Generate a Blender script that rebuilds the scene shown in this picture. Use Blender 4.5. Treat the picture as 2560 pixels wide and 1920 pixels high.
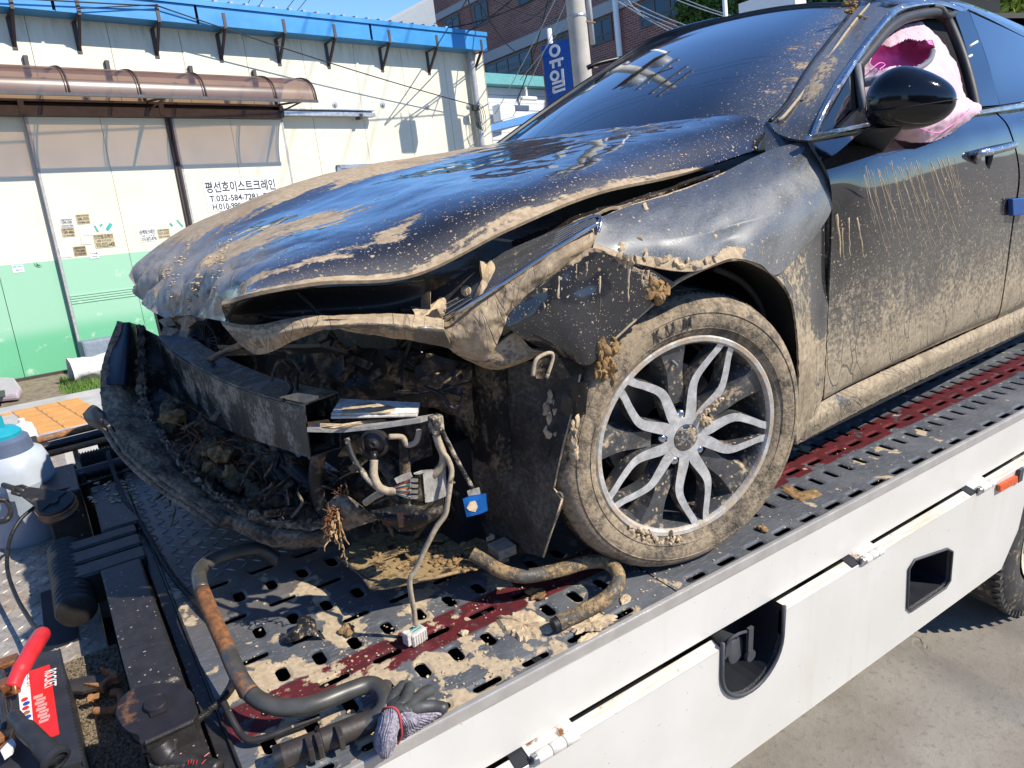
import bpy, bmesh, math, random
import numpy as np
from mathutils import Vector, Matrix, noise as mnoise

random.seed(7)
rng = np.random.default_rng(7)
scene = bpy.context.scene
for o in list(bpy.data.objects):
    bpy.data.objects.remove(o, do_unlink=True)
COL = scene.collection

# ------------------------------------------------------------------ camera
CAM_P = np.array([-1.16243, -1.02766, 1.03223])
YAW, PITCH, ROLL, FPX = 0.565147, -0.331541, -0.073104, 1847.85
IW, IH = 2560.0, 1920.0
_f = np.array([math.sin(YAW) * math.cos(PITCH), math.cos(YAW) * math.cos(PITCH), math.sin(PITCH)])
_r = np.array([math.cos(YAW), -math.sin(YAW), 0.0])
_u = np.cross(_r, _f)
_c, _s = math.cos(ROLL), math.sin(ROLL)
RR, UU, FF = _c * _r + _s * _u, -_s * _r + _c * _u, _f
cam_data = bpy.data.cameras.new('camera')
cam = bpy.data.objects.new('camera', cam_data)
COL.objects.link(cam)
cam.matrix_world = Matrix(((RR[0], UU[0], -FF[0], CAM_P[0]), (RR[1], UU[1], -FF[1], CAM_P[1]),
                           (RR[2], UU[2], -FF[2], CAM_P[2]), (0, 0, 0, 1)))
cam_data.sensor_width = 36.0
cam_data.lens = FPX * 36.0 / IW
cam_data.clip_start = 0.02
cam_data.clip_end = 3000.0
scene.camera = cam

# ------------------------------------------------------------------ light
SUN_DIR = np.array([-0.60, 0.85, -1.05])          # the way the light travels
SUN_DIR = SUN_DIR / np.linalg.norm(SUN_DIR)
world = bpy.data.worlds.new('World')
scene.world = world
world.use_nodes = True
wt = world.node_tree
wt.nodes.clear()
w_out = wt.nodes.new('ShaderNodeOutputWorld')
w_bg = wt.nodes.new('ShaderNodeBackground')
w_sky = wt.nodes.new('ShaderNodeTexSky')
w_sky.sky_type = 'NISHITA'
w_sky.sun_disc = False
w_sky.sun_elevation = math.asin(-SUN_DIR[2])
w_sky.sun_rotation = math.atan2(-SUN_DIR[0], -SUN_DIR[1])
w_sky.air_density = 1.0
w_sky.dust_density = 0.05
w_sky.ozone_density = 4.0
w_bg.inputs['Strength'].default_value = 0.145
w_tint = wt.nodes.new('ShaderNodeVectorMath'); w_tint.operation = 'MULTIPLY'; w_tint.inputs[1].default_value = (.60, .78, 1.02)   # the deep blue of a clear autumn sky
wt.links.new(w_sky.outputs[0], w_tint.inputs[0]); wt.links.new(w_tint.outputs[0], w_bg.inputs[0])
wt.links.new(w_bg.outputs[0], w_out.inputs[0])

sun_data = bpy.data.lights.new('sun', 'SUN')
sun_data.energy = 4.7
sun_data.angle = math.radians(0.5)
sun_data.color = (1.0, 0.935, 0.82)
sun = bpy.data.objects.new('sun', sun_data)
COL.objects.link(sun)
sun.location = (5, -8, 12)
sun.rotation_euler = Vector(SUN_DIR).to_track_quat('-Z', 'Y').to_euler()

scene.view_settings.view_transform = 'Standard'
scene.view_settings.look = 'None'
scene.view_settings.exposure = 0.40
scene.view_settings.gamma = 1.0
scene.view_settings.use_curve_mapping = False
scene.render.engine = 'CYCLES'
scene.cycles.max_bounces = 6
scene.cycles.use_denoising = True

# ------------------------------------------------------------------ frames
# deck frame = world: X along the truck, Y across it away from the camera, deck top at Z = 0
def nrm(v):
    v = np.asarray(v, float)
    return v / np.linalg.norm(v)

def ray(px, py):
    return RR * (px - IW / 2) - UU * (py - IH / 2) + FF * FPX

def onplane(px, py, n, d):
    r = ray(px, py)
    return CAM_P + r * ((d - CAM_P @ n) / (r @ n))

CA = 0.071268                                      # the car stands slightly askew on the deck
CX = np.array([math.cos(CA), math.sin(CA), 0.0])
CY = np.array([-math.sin(CA), math.cos(CA), 0.0])
ZZ = np.array([0.0, 0.0, 1.0])
def CAR(x, y, z): return CX * x + CY * y + ZZ * z
def Pc(px, py, yc): return onplane(px, py, CY, yc)  # point seen at a pixel on the car's lengthwise plane yc
def Pcx(px, py, xc): return onplane(px, py, CX, xc)
def Pz(px, py, z=0.0): return onplane(px, py, ZZ, z)
def Py(px, py, y=0.0): return onplane(px, py, np.array([0.0, 1.0, 0.0]), y)

GG = nrm([0.031977, 0.144966, 1.0])                # plumb direction of the buildings (the truck leans on the road's camber)
_wa = 0.1511
WD = nrm([math.cos(_wa), math.sin(_wa), -(0.031977 * math.cos(_wa) + 0.144966 * math.sin(_wa))])
WN = np.cross(GG, WD)
WALL_D = 10.9
def WL(a, d, h): return WD * a + WN * d + GG * h
def Pw(px, py, d=WALL_D): return onplane(px, py, WN, d)
def aw(p): return float(p @ WD)
def hw(p): return float(p @ GG)
GS = 0.0493
GN = GG - GS * WN
def gh(d): return -0.756 + GS * d
def Pg(px, py, up=0.0): return onplane(px, py, GN, -0.756 + up)

# ------------------------------------------------------------------ mesh helpers
class MB:
    def __init__(self):
        self.v, self.f, self.m = [], [], []
    def add(self, verts, faces, mat=0):
        b = len(self.v)
        self.v.extend([tuple(map(float, q)) for q in verts])
        for f in faces:
            self.f.append(tuple(i + b for i in f)); self.m.append(mat)
        return b
    def box8(self, c, mat=0):                       # c: 4 bottom corners then 4 top corners
        self.add(c, [(0, 3, 2, 1), (4, 5, 6, 7), (0, 1, 5, 4), (1, 2, 6, 5), (2, 3, 7, 6), (3, 0, 4, 7)], mat)
    def obox(self, o, a, b, c, mat=0):              # corner o and three edge vectors
        o, a, b, c = map(lambda q: np.asarray(q, float), (o, a, b, c))
        if np.dot(np.cross(a, b), c) < 0: a, b = b, a
        self.box8([o, o + a, o + a + b, o + b, o + c, o + a + c, o + a + b + c, o + b + c], mat)
    def cbox(self, ctr, a, b, c, mat=0):            # centre and full edge vectors
        ctr, a, b, c = map(lambda q: np.asarray(q, float), (ctr, a, b, c))
        self.obox(ctr - (a + b + c) / 2, a, b, c, mat)
    def prism(self, poly, t, mat=0, side=None):     # planar polygon pushed along t
        n = len(poly); t = np.asarray(t, float)
        poly = [np.asarray(q, float) for q in poly]
        b = self.add(poly + [q + t for q in poly], [], mat)
        side = mat if side is None else side
        self.f.append(tuple(b + i for i in range(n))[::-1]); self.m.append(mat)
        self.f.append(tuple(b + n + i for i in range(n))); self.m.append(mat)
        for i in range(n):
            j = (i + 1) % n
            self.f.append((b + i, b + j, b + n + j, b + n + i)); self.m.append(side)
    def ring(self, c, u, v, r, n):
        return [c + (u * math.cos(2 * math.pi * i / n) + v * math.sin(2 * math.pi * i / n)) * r for i in range(n)]
    def tube(self, pts, r, n=10, caps=True, mat=0, closed=False):
        pts = [np.asarray(q, float) for q in pts]
        k = len(pts)
        rs = r if hasattr(r, '__len__') else [r] * k
        T = []
        for i in range(k):
            a = pts[(i - 1) % k] if (closed or i > 0) else pts[i]
            b = pts[(i + 1) % k] if (closed or i < k - 1) else pts[i]
            d = b - a
            T.append(d / (np.linalg.norm(d) + 1e-12))
        ref = np.array([0, 0, 1.0]) if abs(T[0][2]) < 0.9 else np.array([1.0, 0, 0])
        u = nrm(np.cross(T[0], ref)); base = len(self.v)
        for i in range(k):
            u = u - T[i] * (u @ T[i]); u = nrm(u); w = np.cross(T[i], u)
            self.v.extend([tuple(q) for q in self.ring(pts[i], u, w, rs[i], n)])
        for i in range(k if closed else k - 1):
            j = (i + 1) % k
            for a in range(n):
                b2 = (a + 1) % n
                self.f.append((base + i * n + a, base + i * n + b2, base + j * n + b2, base + j * n + a)); self.m.append(mat)
        if caps and not closed:
            self.f.append(tuple(base + a for a in range(n))[::-1]); self.m.append(mat)
            self.f.append(tuple(base + (k - 1) * n + a for a in range(n))); self.m.append(mat)
    def lathe(self, prof, o, axis, n=32, mat=0, ref=None, a0=0.0, a1=2 * math.pi, mats=None):
        # prof: (radius, height along axis)
        o = np.asarray(o, float); axis = nrm(axis)
        ref = np.array([0, 0, 1.0]) if ref is None and abs(axis[2]) < 0.9 else (np.array([1.0, 0, 0]) if ref is None else ref)
        u = nrm(np.cross(ref, axis)); w = np.cross(axis, u)
        full = abs(a1 - a0 - 2 * math.pi) < 1e-6
        m = n if full else n + 1
        base = len(self.v)
        for (r, h) in prof:
            for i in range(m):
                t = a0 + (a1 - a0) * i / n
                self.v.append(tuple(o + axis * h + (u * math.cos(t) + w * math.sin(t)) * r))
        for k in range(len(prof) - 1):
            for i in range(n):
                j = (i + 1) % m if full else i + 1
                self.f.append((base + k * m + i, base + k * m + j, base + (k + 1) * m + j, base + (k + 1) * m + i))
                self.m.append(mats[k] if mats else mat)

def smooth_path(pts, n=8):
    P = [np.asarray(q, float) for q in pts]
    out = []
    for i in range(len(P) - 1):
        p0 = P[max(i - 1, 0)]; p1 = P[i]; p2 = P[i + 1]; p3 = P[min(i + 2, len(P) - 1)]
        for k in range(n):
            t = k / n
            out.append(0.5 * ((2 * p1) + (-p0 + p2) * t + (2 * p0 - 5 * p1 + 4 * p2 - p3) * t * t + (-p0 + 3 * p1 - 3 * p2 + p3) * t ** 3))
    out.append(P[-1])
    return out

def link(name, me, mat, parent=None, smooth=False, bevel=0.0, bseg=2, kind=None):
    o = bpy.data.objects.new(name, me)
    COL.objects.link(o)
    for mm in (mat if isinstance(mat, (list, tuple)) else [mat]):
        me.materials.append(mm)
    if smooth:
        me.polygons.foreach_set('use_smooth', [True] * len(me.polygons))
        if smooth is not True:
            try: me.set_sharp_from_angle(angle=math.radians(smooth))
            except Exception: pass
    if bevel:
        b = o.modifiers.new('bevel', 'BEVEL'); b.width = bevel; b.segments = bseg; b.limit_method = 'ANGLE'
        b.angle_limit = math.radians(40)
    if parent is not None:
        o.parent = parent
        o.matrix_parent_inverse = parent.matrix_basis.inverted() if parent.parent is None else Matrix.Identity(4)
    if kind: o['kind'] = kind
    return o

def mesh_of(mb, name='mesh'):
    me = bpy.data.meshes.new(name)
    me.from_pydata(mb.v, [], mb.f)
    if mb.m and max(mb.m) > 0:
        me.polygons.foreach_set('material_index', mb.m)
    me.update()
    return me

def part(name, mb, mat, parent=None, **k):
    return link(name, mesh_of(mb, name), mat, parent, **k)

def thing(name, label, cat, loc=(0, 0, 0), group=None):
    o = bpy.data.objects.new(name, None)
    o.empty_display_size = 0.1
    COL.objects.link(o)
    o.location = Vector([float(q) for q in loc])
    o['label'] = label; o['category'] = cat
    if group: o['group'] = group
    return o

def tag(o, label, cat, group=None):
    o['label'] = label; o['category'] = cat
    if group: o['group'] = group
    return o

# bicubic patch through a grid of control points
def cr(C, n):
    C = np.asarray(C, float)
    R = C.shape[0]
    if R == 2:
        t = np.linspace(0, 1, n)[:, None, None]
        return C[0][None] * (1 - t) + C[1][None] * t
    out = []
    for s in np.linspace(0, R - 1, n):
        i = min(int(s), R - 2); t = s - i
        p1, p2 = C[i], C[i + 1]
        p0 = C[i - 1] if i > 0 else 2 * p1 - p2
        p3 = C[i + 2] if i + 2 < R else 2 * p2 - p1
        out.append(0.5 * ((2 * p1) + (-p0 + p2) * t + (2 * p0 - 5 * p1 + 4 * p2 - p3) * t * t + (-p0 + 3 * p1 - 3 * p2 + p3) * t ** 3))
    return np.array(out)

def grid_pts(C, nr, nc):
    G = cr(C, nr)
    G = np.transpose(cr(np.transpose(G, (1, 0, 2)), nc), (1, 0, 2))
    return G

def grid_normals(G):
    du = np.gradient(G, axis=1); dv = np.gradient(G, axis=0)
    N = np.cross(du, dv)
    N /= (np.linalg.norm(N, axis=2, keepdims=True) + 1e-12)
    return N

def fbm(P, scale, octs=4, off=0.0):
    return np.array([mnoise.fractal(Vector((q[0] * scale + off, q[1] * scale - off, q[2] * scale)), 0.9, 2.0, octs, noise_basis='PERLIN_ORIGINAL') for q in P])

def patch(name, C, nr, nc, mat, parent, thick=0.004, dirt=None, disp=None, outward=None, smooth=True, back=None, drop=None):
    """C rows x cols control points -> panel with thickness, metric UVs and a 'dirt' attribute (mud, dust, speck)."""
    G = grid_pts(C, nr, nc)
    N = grid_normals(G)
    out = np.asarray(outward, float)
    if np.mean(N @ out) < 0: N = -N
    S, T = np.meshgrid(np.linspace(0, 1, nc), np.linspace(0, 1, nr))   # S along columns, T along rows
    if disp is not None:
        G = G + N * disp(S, T, G)[..., None]
        N2 = grid_normals(G)
        if np.mean(N2 @ out) < 0: N2 = -N2
        N = N2
    inner = G - N * thick
    top = G.reshape(-1, 3); bot = inner.reshape(-1, 3)
    verts = np.vstack([top, bot])
    nt = nr * nc
    idx = np.arange(nt).reshape(nr, nc)
    a = idx[:-1, :-1].ravel(); b = idx[:-1, 1:].ravel(); c = idx[1:, 1:].ravel(); d = idx[1:, :-1].ravel()
    q = np.stack([a, b, c, d], 1)
    if drop is not None:
        keep = ~drop(S, T, G)
        kf = keep.ravel()
        q = q[kf[q].all(1)]
    # orientation
    p0, p1, p3 = top[q[0][0]], top[q[0][1]], top[q[0][3]]
    fl = np.dot(np.cross(p1 - p0, p3 - p0), N.reshape(-1, 3)[q[0][0]]) < 0
    if fl: q = q[:, ::-1]
    faces = [tuple(int(x) for x in r) for r in q] + [tuple(int(x) + nt for x in r[::-1]) for r in q]
    # rim
    ec = {}
    for r in q:
        for i in range(4):
            e = (int(r[i]), int(r[(i + 1) % 4])); ec[e] = ec.get(e, 0) + 1
    for (i, j) in list(ec):
        if (j, i) not in ec:
            faces.append((j, i, i + nt, j + nt))
    me = bpy.data.meshes.new(name)
    me.from_pydata(verts.tolist(), [], faces)
    me.update()
    # metric uv
    su = np.concatenate([[0], np.cumsum(np.linalg.norm(np.diff(G[nr // 2], axis=0), axis=1))])
    sv = np.concatenate([[0], np.cumsum(np.linalg.norm(np.diff(G[:, nc // 2], axis=0), axis=1))])
    UU_, VV_ = np.meshgrid(su, sv)
    uvv = np.stack([UU_.ravel(), VV_.ravel()], 1); uvv = np.vstack([uvv, uvv])
    uv = me.uv_layers.new(name='UVMap')
    li = np.zeros(len(me.loops), int); me.loops.foreach_get('vertex_index', li)
    uv.data.foreach_set('uv', uvv[li].ravel().astype(np.float32))
    col = np.zeros((2 * nt, 4), np.float32); col[:, 3] = 1
    if dirt is not None:
        m, du, sp = dirt(S, T, G)
        for k, arr in enumerate((m, du, sp)):
            arr = np.clip(np.broadcast_to(arr, S.shape), 0, 1).ravel()
            col[:nt, k] = arr; col[nt:, k] = arr
    at = me.color_attributes.new('dirt', 'FLOAT_COLOR', 'POINT')
    at.data.foreach_set('color', col.ravel())
    mats = [mat] + ([back] if back else [])
    if back:
        mi = [0] * len(q) + [1] * len(q) + [0] * (len(faces) - 2 * len(q))
        me.polygons.foreach_set('material_index', mi)
    o = link(name, me, mats, parent, smooth=40 if smooth else False)
    return o

from mathutils.bvhtree import BVHTree
_bvh = {}
def hit(o, px, py, off=0.0):
    """Point of a panel's surface seen at a pixel."""
    if o.name not in _bvh:
        _bvh[o.name] = BVHTree.FromPolygons([v.co[:] for v in o.data.vertices], [p_.vertices[:] for p_ in o.data.polygons])
    d = nrm(ray(px, py)); h = _bvh[o.name].ray_cast(Vector(CAM_P), Vector(d))
    return None if h[0] is None else np.array(h[0]) - d * off

def sstep(x, a, b):
    t = np.clip((x - a) / (b - a), 0, 1)
    return t * t * (3 - 2 * t)

def text_mesh(body, size, bold=0.0):
    cu = bpy.data.curves.new('lettering', 'FONT')
    cu.body = body; cu.size = size; cu.align_x = 'LEFT'; cu.resolution_u = 3; cu.offset = bold
    to = bpy.data.objects.new('lettering', cu)
    COL.objects.link(to)
    bpy.context.view_layer.update()
    dg = bpy.context.evaluated_depsgraph_get()
    me = bpy.data.meshes.new_from_object(to.evaluated_get(dg))
    bpy.data.objects.remove(to, do_unlink=True)
    return me

def lettering(body, o, right, up, width, height, mat, parent, name='lettering', off=0.0015, bold=0.012):
    """Flat print: text fitted into width x height with its lower left corner at o."""
    me = text_mesh(body, 1.0, bold)
    n = len(me.vertices)
    if n == 0: return None
    co = np.zeros(n * 3, np.float32); me.vertices.foreach_get('co', co); co = co.reshape(-1, 3)
    mn, mx = co.min(0), co.max(0)
    sx = width / (mx[0] - mn[0]); sy = height / (mx[1] - mn[1])
    right = nrm(right); up = nrm(up); nn = np.cross(right, up)
    P = np.asarray(o, float)[None] + ((co[:, 0] - mn[0]) * sx)[:, None] * right + ((co[:, 1] - mn[1]) * sy)[:, None] * up + nn * off
    me.vertices.foreach_set('co', P.astype(np.float32).ravel())
    me.update()
    me.materials.clear()
    return link(name, me, mat, parent)
# ------------------------------------------------------------------ materials
class NT:
    def __init__(self, name):
        self.m = bpy.data.materials.new(name); self.m.use_nodes = True
        self.t = self.m.node_tree; self.t.nodes.clear()
        self.out = self.t.nodes.new('ShaderNodeOutputMaterial')
        self._pos = None
    def n(self, typ, **k):
        x = self.t.nodes.new('ShaderNode' + typ)
        for a, b in k.items(): setattr(x, a, b)
        return x
    def put(self, sock, val):
        if val is None: return
        if hasattr(val, 'is_output') or isinstance(val, bpy.types.NodeSocket): self.t.links.new(val, sock)
        else:
            if isinstance(val, (tuple, list)) and len(val) == 3 and sock.type == 'RGBA': val = (*val, 1)
            sock.default_value = val
    def pos(self):
        if self._pos is None: self._pos = self.n('NewGeometry').outputs['Position']
        return self._pos
    def objc(self): return self.n('TexCoord').outputs['Object']
    def uv(self): return self.n('TexCoord').outputs['UV']
    def attr(self, name='dirt'):
        a = self.n('Attribute', attribute_name=name)
        s = self.n('SeparateColor'); self.t.links.new(a.outputs['Color'], s.inputs[0])
        return s.outputs[0], s.outputs[1], s.outputs[2]
    def math(self, op, a, b=None, c=None, clamp=False):
        x = self.n('Math', operation=op, use_clamp=clamp)
        self.put(x.inputs[0], a)
        if b is not None: self.put(x.inputs[1], b)
        if c is not None: self.put(x.inputs[2], c)
        return x.outputs[0]
    def scale(self, v, s, rot=None, loc=None):
        x = self.n('Mapping'); self.put(x.inputs['Vector'], v)
        x.inputs['Scale'].default_value = s if hasattr(s, '__len__') else (s, s, s)
        if rot: x.inputs['Rotation'].default_value = rot
        if loc: x.inputs['Location'].default_value = loc
        return x.outputs[0]
    def noise(self, v, scale, detail=4, rough=0.55, dist=0.0):
        x = self.n('TexNoise'); self.put(x.inputs['Vector'], v)
        x.inputs['Scale'].default_value = scale; x.inputs['Detail'].default_value = detail
        x.inputs['Roughness'].default_value = rough; x.inputs['Distortion'].default_value = dist
        return x.outputs[0]
    def noisec(self, v, scale, detail=2):
        x = self.n('TexNoise'); self.put(x.inputs['Vector'], v)
        x.inputs['Scale'].default_value = scale; x.inputs['Detail'].default_value = detail
        return x.outputs[1]
    def voro(self, v, scale, feature='F1', rand=1.0, out=0):
        x = self.n('TexVoronoi', feature=feature); self.put(x.inputs['Vector'], v)
        x.inputs['Scale'].default_value = scale; x.inputs['Randomness'].default_value = rand
        return x.outputs[out]
    def warp(self, v, amt, scale):
        c = self.noisec(v, scale)
        a = self.n('VectorMath', operation='SUBTRACT'); self.t.links.new(c, a.inputs[0]); a.inputs[1].default_value = (.5, .5, .5)
        b = self.n('VectorMath', operation='SCALE'); self.t.links.new(a.outputs[0], b.inputs[0]); b.inputs['Scale'].default_value = amt
        d = self.n('VectorMath', operation='ADD'); self.put(d.inputs[0], v); self.t.links.new(b.outputs[0], d.inputs[1])
        return d.outputs[0]
    def step(self, x, a, b):
        m = self.n('MapRange', interpolation_type='SMOOTHSTEP'); self.put(m.inputs['Value'], x)
        m.inputs['From Min'].default_value = a; m.inputs['From Max'].default_value = b
        return m.outputs[0]
    def rng(self, x, a, b, c, d):
        m = self.n('MapRange'); self.put(m.inputs['Value'], x)
        for k, q in zip(('From Min', 'From Max', 'To Min', 'To Max'), (a, b, c, d)): m.inputs[k].default_value = q
        return m.outputs[0]
    def mix(self, f, a, b):
        x = self.n('Mix', data_type='RGBA'); self.put(x.inputs[0], f); self.put(x.inputs[6], a); self.put(x.inputs[7], b)
        return x.outputs[2]
    def mixf(self, f, a, b):
        x = self.n('Mix', data_type='FLOAT'); self.put(x.inputs[0], f); self.put(x.inputs[2], a); self.put(x.inputs[3], b)
        return x.outputs[0]
    def bump(self, h, strength=0.3, dist=0.01):
        x = self.n('Bump'); x.inputs['Strength'].default_value = strength; x.inputs['Distance'].default_value = dist
        self.put(x.inputs['Height'], h); return x.outputs[0]
    def bsdf(self, **k):
        x = self.n('BsdfPrincipled')
        for a, b in k.items():
            self.put(x.inputs[a.replace('_', ' ')], b)
        self.t.links.new(x.outputs[0], self.out.inputs[0]); return x

MUD_A, MUD_B, MUD_C = (0.50, 0.385, 0.25), (0.36, 0.26, 0.155), (0.20, 0.145, 0.09)

def m_simple(name, col, rough=0.5, metal=0.0, var=0.12, scale=20.0, bump=0.0, bscale=80.0, spec=0.5, **k):
    t = NT(name)
    n = t.noise(t.pos(), scale, 5, 0.6)
    c2 = tuple(q * (1 - var) for q in col); c1 = tuple(min(1, q * (1 + var)) for q in col)
    kw = dict(Base_Color=t.mix(t.step(n, .3, .7), c2, c1), Roughness=t.rng(n, .3, .7, max(0, rough - .06), min(1, rough + .06)), Metallic=metal)
    kw['Specular_IOR_Level'] = spec
    if bump:
        kw['Normal'] = t.bump(t.noise(t.pos(), bscale, 4, .6), bump, 0.004)
    kw.update(k)
    t.bsdf(**kw)
    return t.m

def m_dirty_paint(name, paint=(0.004, 0.005, 0.009), rough=0.06, coat=1.0, streak=(3.0, 9.0), thin=(0.33, 0.30, 0.26),
                  metal=0.0, mud=(MUD_A, MUD_B), crack=0.0, w=(2.1, .55, .5), soft=.10, patchscale=1.0):
    """Car paint under splashed and dried mud; the 'dirt' attribute gives (mud, dust film, spatter)."""
    t = NT(name)
    R, G, B = t.attr()
    uv = t.uv()
    su = t.scale(uv, (streak[0], streak[1], 1))
    n1 = t.noise(t.warp(su, .35, 2.0), 1.6 * patchscale, 7, .62)
    n2 = t.noise(t.pos(), 70, 6, .65)
    n3 = t.noise(t.scale(uv, (streak[0] * 2.2, streak[1] * 9, 1)), 3.0, 5, .6)
    m = t.math('MULTIPLY_ADD', R, 1.35, -0.68)
    m = t.math('MULTIPLY_ADD', t.math('SUBTRACT', n1, .5), w[0], m)
    m = t.math('MULTIPLY_ADD', t.math('SUBTRACT', n2, .5), w[1], m)
    m = t.math('MULTIPLY_ADD', t.math('SUBTRACT', n3, .5), w[2], m)
    m = t.math('MULTIPLY', t.step(m, -.05, soft), t.step(R, .005, .06))
    # round spatter drops of two sizes
    sp = None
    for sc, k in ((85, .30), (210, .36), (38, .20)):
        x = t.n('TexVoronoi', feature='F1'); t.put(x.inputs['Vector'], t.warp(t.pos(), .012, 60)); x.inputs['Scale'].default_value = sc
        s = t.n('SeparateColor'); t.t.links.new(x.outputs['Color'], s.inputs[0])
        lim = t.math('MULTIPLY', t.math('SUBTRACT', t.math('ADD', B, s.outputs[0]), 1.0), k * 1.3)
        d = t.math('LESS_THAN', x.outputs['Distance'], lim)
        sp = d if sp is None else t.math('MAXIMUM', sp, d)
    mm = t.math('MAXIMUM', m, sp)
    if crack:
        cv = t.warp(t.scale(uv, (1, .20, 1)), .03, 25)
        ce = t.voro(cv, crack, 'DISTANCE_TO_EDGE')
        ck = t.math('MULTIPLY', t.math('SUBTRACT', 1.0, t.step(ce, .004, .035)), t.step(t.noise(t.pos(), 7, 3), .40, .58))
        mm = t.math('MULTIPLY', mm, t.math('MULTIPLY_ADD', ck, -.75, 1.0))
    mc = t.mix(t.step(n2, .35, .65), mud[1], mud[0])
    mc = t.mix(t.step(t.noise(t.pos(), 9, 4), .45, .75), mc, tuple(q * .8 for q in mud[1]))
    df = t.math('MULTIPLY', G, t.rng(t.noise(t.scale(uv, (streak[0], streak[1] * .6, 1)), 2.5, 6, .6), .25, .75, .55, 1.05))
    df = t.math('MULTIPLY', df, t.rng(t.noise(t.pos(), 260, 3, .6), .3, .7, .8, 1.35), clamp=True)
    base = t.mix(df, paint, thin)
    base = t.mix(mm, base, mc)
    ro = t.mixf(mm, t.mixf(df, rough, .55), .85)
    ct = t.math('MULTIPLY', t.math('MULTIPLY', t.math('SUBTRACT', 1.0, mm), t.math('SUBTRACT', 1.0, df, clamp=True)), coat)
    h = t.math('MULTIPLY_ADD', mm, .6, t.math('MULTIPLY', t.math('MULTIPLY', n2, mm), .8))
    t.bsdf(Base_Color=base, Roughness=ro, Coat_Weight=ct, Coat_Roughness=.03, Metallic=metal, Normal=t.bump(h, .55, .004),
           Specular_IOR_Level=.5)
    return t.m

def m_muddy(name, base, amount=0.5, rough=0.5, metal=0.0, scale=9.0, mud=(MUD_A, MUD_B), spat=0.5, bump=.5, thr=.08):
    """Any hard surface partly caked in dried mud, by noise alone."""
    t = NT(name)
    n1 = t.noise(t.warp(t.pos(), .05, 8), scale, 8, .66)
    n2 = t.noise(t.pos(), 90, 6, .65)
    m = t.step(t.math('MULTIPLY_ADD', t.math('SUBTRACT', n2, .5), .30, n1), .5 + .35 * (.5 - amount) * 2 - thr, .5 + .35 * (.5 - amount) * 2 + thr)
    if spat:
        x = t.n('TexVoronoi', feature='F1'); t.put(x.inputs['Vector'], t.warp(t.pos(), .012, 50)); x.inputs['Scale'].default_value = 95
        s = t.n('SeparateColor'); t.t.links.new(x.outputs['Color'], s.inputs[0])
        d = t.math('LESS_THAN', x.outputs['Distance'], t.math('MULTIPLY', t.math('SUBTRACT', s.outputs[0], 1 - spat), .55))
        m = t.math('MAXIMUM', m, d)
    mc = t.mix(t.step(n2, .35, .65), mud[1], mud[0])
    fine = t.noise(t.pos(), 30, 6, .7)
    b = t.mix(t.step(fine, .3, .75), tuple(q * .7 for q in base), tuple(q * 1.3 for q in base))
    t.bsdf(Base_Color=t.mix(m, b, mc), Roughness=t.mixf(m, rough, .9), Metallic=t.math('MULTIPLY', t.math('SUBTRACT', 1.0, m), metal),
           Normal=t.bump(t.math('MULTIPLY_ADD', n2, .5, m), bump, .004))
    return t.m

def m_rusty(name, paint, rough=.45, metal=0.0, amt=.35, scale=7.0, rust=((.30, .12, .035), (.13, .055, .025))):
    t = NT(name)
    n = t.noise(t.warp(t.pos(), .04, 12), scale, 8, .65)
    m = t.step(n, .62 - amt * .45, .70 - amt * .45)
    n2 = t.noise(t.pos(), 60, 5, .65)
    rc = t.mix(t.step(n2, .35, .65), rust[1], rust[0])
    sc = t.noise(t.pos(), 25, 4)
    b = t.mix(t.step(sc, .35, .7), tuple(q * .8 for q in paint), tuple(min(1, q * 1.15) for q in paint))
    t.bsdf(Base_Color=t.mix(m, b, rc), Roughness=t.mixf(m, rough, .85), Metallic=t.mixf(m, metal, 0.0), Normal=t.bump(t.math('MULTIPLY', n2, m), .3, .003))
    return t.m

# car
M_PAINT = m_dirty_paint('muddy_black_paint')
M_DOOR = m_dirty_paint('muddy_door_paint', streak=(14.0, 3.0), crack=26.0, thin=(.17, .155, .125), w=(.8, 1.15, .7), soft=.55, mud=((.40, .325, .22), (.27, .215, .14)))
M_FENDER = m_dirty_paint('dusty_fender_paint', streak=(6.0, 8.0), thin=(.185, .19, .19), w=(1.5, .9, .4))
M_LOWER = m_dirty_paint('streaked_lower_paint', streak=(26.0, 1.5), crack=22.0, thin=(.20, .19, .165), w=(1.4, 1.2, 1.2), soft=.32, mud=((.43, .345, .23), (.29, .225, .145)))
M_BAR = m_dirty_paint('muddy_bar_paint', paint=(.02, .016, .013), rough=.25, coat=.3, streak=(6, 5), thin=(.2, .17, .13), crack=45.0)
M_CORNER = m_dirty_paint('spattered_corner_paint', streak=(14, 4.0), thin=(.10, .10, .10))
M_GLASS = m_dirty_paint('tinted_windscreen', paint=(.0015, .002, .0045), rough=.015, coat=1.0, streak=(3, 5), thin=(.16, .17, .19))
M_LENS = m_dirty_paint('headlamp_lens', paint=(.006, .007, .009), rough=.12, coat=.6, streak=(2, 40), thin=(.2, .2, .2))
M_PLASTIC = m_muddy('muddy_black_plastic', (.014, .013, .013), .42, rough=.5, scale=7, spat=.45, mud=((.30, .23, .15), (.20, .15, .095)))
M_PLASTIC_CLEAN = m_simple('black_trim_plastic', (.012, .012, .013), .38, var=.3)
M_GLOSS = m_simple('gloss_black_trim', (.004, .0045, .006), .07, var=.1, Coat_Weight=.8)
M_COVER = m_muddy('mud_caked_cover', (.03, .025, .02), .58, rough=.55, scale=12, spat=.35, mud=((.40, .29, .18), (.22, .155, .095)), bump=.8, thr=.16)
M_DARKBAY = m_muddy('dark_engine_bay', (.02, .018, .016), .42, rough=.5, scale=11, spat=.4, mud=((.30, .215, .13), (.16, .115, .07)))
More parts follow.
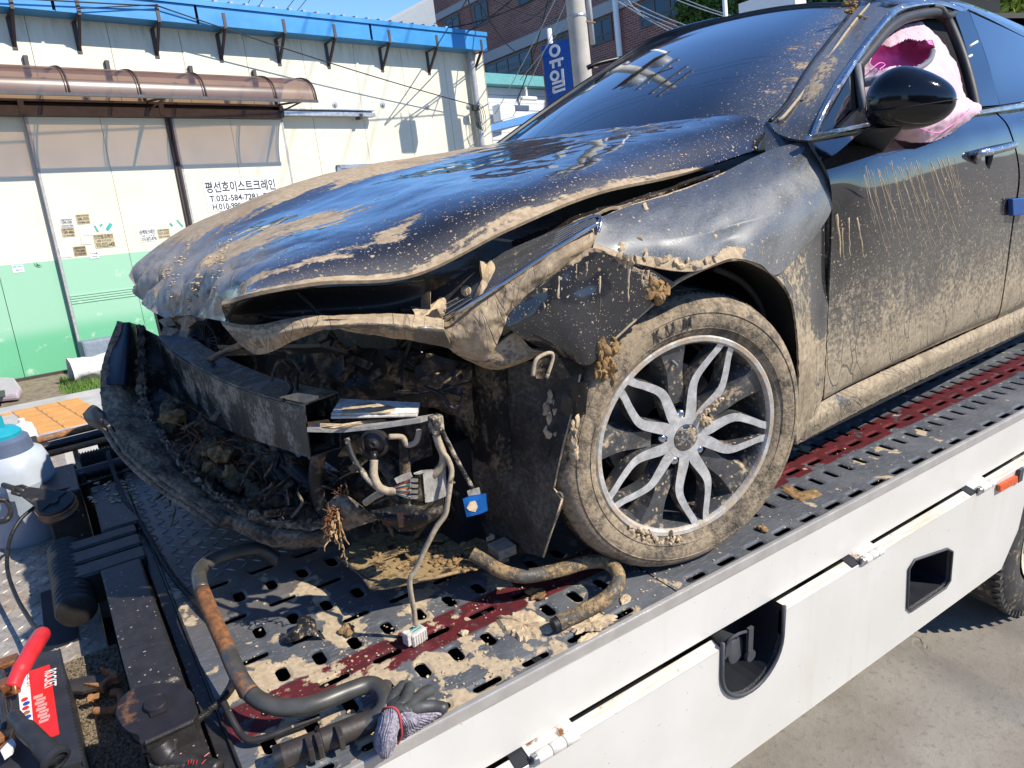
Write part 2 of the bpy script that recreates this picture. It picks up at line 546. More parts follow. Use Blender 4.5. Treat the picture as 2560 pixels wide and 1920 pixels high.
M_BEAM = m_muddy('scraped_beam_steel', (.026, .024, .023), .44, rough=.42, scale=9, spat=.35, mud=((.38, .31, .22), (.24, .19, .135)))
M_MUD = m_simple('dried_mud', MUD_A, .95, var=.28, scale=40, bump=.8, bscale=90, spec=.1)
M_SOIL = m_simple('brown_soil', (.27, .17, .08), .95, var=.4, scale=50, bump=1.0, bscale=70, spec=.1)
M_DARKSOIL = m_simple('dark_soil', (.11, .075, .042), .9, var=.5, scale=60, bump=1.0, bscale=60)  # darker tone of the brown soil
M_ROOT = m_simple('straw_roots', (.42, .27, .13), .85, var=.3, scale=60)
M_ROOTDARK = m_simple('rust_brown_roots', (.20, .085, .03), .9, var=.4, scale=60)
M_TYRE = m_muddy('muddy_tyre', (.045, .041, .037), .60, rough=.8, scale=11, spat=.3, mud=((.38, .295, .195), (.26, .20, .13)), bump=.8, thr=.16)
M_TREAD = m_muddy('tyre_tread', (.018, .017, .017), .40, rough=.9, scale=14, spat=.2, mud=((.30, .22, .14), (.2, .15, .1)))
M_ALLOY = m_muddy('machined_alloy', (.68, .675, .66), .28, rough=.36, metal=.5, scale=14, spat=.32, bump=.25, mud=((.47, .38, .27), (.36, .28, .19)), thr=.10)
M_LIP = m_muddy('mud_dulled_rim_lip', (.62, .61, .58), .52, rough=.4, metal=.4, scale=16, spat=.4, bump=.3, mud=((.47, .38, .27), (.36, .28, .19)), thr=.15)
M_ALLOY_DARK = m_muddy('grey_alloy_pocket', (.12, .122, .125), .36, rough=.30, metal=.5, scale=20, spat=.6, bump=.3)
M_CHROME = m_simple('satin_chrome', (.62, .63, .65), .22, 1.0, var=.05)
M_CHROME_MUD = m_muddy('dusty_chrome_trim', (.50, .51, .53), .25, rough=.25, metal=1.0, scale=20, spat=.4)
M_STEEL = m_simple('bare_steel', (.52, .51, .49), .32, .9, var=.12)
M_DISC = m_simple('brake_disc_steel', (.35, .33, .31), .4, .9, var=.2)
M_LINER = m_muddy('wheel_arch_liner', (.010, .010, .010), .22, rough=.75, scale=7, spat=.1)
M_PINK = m_simple('pale_pink_airbag', (.68, .46, .52), .75, var=.05, scale=8, Subsurface_Weight=0.0)
M_MAGENTA = m_simple('magenta_airbag_lining', (.86, .22, .52), .7, var=.08)
M_GREYRIM = m_simple('grey_soft_trim', (.17, .175, .19), .6, var=.08)
M_SEAL = m_simple('rubber_seal', (.03, .03, .031), .55, var=.2)
M_CABLE = m_muddy('dusty_black_cable', (.015, .015, .015), .42, rough=.6, scale=25, spat=.4, mud=((.5, .42, .31), (.36, .29, .2)))
M_CONDUIT = m_muddy('muddy_conduit', (.03, .029, .028), .72, rough=.8, scale=30, spat=.3, mud=((.46, .37, .26), (.34, .27, .18)))
M_WHITEPLUG = m_muddy('white_plug_plastic', (.62, .58, .52), .25, rough=.5, scale=30, spat=.3)
M_GREYPLUG = m_muddy('grey_plug_plastic', (.33, .32, .30), .35, rough=.5, scale=30, spat=.3)
M_BLUEPLUG = m_simple('blue_plug_plastic', (.01, .16, .55), .4, var=.15, scale=40)
M_INTERIOR = m_simple('dark_cabin', (.006, .006, .007), .8)

# truck
def m_deck():
    t = NT('spattered_black_deck')
    p = t.pos()
    s = t.n('SeparateXYZ'); t.put(s.inputs[0], p)
    red = t.math('MULTIPLY', t.step(s.outputs[1], .180, .187), t.math('SUBTRACT', 1.0, t.step(s.outputs[1], .279, .288)))
    wear = t.noise(p, 14, 6, .6)
    red = t.math('MULTIPLY', red, t.step(wear, .36, .43))
    film = t.math('MULTIPLY', t.math('SUBTRACT', 1.0, t.step(s.outputs[0], -.75, -.45)), t.step(s.outputs[1], .40, .80))
    scr = t.noise(t.scale(p, (30, 180, 30), rot=(0, 0, .6)), 1.0, 4, .6)
    steel = t.mix(t.step(scr, .45, .8), (.115, .122, .135), (.235, .24, .255))
    steel = t.mix(t.step(t.noise(p, 5, 5, .6), .45, .7), steel, (.19, .20, .21))
    steel = t.mix(t.math('MULTIPLY', film, t.rng(t.noise(p, 6, 5, .6), .3, .7, .5, .95)), steel, (.19, .145, .10))
    paint = t.mix(red, steel, t.mix(t.step(t.noise(p, 40, 5, .65), .38, .68), (.17, .024, .030), (.085, .028, .03)))
    # mud: sheet in the front bay and drops everywhere
    fx = t.math('SUBTRACT', 1.0, t.step(s.outputs[0], -.62, -.10))
    fy = t.math('SUBTRACT', 1.0, t.step(s.outputs[1], .30, .62))
    amt = t.math('MULTIPLY', fx, t.math('MULTIPLY_ADD', fy, .72, .22))
    big = t.noise(t.warp(p, .06, 9), 11, 6, .55)
    mm = t.step(t.math('SUBTRACT', t.math('MULTIPLY_ADD', amt, .138, t.math('SUBTRACT', big, .19)), t.math('MULTIPLY', red, .045)), .42, .455)
    for sc, dens, k in ((52, .50, .34), (150, .50, .34), (19, .24, .9)):
        x = t.n('TexVoronoi', feature='F1'); t.put(x.inputs['Vector'], t.warp(t.scale(p, (1, 1, 0)), .010, 45)); x.inputs['Scale'].default_value = sc
        c = t.n('SeparateColor'); t.t.links.new(x.outputs['Color'], c.inputs[0])
        lim = t.math('MULTIPLY', t.math('SUBTRACT', t.math('MULTIPLY_ADD', amt, .42, c.outputs[0]), 1.28 - dens * .5), k)
        mm = t.math('MAXIMUM', mm, t.math('LESS_THAN', x.outputs['Distance'], lim))
    # short pale scratches where the chain drags
    sc2 = t.voro(t.warp(t.scale(p, (60, 190, 1), rot=(0, 0, .45)), .5, 2), 1.0)
    c3 = t.math('MULTIPLY', t.math('LESS_THAN', sc2, .13), t.math('GREATER_THAN', t.noise(p, 9, 3), t.rng(amt, 0, 1, .62, .44)))
    base = t.mix(c3, paint, (.52, .47, .38))
    mc = t.mix(t.step(t.noise(p, 80, 5), .35, .65), (.40, .31, .20), (.52, .41, .27))
    base = t.mix(mm, base, mc)
    t.bsdf(Base_Color=base, Roughness=t.mixf(mm, t.rng(wear, .3, .7, .36, .52), .9), Metallic=t.math('MULTIPLY', t.math('SUBTRACT', 1.0, mm), .25),
           Normal=t.bump(t.math('MULTIPLY_ADD', mm, .8, t.math('MULTIPLY', t.noise(p, 110, 4), .3)), .4, .003))
    return t.m
M_DECK = m_deck()

def m_white(name, ledge=False):
    t = NT(name)
    p = t.pos(); s = t.n('SeparateXYZ'); t.put(s.inputs[0], p)
    n = t.noise(p, 3.0, 5, .6)
    c = t.mix(t.step(n, .35, .7), (.64, .615, .56), (.69, .67, .62))
    grime = t.noise(t.scale(p, (14, 14, 1.2)), 1.2, 6, .6)
    c = t.mix(t.math('MULTIPLY', t.step(grime, .55, .8), .35), c, (.56, .49, .38))
    if ledge:
        c = t.mix(t.math('MULTIPLY', t.step(t.noise(t.scale(p, (2.5, 30, 30)), 2.0, 6, .65), .34, .66), .85), c, (.50, .405, .27))
        sp = t.voro(t.warp(p, .01, 40), 26); 
        c = t.mix(t.math('LESS_THAN', sp, .10), c, (.42, .33, .21))
    specks = t.math('LESS_THAN', t.voro(p, 33), .045)
    c = t.mix(specks, c, (.16, .14, .12))
    # rust bleeding down from spots along the trim
    dots = t.math('MULTIPLY', t.step(t.noise(t.scale(p, (22, 1, 1)), 1.0, 2, .5), .66, .74), t.step(s.outputs[2], -.075, -.03))
    dots = t.math('MULTIPLY', dots, t.step(t.noise(p, 80, 4), .42, .56))
    c = t.mix(dots, c, (.55, .23, .05))
    scr = t.math('GREATER_THAN', t.noise(t.scale(p, (14, 14, 70), rot=(0, .5, 0)), 1.0, 2, .5), .775)
    c = t.mix(t.math('MULTIPLY', scr, .6), c, (.36, .35, .33))
    t.bsdf(Base_Color=c, Roughness=.32, Coat_Weight=.25, Coat_Roughness=.2, Normal=t.bump(t.noise(p, 2.2, 2), .06, .03))
    return t.m
M_WHITE = m_white('white_truck_paint')
M_LEDGE = m_white('soiled_white_ledge', True)
M_TRIM = m_simple('brushed_steel_trim', (.56, .53, .49), .34, .5, var=.10, scale=12, bump=.1, bscale=200)
M_BLACKSTEEL = m_muddy('oily_black_steel', (.036, .033, .031), .26, rough=.42, metal=.2, scale=9, spat=.50, mud=((.42, .36, .28), (.25, .21, .16)), bump=.3)
M_OIL = m_muddy('greasy_steel', (.034, .030, .027), .24, rough=.42, metal=.2, scale=16, spat=.15, mud=((.20, .15, .10), (.12, .085, .055)), bump=.4)
M_PIPE = m_rusty('rusty_guard_tube', (.10, .098, .09), .40, .35, .46, 6.0)
M_PIPE_GREY = m_rusty('worn_grey_tube', (.115, .11, .095), .36, .45, .10, 8.0)
M_PIPE_MUD = m_muddy('mud_crusted_tube', (.10, .092, .08), .52, rough=.45, metal=.2, scale=13, mud=((.40, .27, .13), (.27, .18, .085)), bump=.8)
M_SLEEVE = m_simple('brown_black_tube', (.045, .037, .032), .5, .1, var=.25, bump=.2, bscale=120)
M_RUSTY = m_rusty('rusted_iron', (.17, .12, .085), .6, .2, .55, 11.0, rust=((.42, .20, .08), (.22, .10, .045)))
M_IRON = m_rusty('oily_iron', (.032, .028, .029), .45, .3, .13, 12.0, rust=((.16, .07, .03), (.08, .04, .025)))
M_WIRE = m_simple('greasy_wire_rope', (.035, .032, .03), .45, .5, var=.4, scale=90)
M_CHECKER = m_muddy('worn_checker_plate', (.42, .37, .31), .42, rough=.4, metal=.25, scale=5, spat=.15, mud=((.34, .27, .20), (.24, .18, .13)), bump=.3)
M_HINGE = m_rusty('white_hinge_paint', (.70, .68, .62), .4, 0, .16, 18)
M_RECESS = m_simple('dark_grey_recess', (.010, .012, .017), .6, var=.1)
M_RUBBER = m_simple('grey_rubber_edge', (.055, .058, .065), .55, var=.15)
M_ORANGE = m_simple('orange_reflector', (.65, .10, .015), .25, var=.15, scale=90)
M_TRUCKTYRE = m_muddy('truck_tyre', (.05, .048, .046), .35, rough=.8, scale=18, spat=.1, mud=((.38, .30, .2), (.28, .21, .14)))
M_RIMCREAM = m_simple('cream_truck_rim', (.66, .58, .44), .5, var=.08)
M_MAT = m_simple('coir_floor_mat', (.21, .165, .11), .95, var=.6, scale=150, bump=1.0, bscale=220, spec=.1)

# small things
M_BATTERY = m_simple('black_battery_case', (.028, .029, .032), .45, var=.25, bump=.25, bscale=200)
M_RED = m_simple('red_grip', (.62, .028, .035), .4, var=.12)
M_REDLABEL = m_simple('red_label', (.70, .025, .020), .35, var=.05)
M_WHITEPRINT = m_simple('white_print', (.82, .81, .78), .5, var=.03)
M_BLACKPRINT = m_simple('black_print', (.025, .025, .028), .5, var=.1)
M_COPPER = m_rusty('copper_clamp', (.50, .20, .075), .4, .7, .2, 30)
M_BLACKGRIP = m_simple('black_grip', (.028, .028, .03), .45, var=.2, bump=.2, bscale=150)
M_TEAL = m_simple('teal_plastic', (.02, .33, .42), .35, var=.08)
M_SLATE = m_simple('slate_blue_plastic', (.10, .13, .20), .4, var=.1)
M_BOTTLE = m_simple('milky_bottle', (.46, .50, .54), .35, var=.06)
M_LIQUID = m_simple('liquid_in_bottle', (.30, .345, .39), .35, var=.06)
M_KNIT = m_simple('grey_knit', (.30, .275, .32), .9, var=.45, scale=220, bump=.8, bscale=260, spec=.15)
M_NITRILE = m_simple('dark_coated_fingers', (.055, .056, .055), .5, var=.3, scale=30, bump=.2, bscale=90)
M_REDTHREAD = m_simple('red_cuff_edge', (.42, .05, .06), .8)
M_VIOLET = m_simple('faded_pinkgrey_plastic', (.47, .39, .43), .5)

# place
def m_ground():
    t = NT('worn_concrete')
    p = t.pos()
    a = t.noise(p, 1.6, 7, .6); b = t.noise(p, 34, 8, .75); c = t.noise(p, 260, 3, .7)
    col = t.mix(t.step(a, .35, .68), (.25, .22, .18), (.345, .32, .275))
    col = t.mix(t.step(b, .50, .74), col, (.17, .15, .12))
    col = t.mix(t.math('LESS_THAN', t.voro(p, 120), .13), col, (.17, .155, .135))
    ce = t.voro(t.warp(t.warp(t.scale(p, (1, 1, 0)), .22, 3.0), .05, 28.0), .55, 'DISTANCE_TO_EDGE')
    ck = t.math('MULTIPLY', t.math('SUBTRACT', 1.0, t.step(ce, .0005, .004)), t.step(t.noise(p, 1.1, 2), .48, .56))
    col = t.mix(t.math('MULTIPLY', ck, .8), col, (.11, .095, .075))
    h = t.math('ADD', t.math('MULTIPLY', b, .8), t.math('MULTIPLY_ADD', c, .5, t.math('MULTIPLY', ck, -1.5)))
    t.bsdf(Base_Color=col, Roughness=.92, Specular_IOR_Level=.2, Normal=t.bump(h, .7, .008))
    return t.m
M_GROUND = m_ground()
M_DIRT = m_simple('brown_dirt_verge', (.22, .175, .12), .95, var=.35, scale=14, bump=.8, bscale=40)
M_PAVE = m_simple('pale_paving', (.46, .44, .41), .85, var=.14, scale=4, bump=.3, bscale=60)
M_TACTILE = m_simple('orange_tactile_tile', (.66, .31, .09), .7, var=.10, scale=9)
M_GRASSY = m_simple('grass_blades', (.11, .20, .03), .8, var=.35, scale=20)

def m_wallpanel(name, slid=False):
    t = NT(name)
    p = t.pos()
    h = t.n('VectorMath', operation='DOT_PRODUCT'); t.put(h.inputs[0], p); h.inputs[1].default_value = tuple(GG)
    h = h.outputs['Value']
    n = t.noise(p, 1.2, 5, .6)
    cream = t.mix(t.step(n, .3, .7), (.70, .65, .49), (.74, .695, .54))
    streak = t.noise(t.scale(p, (5, 5, .25)), 2.0, 5, .6)
    cream = t.mix(t.math('MULTIPLY', t.step(streak,   .57, .8), .16), cream, (.60, .50, .33))
    stain = t.math('MULTIPLY', t.step(h, 4.0, 4.45), t.step(t.noise(t.scale(p, (8, 8, 1)), 1.5, 5, .6), .42, .72))
    cream = t.mix(t.math('MULTIPLY', stain, .35), cream, (.28, .24, .19))
    if slid:
        mg = t.step(h, .30, .55)
        low = t.mix(mg, (.15, .45, .25), (.30, .54, .37))
    else:
        low = t.mix(t.step(h, .25, .50), (.14, .44, .24), (.29, .53, .36))
    low = t.mix(t.math('MULTIPLY', t.step(t.noise(p, 5, 6, .65), .60, .70), .6), low, (.60, .70, .55))
    edge = t.math('MULTIPLY_ADD', t.noise(t.scale(p, (40, 40, 4)), 1, 3), .008, h)
    g = t.step(edge, 1.312, 1.318)
    col = t.mix(g, low, cream)
    t.bsdf(Base_Color=col, Roughness=.42, Specular_IOR_Level=.4, Normal=t.bump(t.noise(t.scale(p, (1, 1, .6)), 2.5, 2), .05, .03))
    return t.m
M_WALL = m_wallpanel('cream_and_green_panel')
M_WALL2 = m_wallpanel('cream_and_green_door', True)
M_BLUEROOF = m_simple('blue_roof_sheet', (.035, .245, .55), .38, var=.10, scale=2.5)
M_BROWNSTEEL = m_simple('brown_painted_steel', (.055, .036, .032), .5, var=.25, scale=12)
M_RAILSTEEL = m_simple('galvanised_rail', (.40, .40, .40), .35, .7, var=.15)
M_DOORFRAME = m_simple('grey_door_edge', (.38, .37, .36), .5, var=.15)
def m_canopy():
    t = NT('smoked_polycarbonate')
    n = t.noise(t.pos(), 3, 4)
    b = t.n('BsdfPrincipled'); t.put(b.inputs['Base Color'], (.085, .07, .085, 1)); b.inputs['Roughness'].default_value = .28
    tr = t.n('BsdfTransparent'); tr.inputs[0].default_value = (.86, .58, .41, 1)
    tl = t.n('BsdfTranslucent'); tl.inputs[0].default_value = (.55, .36, .27, 1)
    m1 = t.n('MixShader'); m1.inputs[0].default_value = .25
    t.t.links.new(tr.outputs[0], m1.inputs[1]); t.t.links.new(tl.outputs[0], m1.inputs[2])
    m2 = t.n('MixShader'); t.put(m2.inputs[0], t.rng(n, .3, .7, .52, .64))
    t.t.links.new(m1.outputs[0], m2.inputs[1]); t.t.links.new(b.outputs[0], m2.inputs[2])
    t.t.links.new(m2.outputs[0], t.out.inputs[0])
    return t.m
M_CANOPY = m_canopy()
M_PVC = m_simple('grey_drainpipe', (.36, .37, .38), .4, var=.1)
M_SIGNWHITE = m_simple('white_signboard', (.80, .80, .79), .5, var=.04)
M_STICKER = m_simple('yellowed_sticker', (.50, .42, .25), .6, var=.15, scale=10)
M_STICKERW = m_simple('white_sticker', (.74, .73, .70), .6, var=.06)
M_STICKERG = m_simple('faded_grey_sticker', (.62, .60, .55), .6, var=.06)
M_TEALTAPE = m_simple('torn_teal_tape', (.03, .38, .36), .5)
M_SIGNBLUE = m_simple('blue_signboard', (.008, .075, .36), .3, var=.05)
def m_brick():
    t = NT('red_brown_brick')
    uv = t.uv()
    b = t.n('TexBrick'); t.put(b.inputs['Vector'], uv)
    b.inputs['Scale'].default_value = 1.0; b.inputs['Brick Width'].default_value = .24; b.inputs['Row Height'].default_value = .082
    b.inputs['Mortar Size'].default_value = .009; b.inputs['Bias'].default_value = 0
    t.put(b.inputs['Color1'], (.31, .118, .088)); t.put(b.inputs['Color2'], (.19, .072, .058)); t.put(b.inputs['Mortar'], (.42, .34, .32))
    n = t.noise(uv, .7, 4)
    c = t.mix(t.math('MULTIPLY', t.step(n, .35, .75), .35), b.outputs['Color'], (.11, .055, .05))
    t.bsdf(Base_Color=c, Roughness=.85, Specular_IOR_Level=.2, Normal=t.bump(t.math('SUBTRACT', 1.0, b.outputs['Fac']), .5, .01))
    return t.m
M_BRICK = m_brick()
M_SILL = m_simple('grey_stone_band', (.36, .36, .37), .7, var=.12)
M_WINFRAME = m_simple('bronze_window_frame', (.075, .07, .07), .4, var=.1)
M_PANE = m_simple('blue_green_glass', (.012, .035, .045), .04, var=.2, scale=.6, spec=.8)
M_POLE = m_simple('weathered_concrete_pole', (.42, .385, .33), .85, var=.16, scale=3, bump=.3, bscale=50)
M_METALCLAD = m_simple('grey_metal_cladding', (.30, .33, .36), .45, .1, var=.06)
M_CABLEBLACK = m_simple('black_overhead_cable', (.012, .012, .013), .6)
M_CABLEGREY = m_simple('pale_overhead_cable', (.38, .42, .44), .6)
M_TEALROOF = m_simple('teal_eave', (.12, .36, .37), .5)
M_SIDING = m_simple('pale_lap_siding', (.60, .63, .66), .6, var=.05)
M_LEAF = m_simple('dark_ivy_leaf', (.06, .125, .02), .6, var=.5, scale=3)
M_LEAFBRIGHT = m_simple('yellow_green_leaf', (.30, .38, .05), .6, var=.4, scale=3)
M_BARK = m_simple('brown_bark', (.12, .09, .065), .9, var=.3)
M_FARBRICK = m_simple('street_facade', (.09, .075, .07), .8, var=.3, scale=.5)
M_TRAFO = m_simple('grey_transformer', (.30, .32, .33), .5)
M_CERAMIC = m_simple('grey_insulator', (.30, .29, .28), .3)
# ------------------------------------------------------------------ the flatbed truck
V = lambda *a: np.array(a, float)
truck = thing('tow_truck', 'white flatbed tow truck with black slotted deck carrying the wreck', 'tow truck', (0.5, 1.0, -1.0))

def stadium(cx, cy, L, Wd, along_x, n=16):
    r = Wd / 2; h = L / 2 - r
    pts = []
    for i in range(n):
        t = 2 * math.pi * (i + .5) / n
        x, y = math.cos(t) * r, math.sin(t) * r
        x += h if math.cos(t) > 0 else -h
        pts.append((cx + x, cy + y) if along_x else (cx - y, cy + x))
    return pts

def rect_ring(x0, x1, y0, y1, ring):
    """16 points on the rectangle, one facing each ring point, the corners included."""
    cx, cy = (x0 + x1) / 2, (y0 + y1) / 2
    per = [(x1, cy), (x1, y1), (cx, y1), (x0, y1), (x0, cy), (x0, y0), (cx, y0), (x1, y0)]
    out = []
    for i in range(8):
        a, b = per[i], per[(i + 1) % 8]
        out += [a, ((a[0] + b[0]) / 2, (a[1] + b[1]) / 2)]
    # start with the point nearest in angle to ring[0]
    ang = lambda p: math.atan2(p[1] - cy, p[0] - cx)
    best = min(range(16), key=lambda k: sum(abs((ang(out[(k + j) % 16]) - ang(ring[j]) + math.pi) % (2 * math.pi) - math.pi) for j in range(16)))
    return out[best:] + out[:best]

def slot_cell(mb, x0, x1, y0, y1, cx, cy, L, Wd, along_x):
    ring = stadium(cx, cy, L, Wd, along_x)
    big = stadium(cx, cy, L + .014, Wd + .014, along_x)
    rr = rect_ring(x0, x1, y0, y1, ring)
    vs = [(*q, 0) for q in rr] + [(*q, -.0006) for q in big] + [(*q, -.0035) for q in ring] + [(*q, -.0075) for q in ring]
    fs = []
    for k in range(3):
        for i in range(16):
            j = (i + 1) % 16
            fs.append((k * 16 + i, k * 16 + j, k * 16 + 16 + j, k * 16 + 16 + i))
    mb.add(vs, fs)

def quad(mb, x0, x1, y0, y1, z=0.0):
    if x1 - x0 > 1e-5 and y1 - y0 > 1e-5:
        mb.add([(x0, y0, z), (x1, y0, z), (x1, y1, z), (x0, y1, z)], [(0, 1, 2, 3)])

def deck_section(mb, xa, xb, ya, yb, rows):
    """rows: (y centre, along_x, pitch, x offset, length, width); bands meet half way between the centres."""
    ys = [r[0] for r in rows]
    for k, (yc, ax, pitch, off, L, Wd) in enumerate(rows):
        y0 = ya if k == 0 else (ys[k - 1] + yc) / 2
        y1 = yb if k == len(rows) - 1 else (ys[k + 1] + yc) / 2
        n0 = math.ceil((xa - off) / pitch + .5); n1 = math.floor((xb - off) / pitch - .5)
        for i in range(n0, n1 + 1):
            c = off + i * pitch
            slot_cell(mb, c - pitch / 2, c + pitch / 2, y0, y1, c, yc, L, Wd, ax)
        quad(mb, xa, off + (n0 - .5) * pitch, y0, y1)
        quad(mb, off + (n1 + .5) * pitch, xb, y0, y1)

rows = [(.031, 1, .1175, -.483, .066, .020), (.148, 0, .0793, -.922, .050, .026), (.235, 1, .1175, -.489, .066, .020)]
y = .322; ax = 0
while y < .80:
    rows.append((y, ax, .0793 if not ax else .1175, -.922 if not ax else -.489, .050 if not ax else .066, .026 if not ax else .020)); y += .0868; ax = 1 - ax
mb = MB()
deck_section(mb, -1.058, -.099, .010, .80, rows)
quad(mb, -1.058, -.099, .80, 2.10)
part('deck_plate', mb, M_DECK, truck)
rows = [(.027, 1, .1066, .302, .060, .018), (.142, 0, .0717, .533, .050, .019), (.222, 1, .1042, .607, .060, .018)]
y = .292; ax = 0
while y < 1.9:
    rows.append((y, ax, .0717 if not ax else .1042, .533 if not ax else .607, .050 if not ax else .060, .019)); y += .075; ax = 1 - ax
mb = MB()
deck_section(mb, -.095, 4.4, .010, 2.10, rows)
part('deck_plate', mb, M_DECK, truck)
mb = MB()
mb.obox((-1.05, .03, -.11), (5.4, 0, 0), (0, 2.0, 0), (0, 0, .004))
for x in np.arange(-.9, 4.3, .42):
    mb.obox((x, .03, -.10), (.05, 0, 0), (0, 2.0, 0), (0, 0, .08))
part('dark_underframe_sheet', mb, M_RECESS, truck)  # black sheet added with cross bars so the slots show dark

# far kerb of the deck and the near trim
mb = MB(); mb.obox((-1.3, -.004, -.026), (6.0, 0, 0), (0, .014, 0), (0, 0, .0285))
part('edge_trim', mb, M_TRIM, truck, bevel=.003)
mb = MB(); mb.obox((-1.1, 2.10, -.2), (5.6, 0, 0), (0, .02, 0), (0, 0, .22))
part('far_edge_trim', mb, M_BLACKSTEEL, truck, bevel=.003)
mb = MB(); mb.obox((-1.4, .0015, -.170), (6.1, 0, 0), (0, .02, 0), (0, 0, .1435))
part('upper_side_panel', mb, M_WHITE, truck, bevel=.002)

def fill2d(outer, holes, o, ax, ay, depth):
    """Flat plate with holes: 2D outlines filled and given depth along ax x ay."""
    cu = bpy.data.curves.new('outline', 'CURVE'); cu.dimensions = '2D'; cu.fill_mode = 'BOTH'; cu.extrude = depth / 2
    for poly in [outer] + holes:
        s = cu.splines.new('POLY'); s.points.add(len(poly) - 1); s.use_cyclic_u = True
        for p_, q_ in zip(s.points, poly): p_.co = (q_[0], q_[1], 0, 1)
    to = bpy.data.objects.new('outline', cu); COL.objects.link(to)
    bpy.context.view_layer.update()
    me = bpy.data.meshes.new_from_object(to.evaluated_get(bpy.context.evaluated_depsgraph_get()))
    bpy.data.objects.remove(to, do_unlink=True)
    n = len(me.vertices); co = np.zeros(n * 3, np.float32); me.vertices.foreach_get('co', co); co = co.reshape(-1, 3)
    o, ax, ay = V(*o), nrm(ax), nrm(ay); nn = np.cross(ax, ay)
    P = o + co[:, :1] * ax + co[:, 1:2] * ay + (co[:, 2:3] - depth / 2) * nn
    me.vertices.foreach_set('co', P.astype(np.float32).ravel()); me.update()
    me.materials.clear()
    return me

YL = -.032
def P2(px, py, y=YL): q = Py(px, py, y); return (q[0], q[2])
# recess for the lashing strap socket, cut down from the top of the skirt
rx0, rx1 = .012, .243
rec = [(rx0, -.17)]
for i in range(17):
    t = math.pi * (i / 16)
    rec.append(((rx0 + rx1) / 2 - math.cos(t) * (rx1 - rx0) / 2, -.262 - math.sin(t) * .112))
rec.append((rx1, -.17))
step = [P2(2270, 1421), P2(2284, 1399), P2(2366, 1371), P2(2379, 1378), P2(2373, 1450), P2(2362, 1468), P2(2275, 1527), P2(2266, 1519)]
outer = [(-1.6, -.19)] + [(-1.6, -.588), (1.60, -.588), (1.60, -.50)]
for i in range(9):                                     # wheel arch
    t = math.pi * .5 * i / 8
outer = [(-1.6, -.588), (1.50, -.588), (1.585, -.46), (1.62, -.19), (rx1, -.19)] + [q for q in rec[::-1] if q[1] < -.19] + [(rx0, -.19), (-1.6, -.19)]
me = fill2d(outer, [step], (0, YL, 0), (1, 0, 0), (0, 0, 1), .012)
skirt = link('side_skirt', me, M_WHITE, truck)
for (xa, xb) in ((-1.6, -.553), (-.43, rx0), (rx1, .575), (.68, 1.222), (1.318, 2.6)):
    mb = MB()
    mb.box8([V(xa, YL, -.193), V(xb, YL, -.193), V(xb, -.0015, -.1835), V(xa, -.0015, -.1835),
             V(xa, YL, -.1875), V(xb, YL, -.1875), V(xb, -.0015, -.178), V(xa, -.0015, -.178)])
    part('skirt_ledge', mb, M_LEDGE, truck, bevel=.0025)
mb = MB()
a0, a1 = V(-1.6, YL - .0005, -.5885), V(1.50, YL - .0005, -.5885)
mb.box8([a0 + V(0, .03, -.04), a1 + V(0, .03, -.04), a1 + V(0, .034, -.036), a0 + V(0, .034, -.036),
         a0, a1, a1 + V(0, .006, 0), a0 + V(0, .006, 0)])
part('skirt_flange', mb, M_LEDGE, truck)
mb = MB()
mb.obox((-1.6, .10, -.60), (3.1, 0, 0), (0, .02, 0), (0, 0, .44))
mb.obox((1.62, .35, -.55), (3.0, 0, 0), (0, .02, 0), (0, 0, .40))
part('skirt_lining', mb, M_RECESS, truck)
# pocket walls
def pocket(name, poly, y0, y1, mat, rub, rr=.0045, closed=True):
    n = len(poly); mb = MB()
    b = mb.add([V(q[0], y0, q[1]) for q in poly] + [V(q[0], y1, q[1]) for q in poly], [])
    for i in range(n if closed else n - 1):
        j = (i + 1) % n; mb.f.append((b + i, b + j, b + n + j, b + n + i)); mb.m.append(0)
    mb.f.append(tuple(b + n + i for i in range(n))); mb.m.append(0)
    o = part(name, mb, mat, truck)
    mb = MB(); mb.tube([V(q[0], y0 - .004, q[1]) for q in poly], rr, 8, closed=closed)
    part('rubber_edge', mb, rub, o, smooth=True)
    return o
pocket('step_pocket', step, YL + .001, .09, M_RECESS, M_RUBBER, .004)
rc = pocket('strap_recess', rec, YL + .001, .095, M_RECESS, M_RUBBER, .0055, closed=False)
mb = MB()
mb.lathe([(.0, -.03), (.034, -.03), (.036, -.025), (.036, .03), (.030, .034), (0, .034)], (.098, .03, -.262), (0.2, -1, .1), 24)
mb.obox((.056, -.006, -.262), (.004, 0, .05), (.022, 0, .012), (0, .006, 0))
part('strap_ratchet', mb, M_RUBBER, truck, smooth=40)
mb = MB()
mb.tube(smooth_path([V(.052, .0, -.24), V(.062, -.01, -.205), (.092, -.014, -.196), V(.125, -.012, -.205)]), .004, 6)
mb.lathe([(0, -.005), (.016, -.005), (.017, 0), (.016, .005), (0, .005)], (.142, -.014, -.285), (0, -1, 0), 20)
mb.obox((.132, -.016, -.27), (.018, 0, 0), (0, .008, 0), (0, 0, .07))
part('strap_buckle', mb, M_RUBBER, truck, smooth=40)

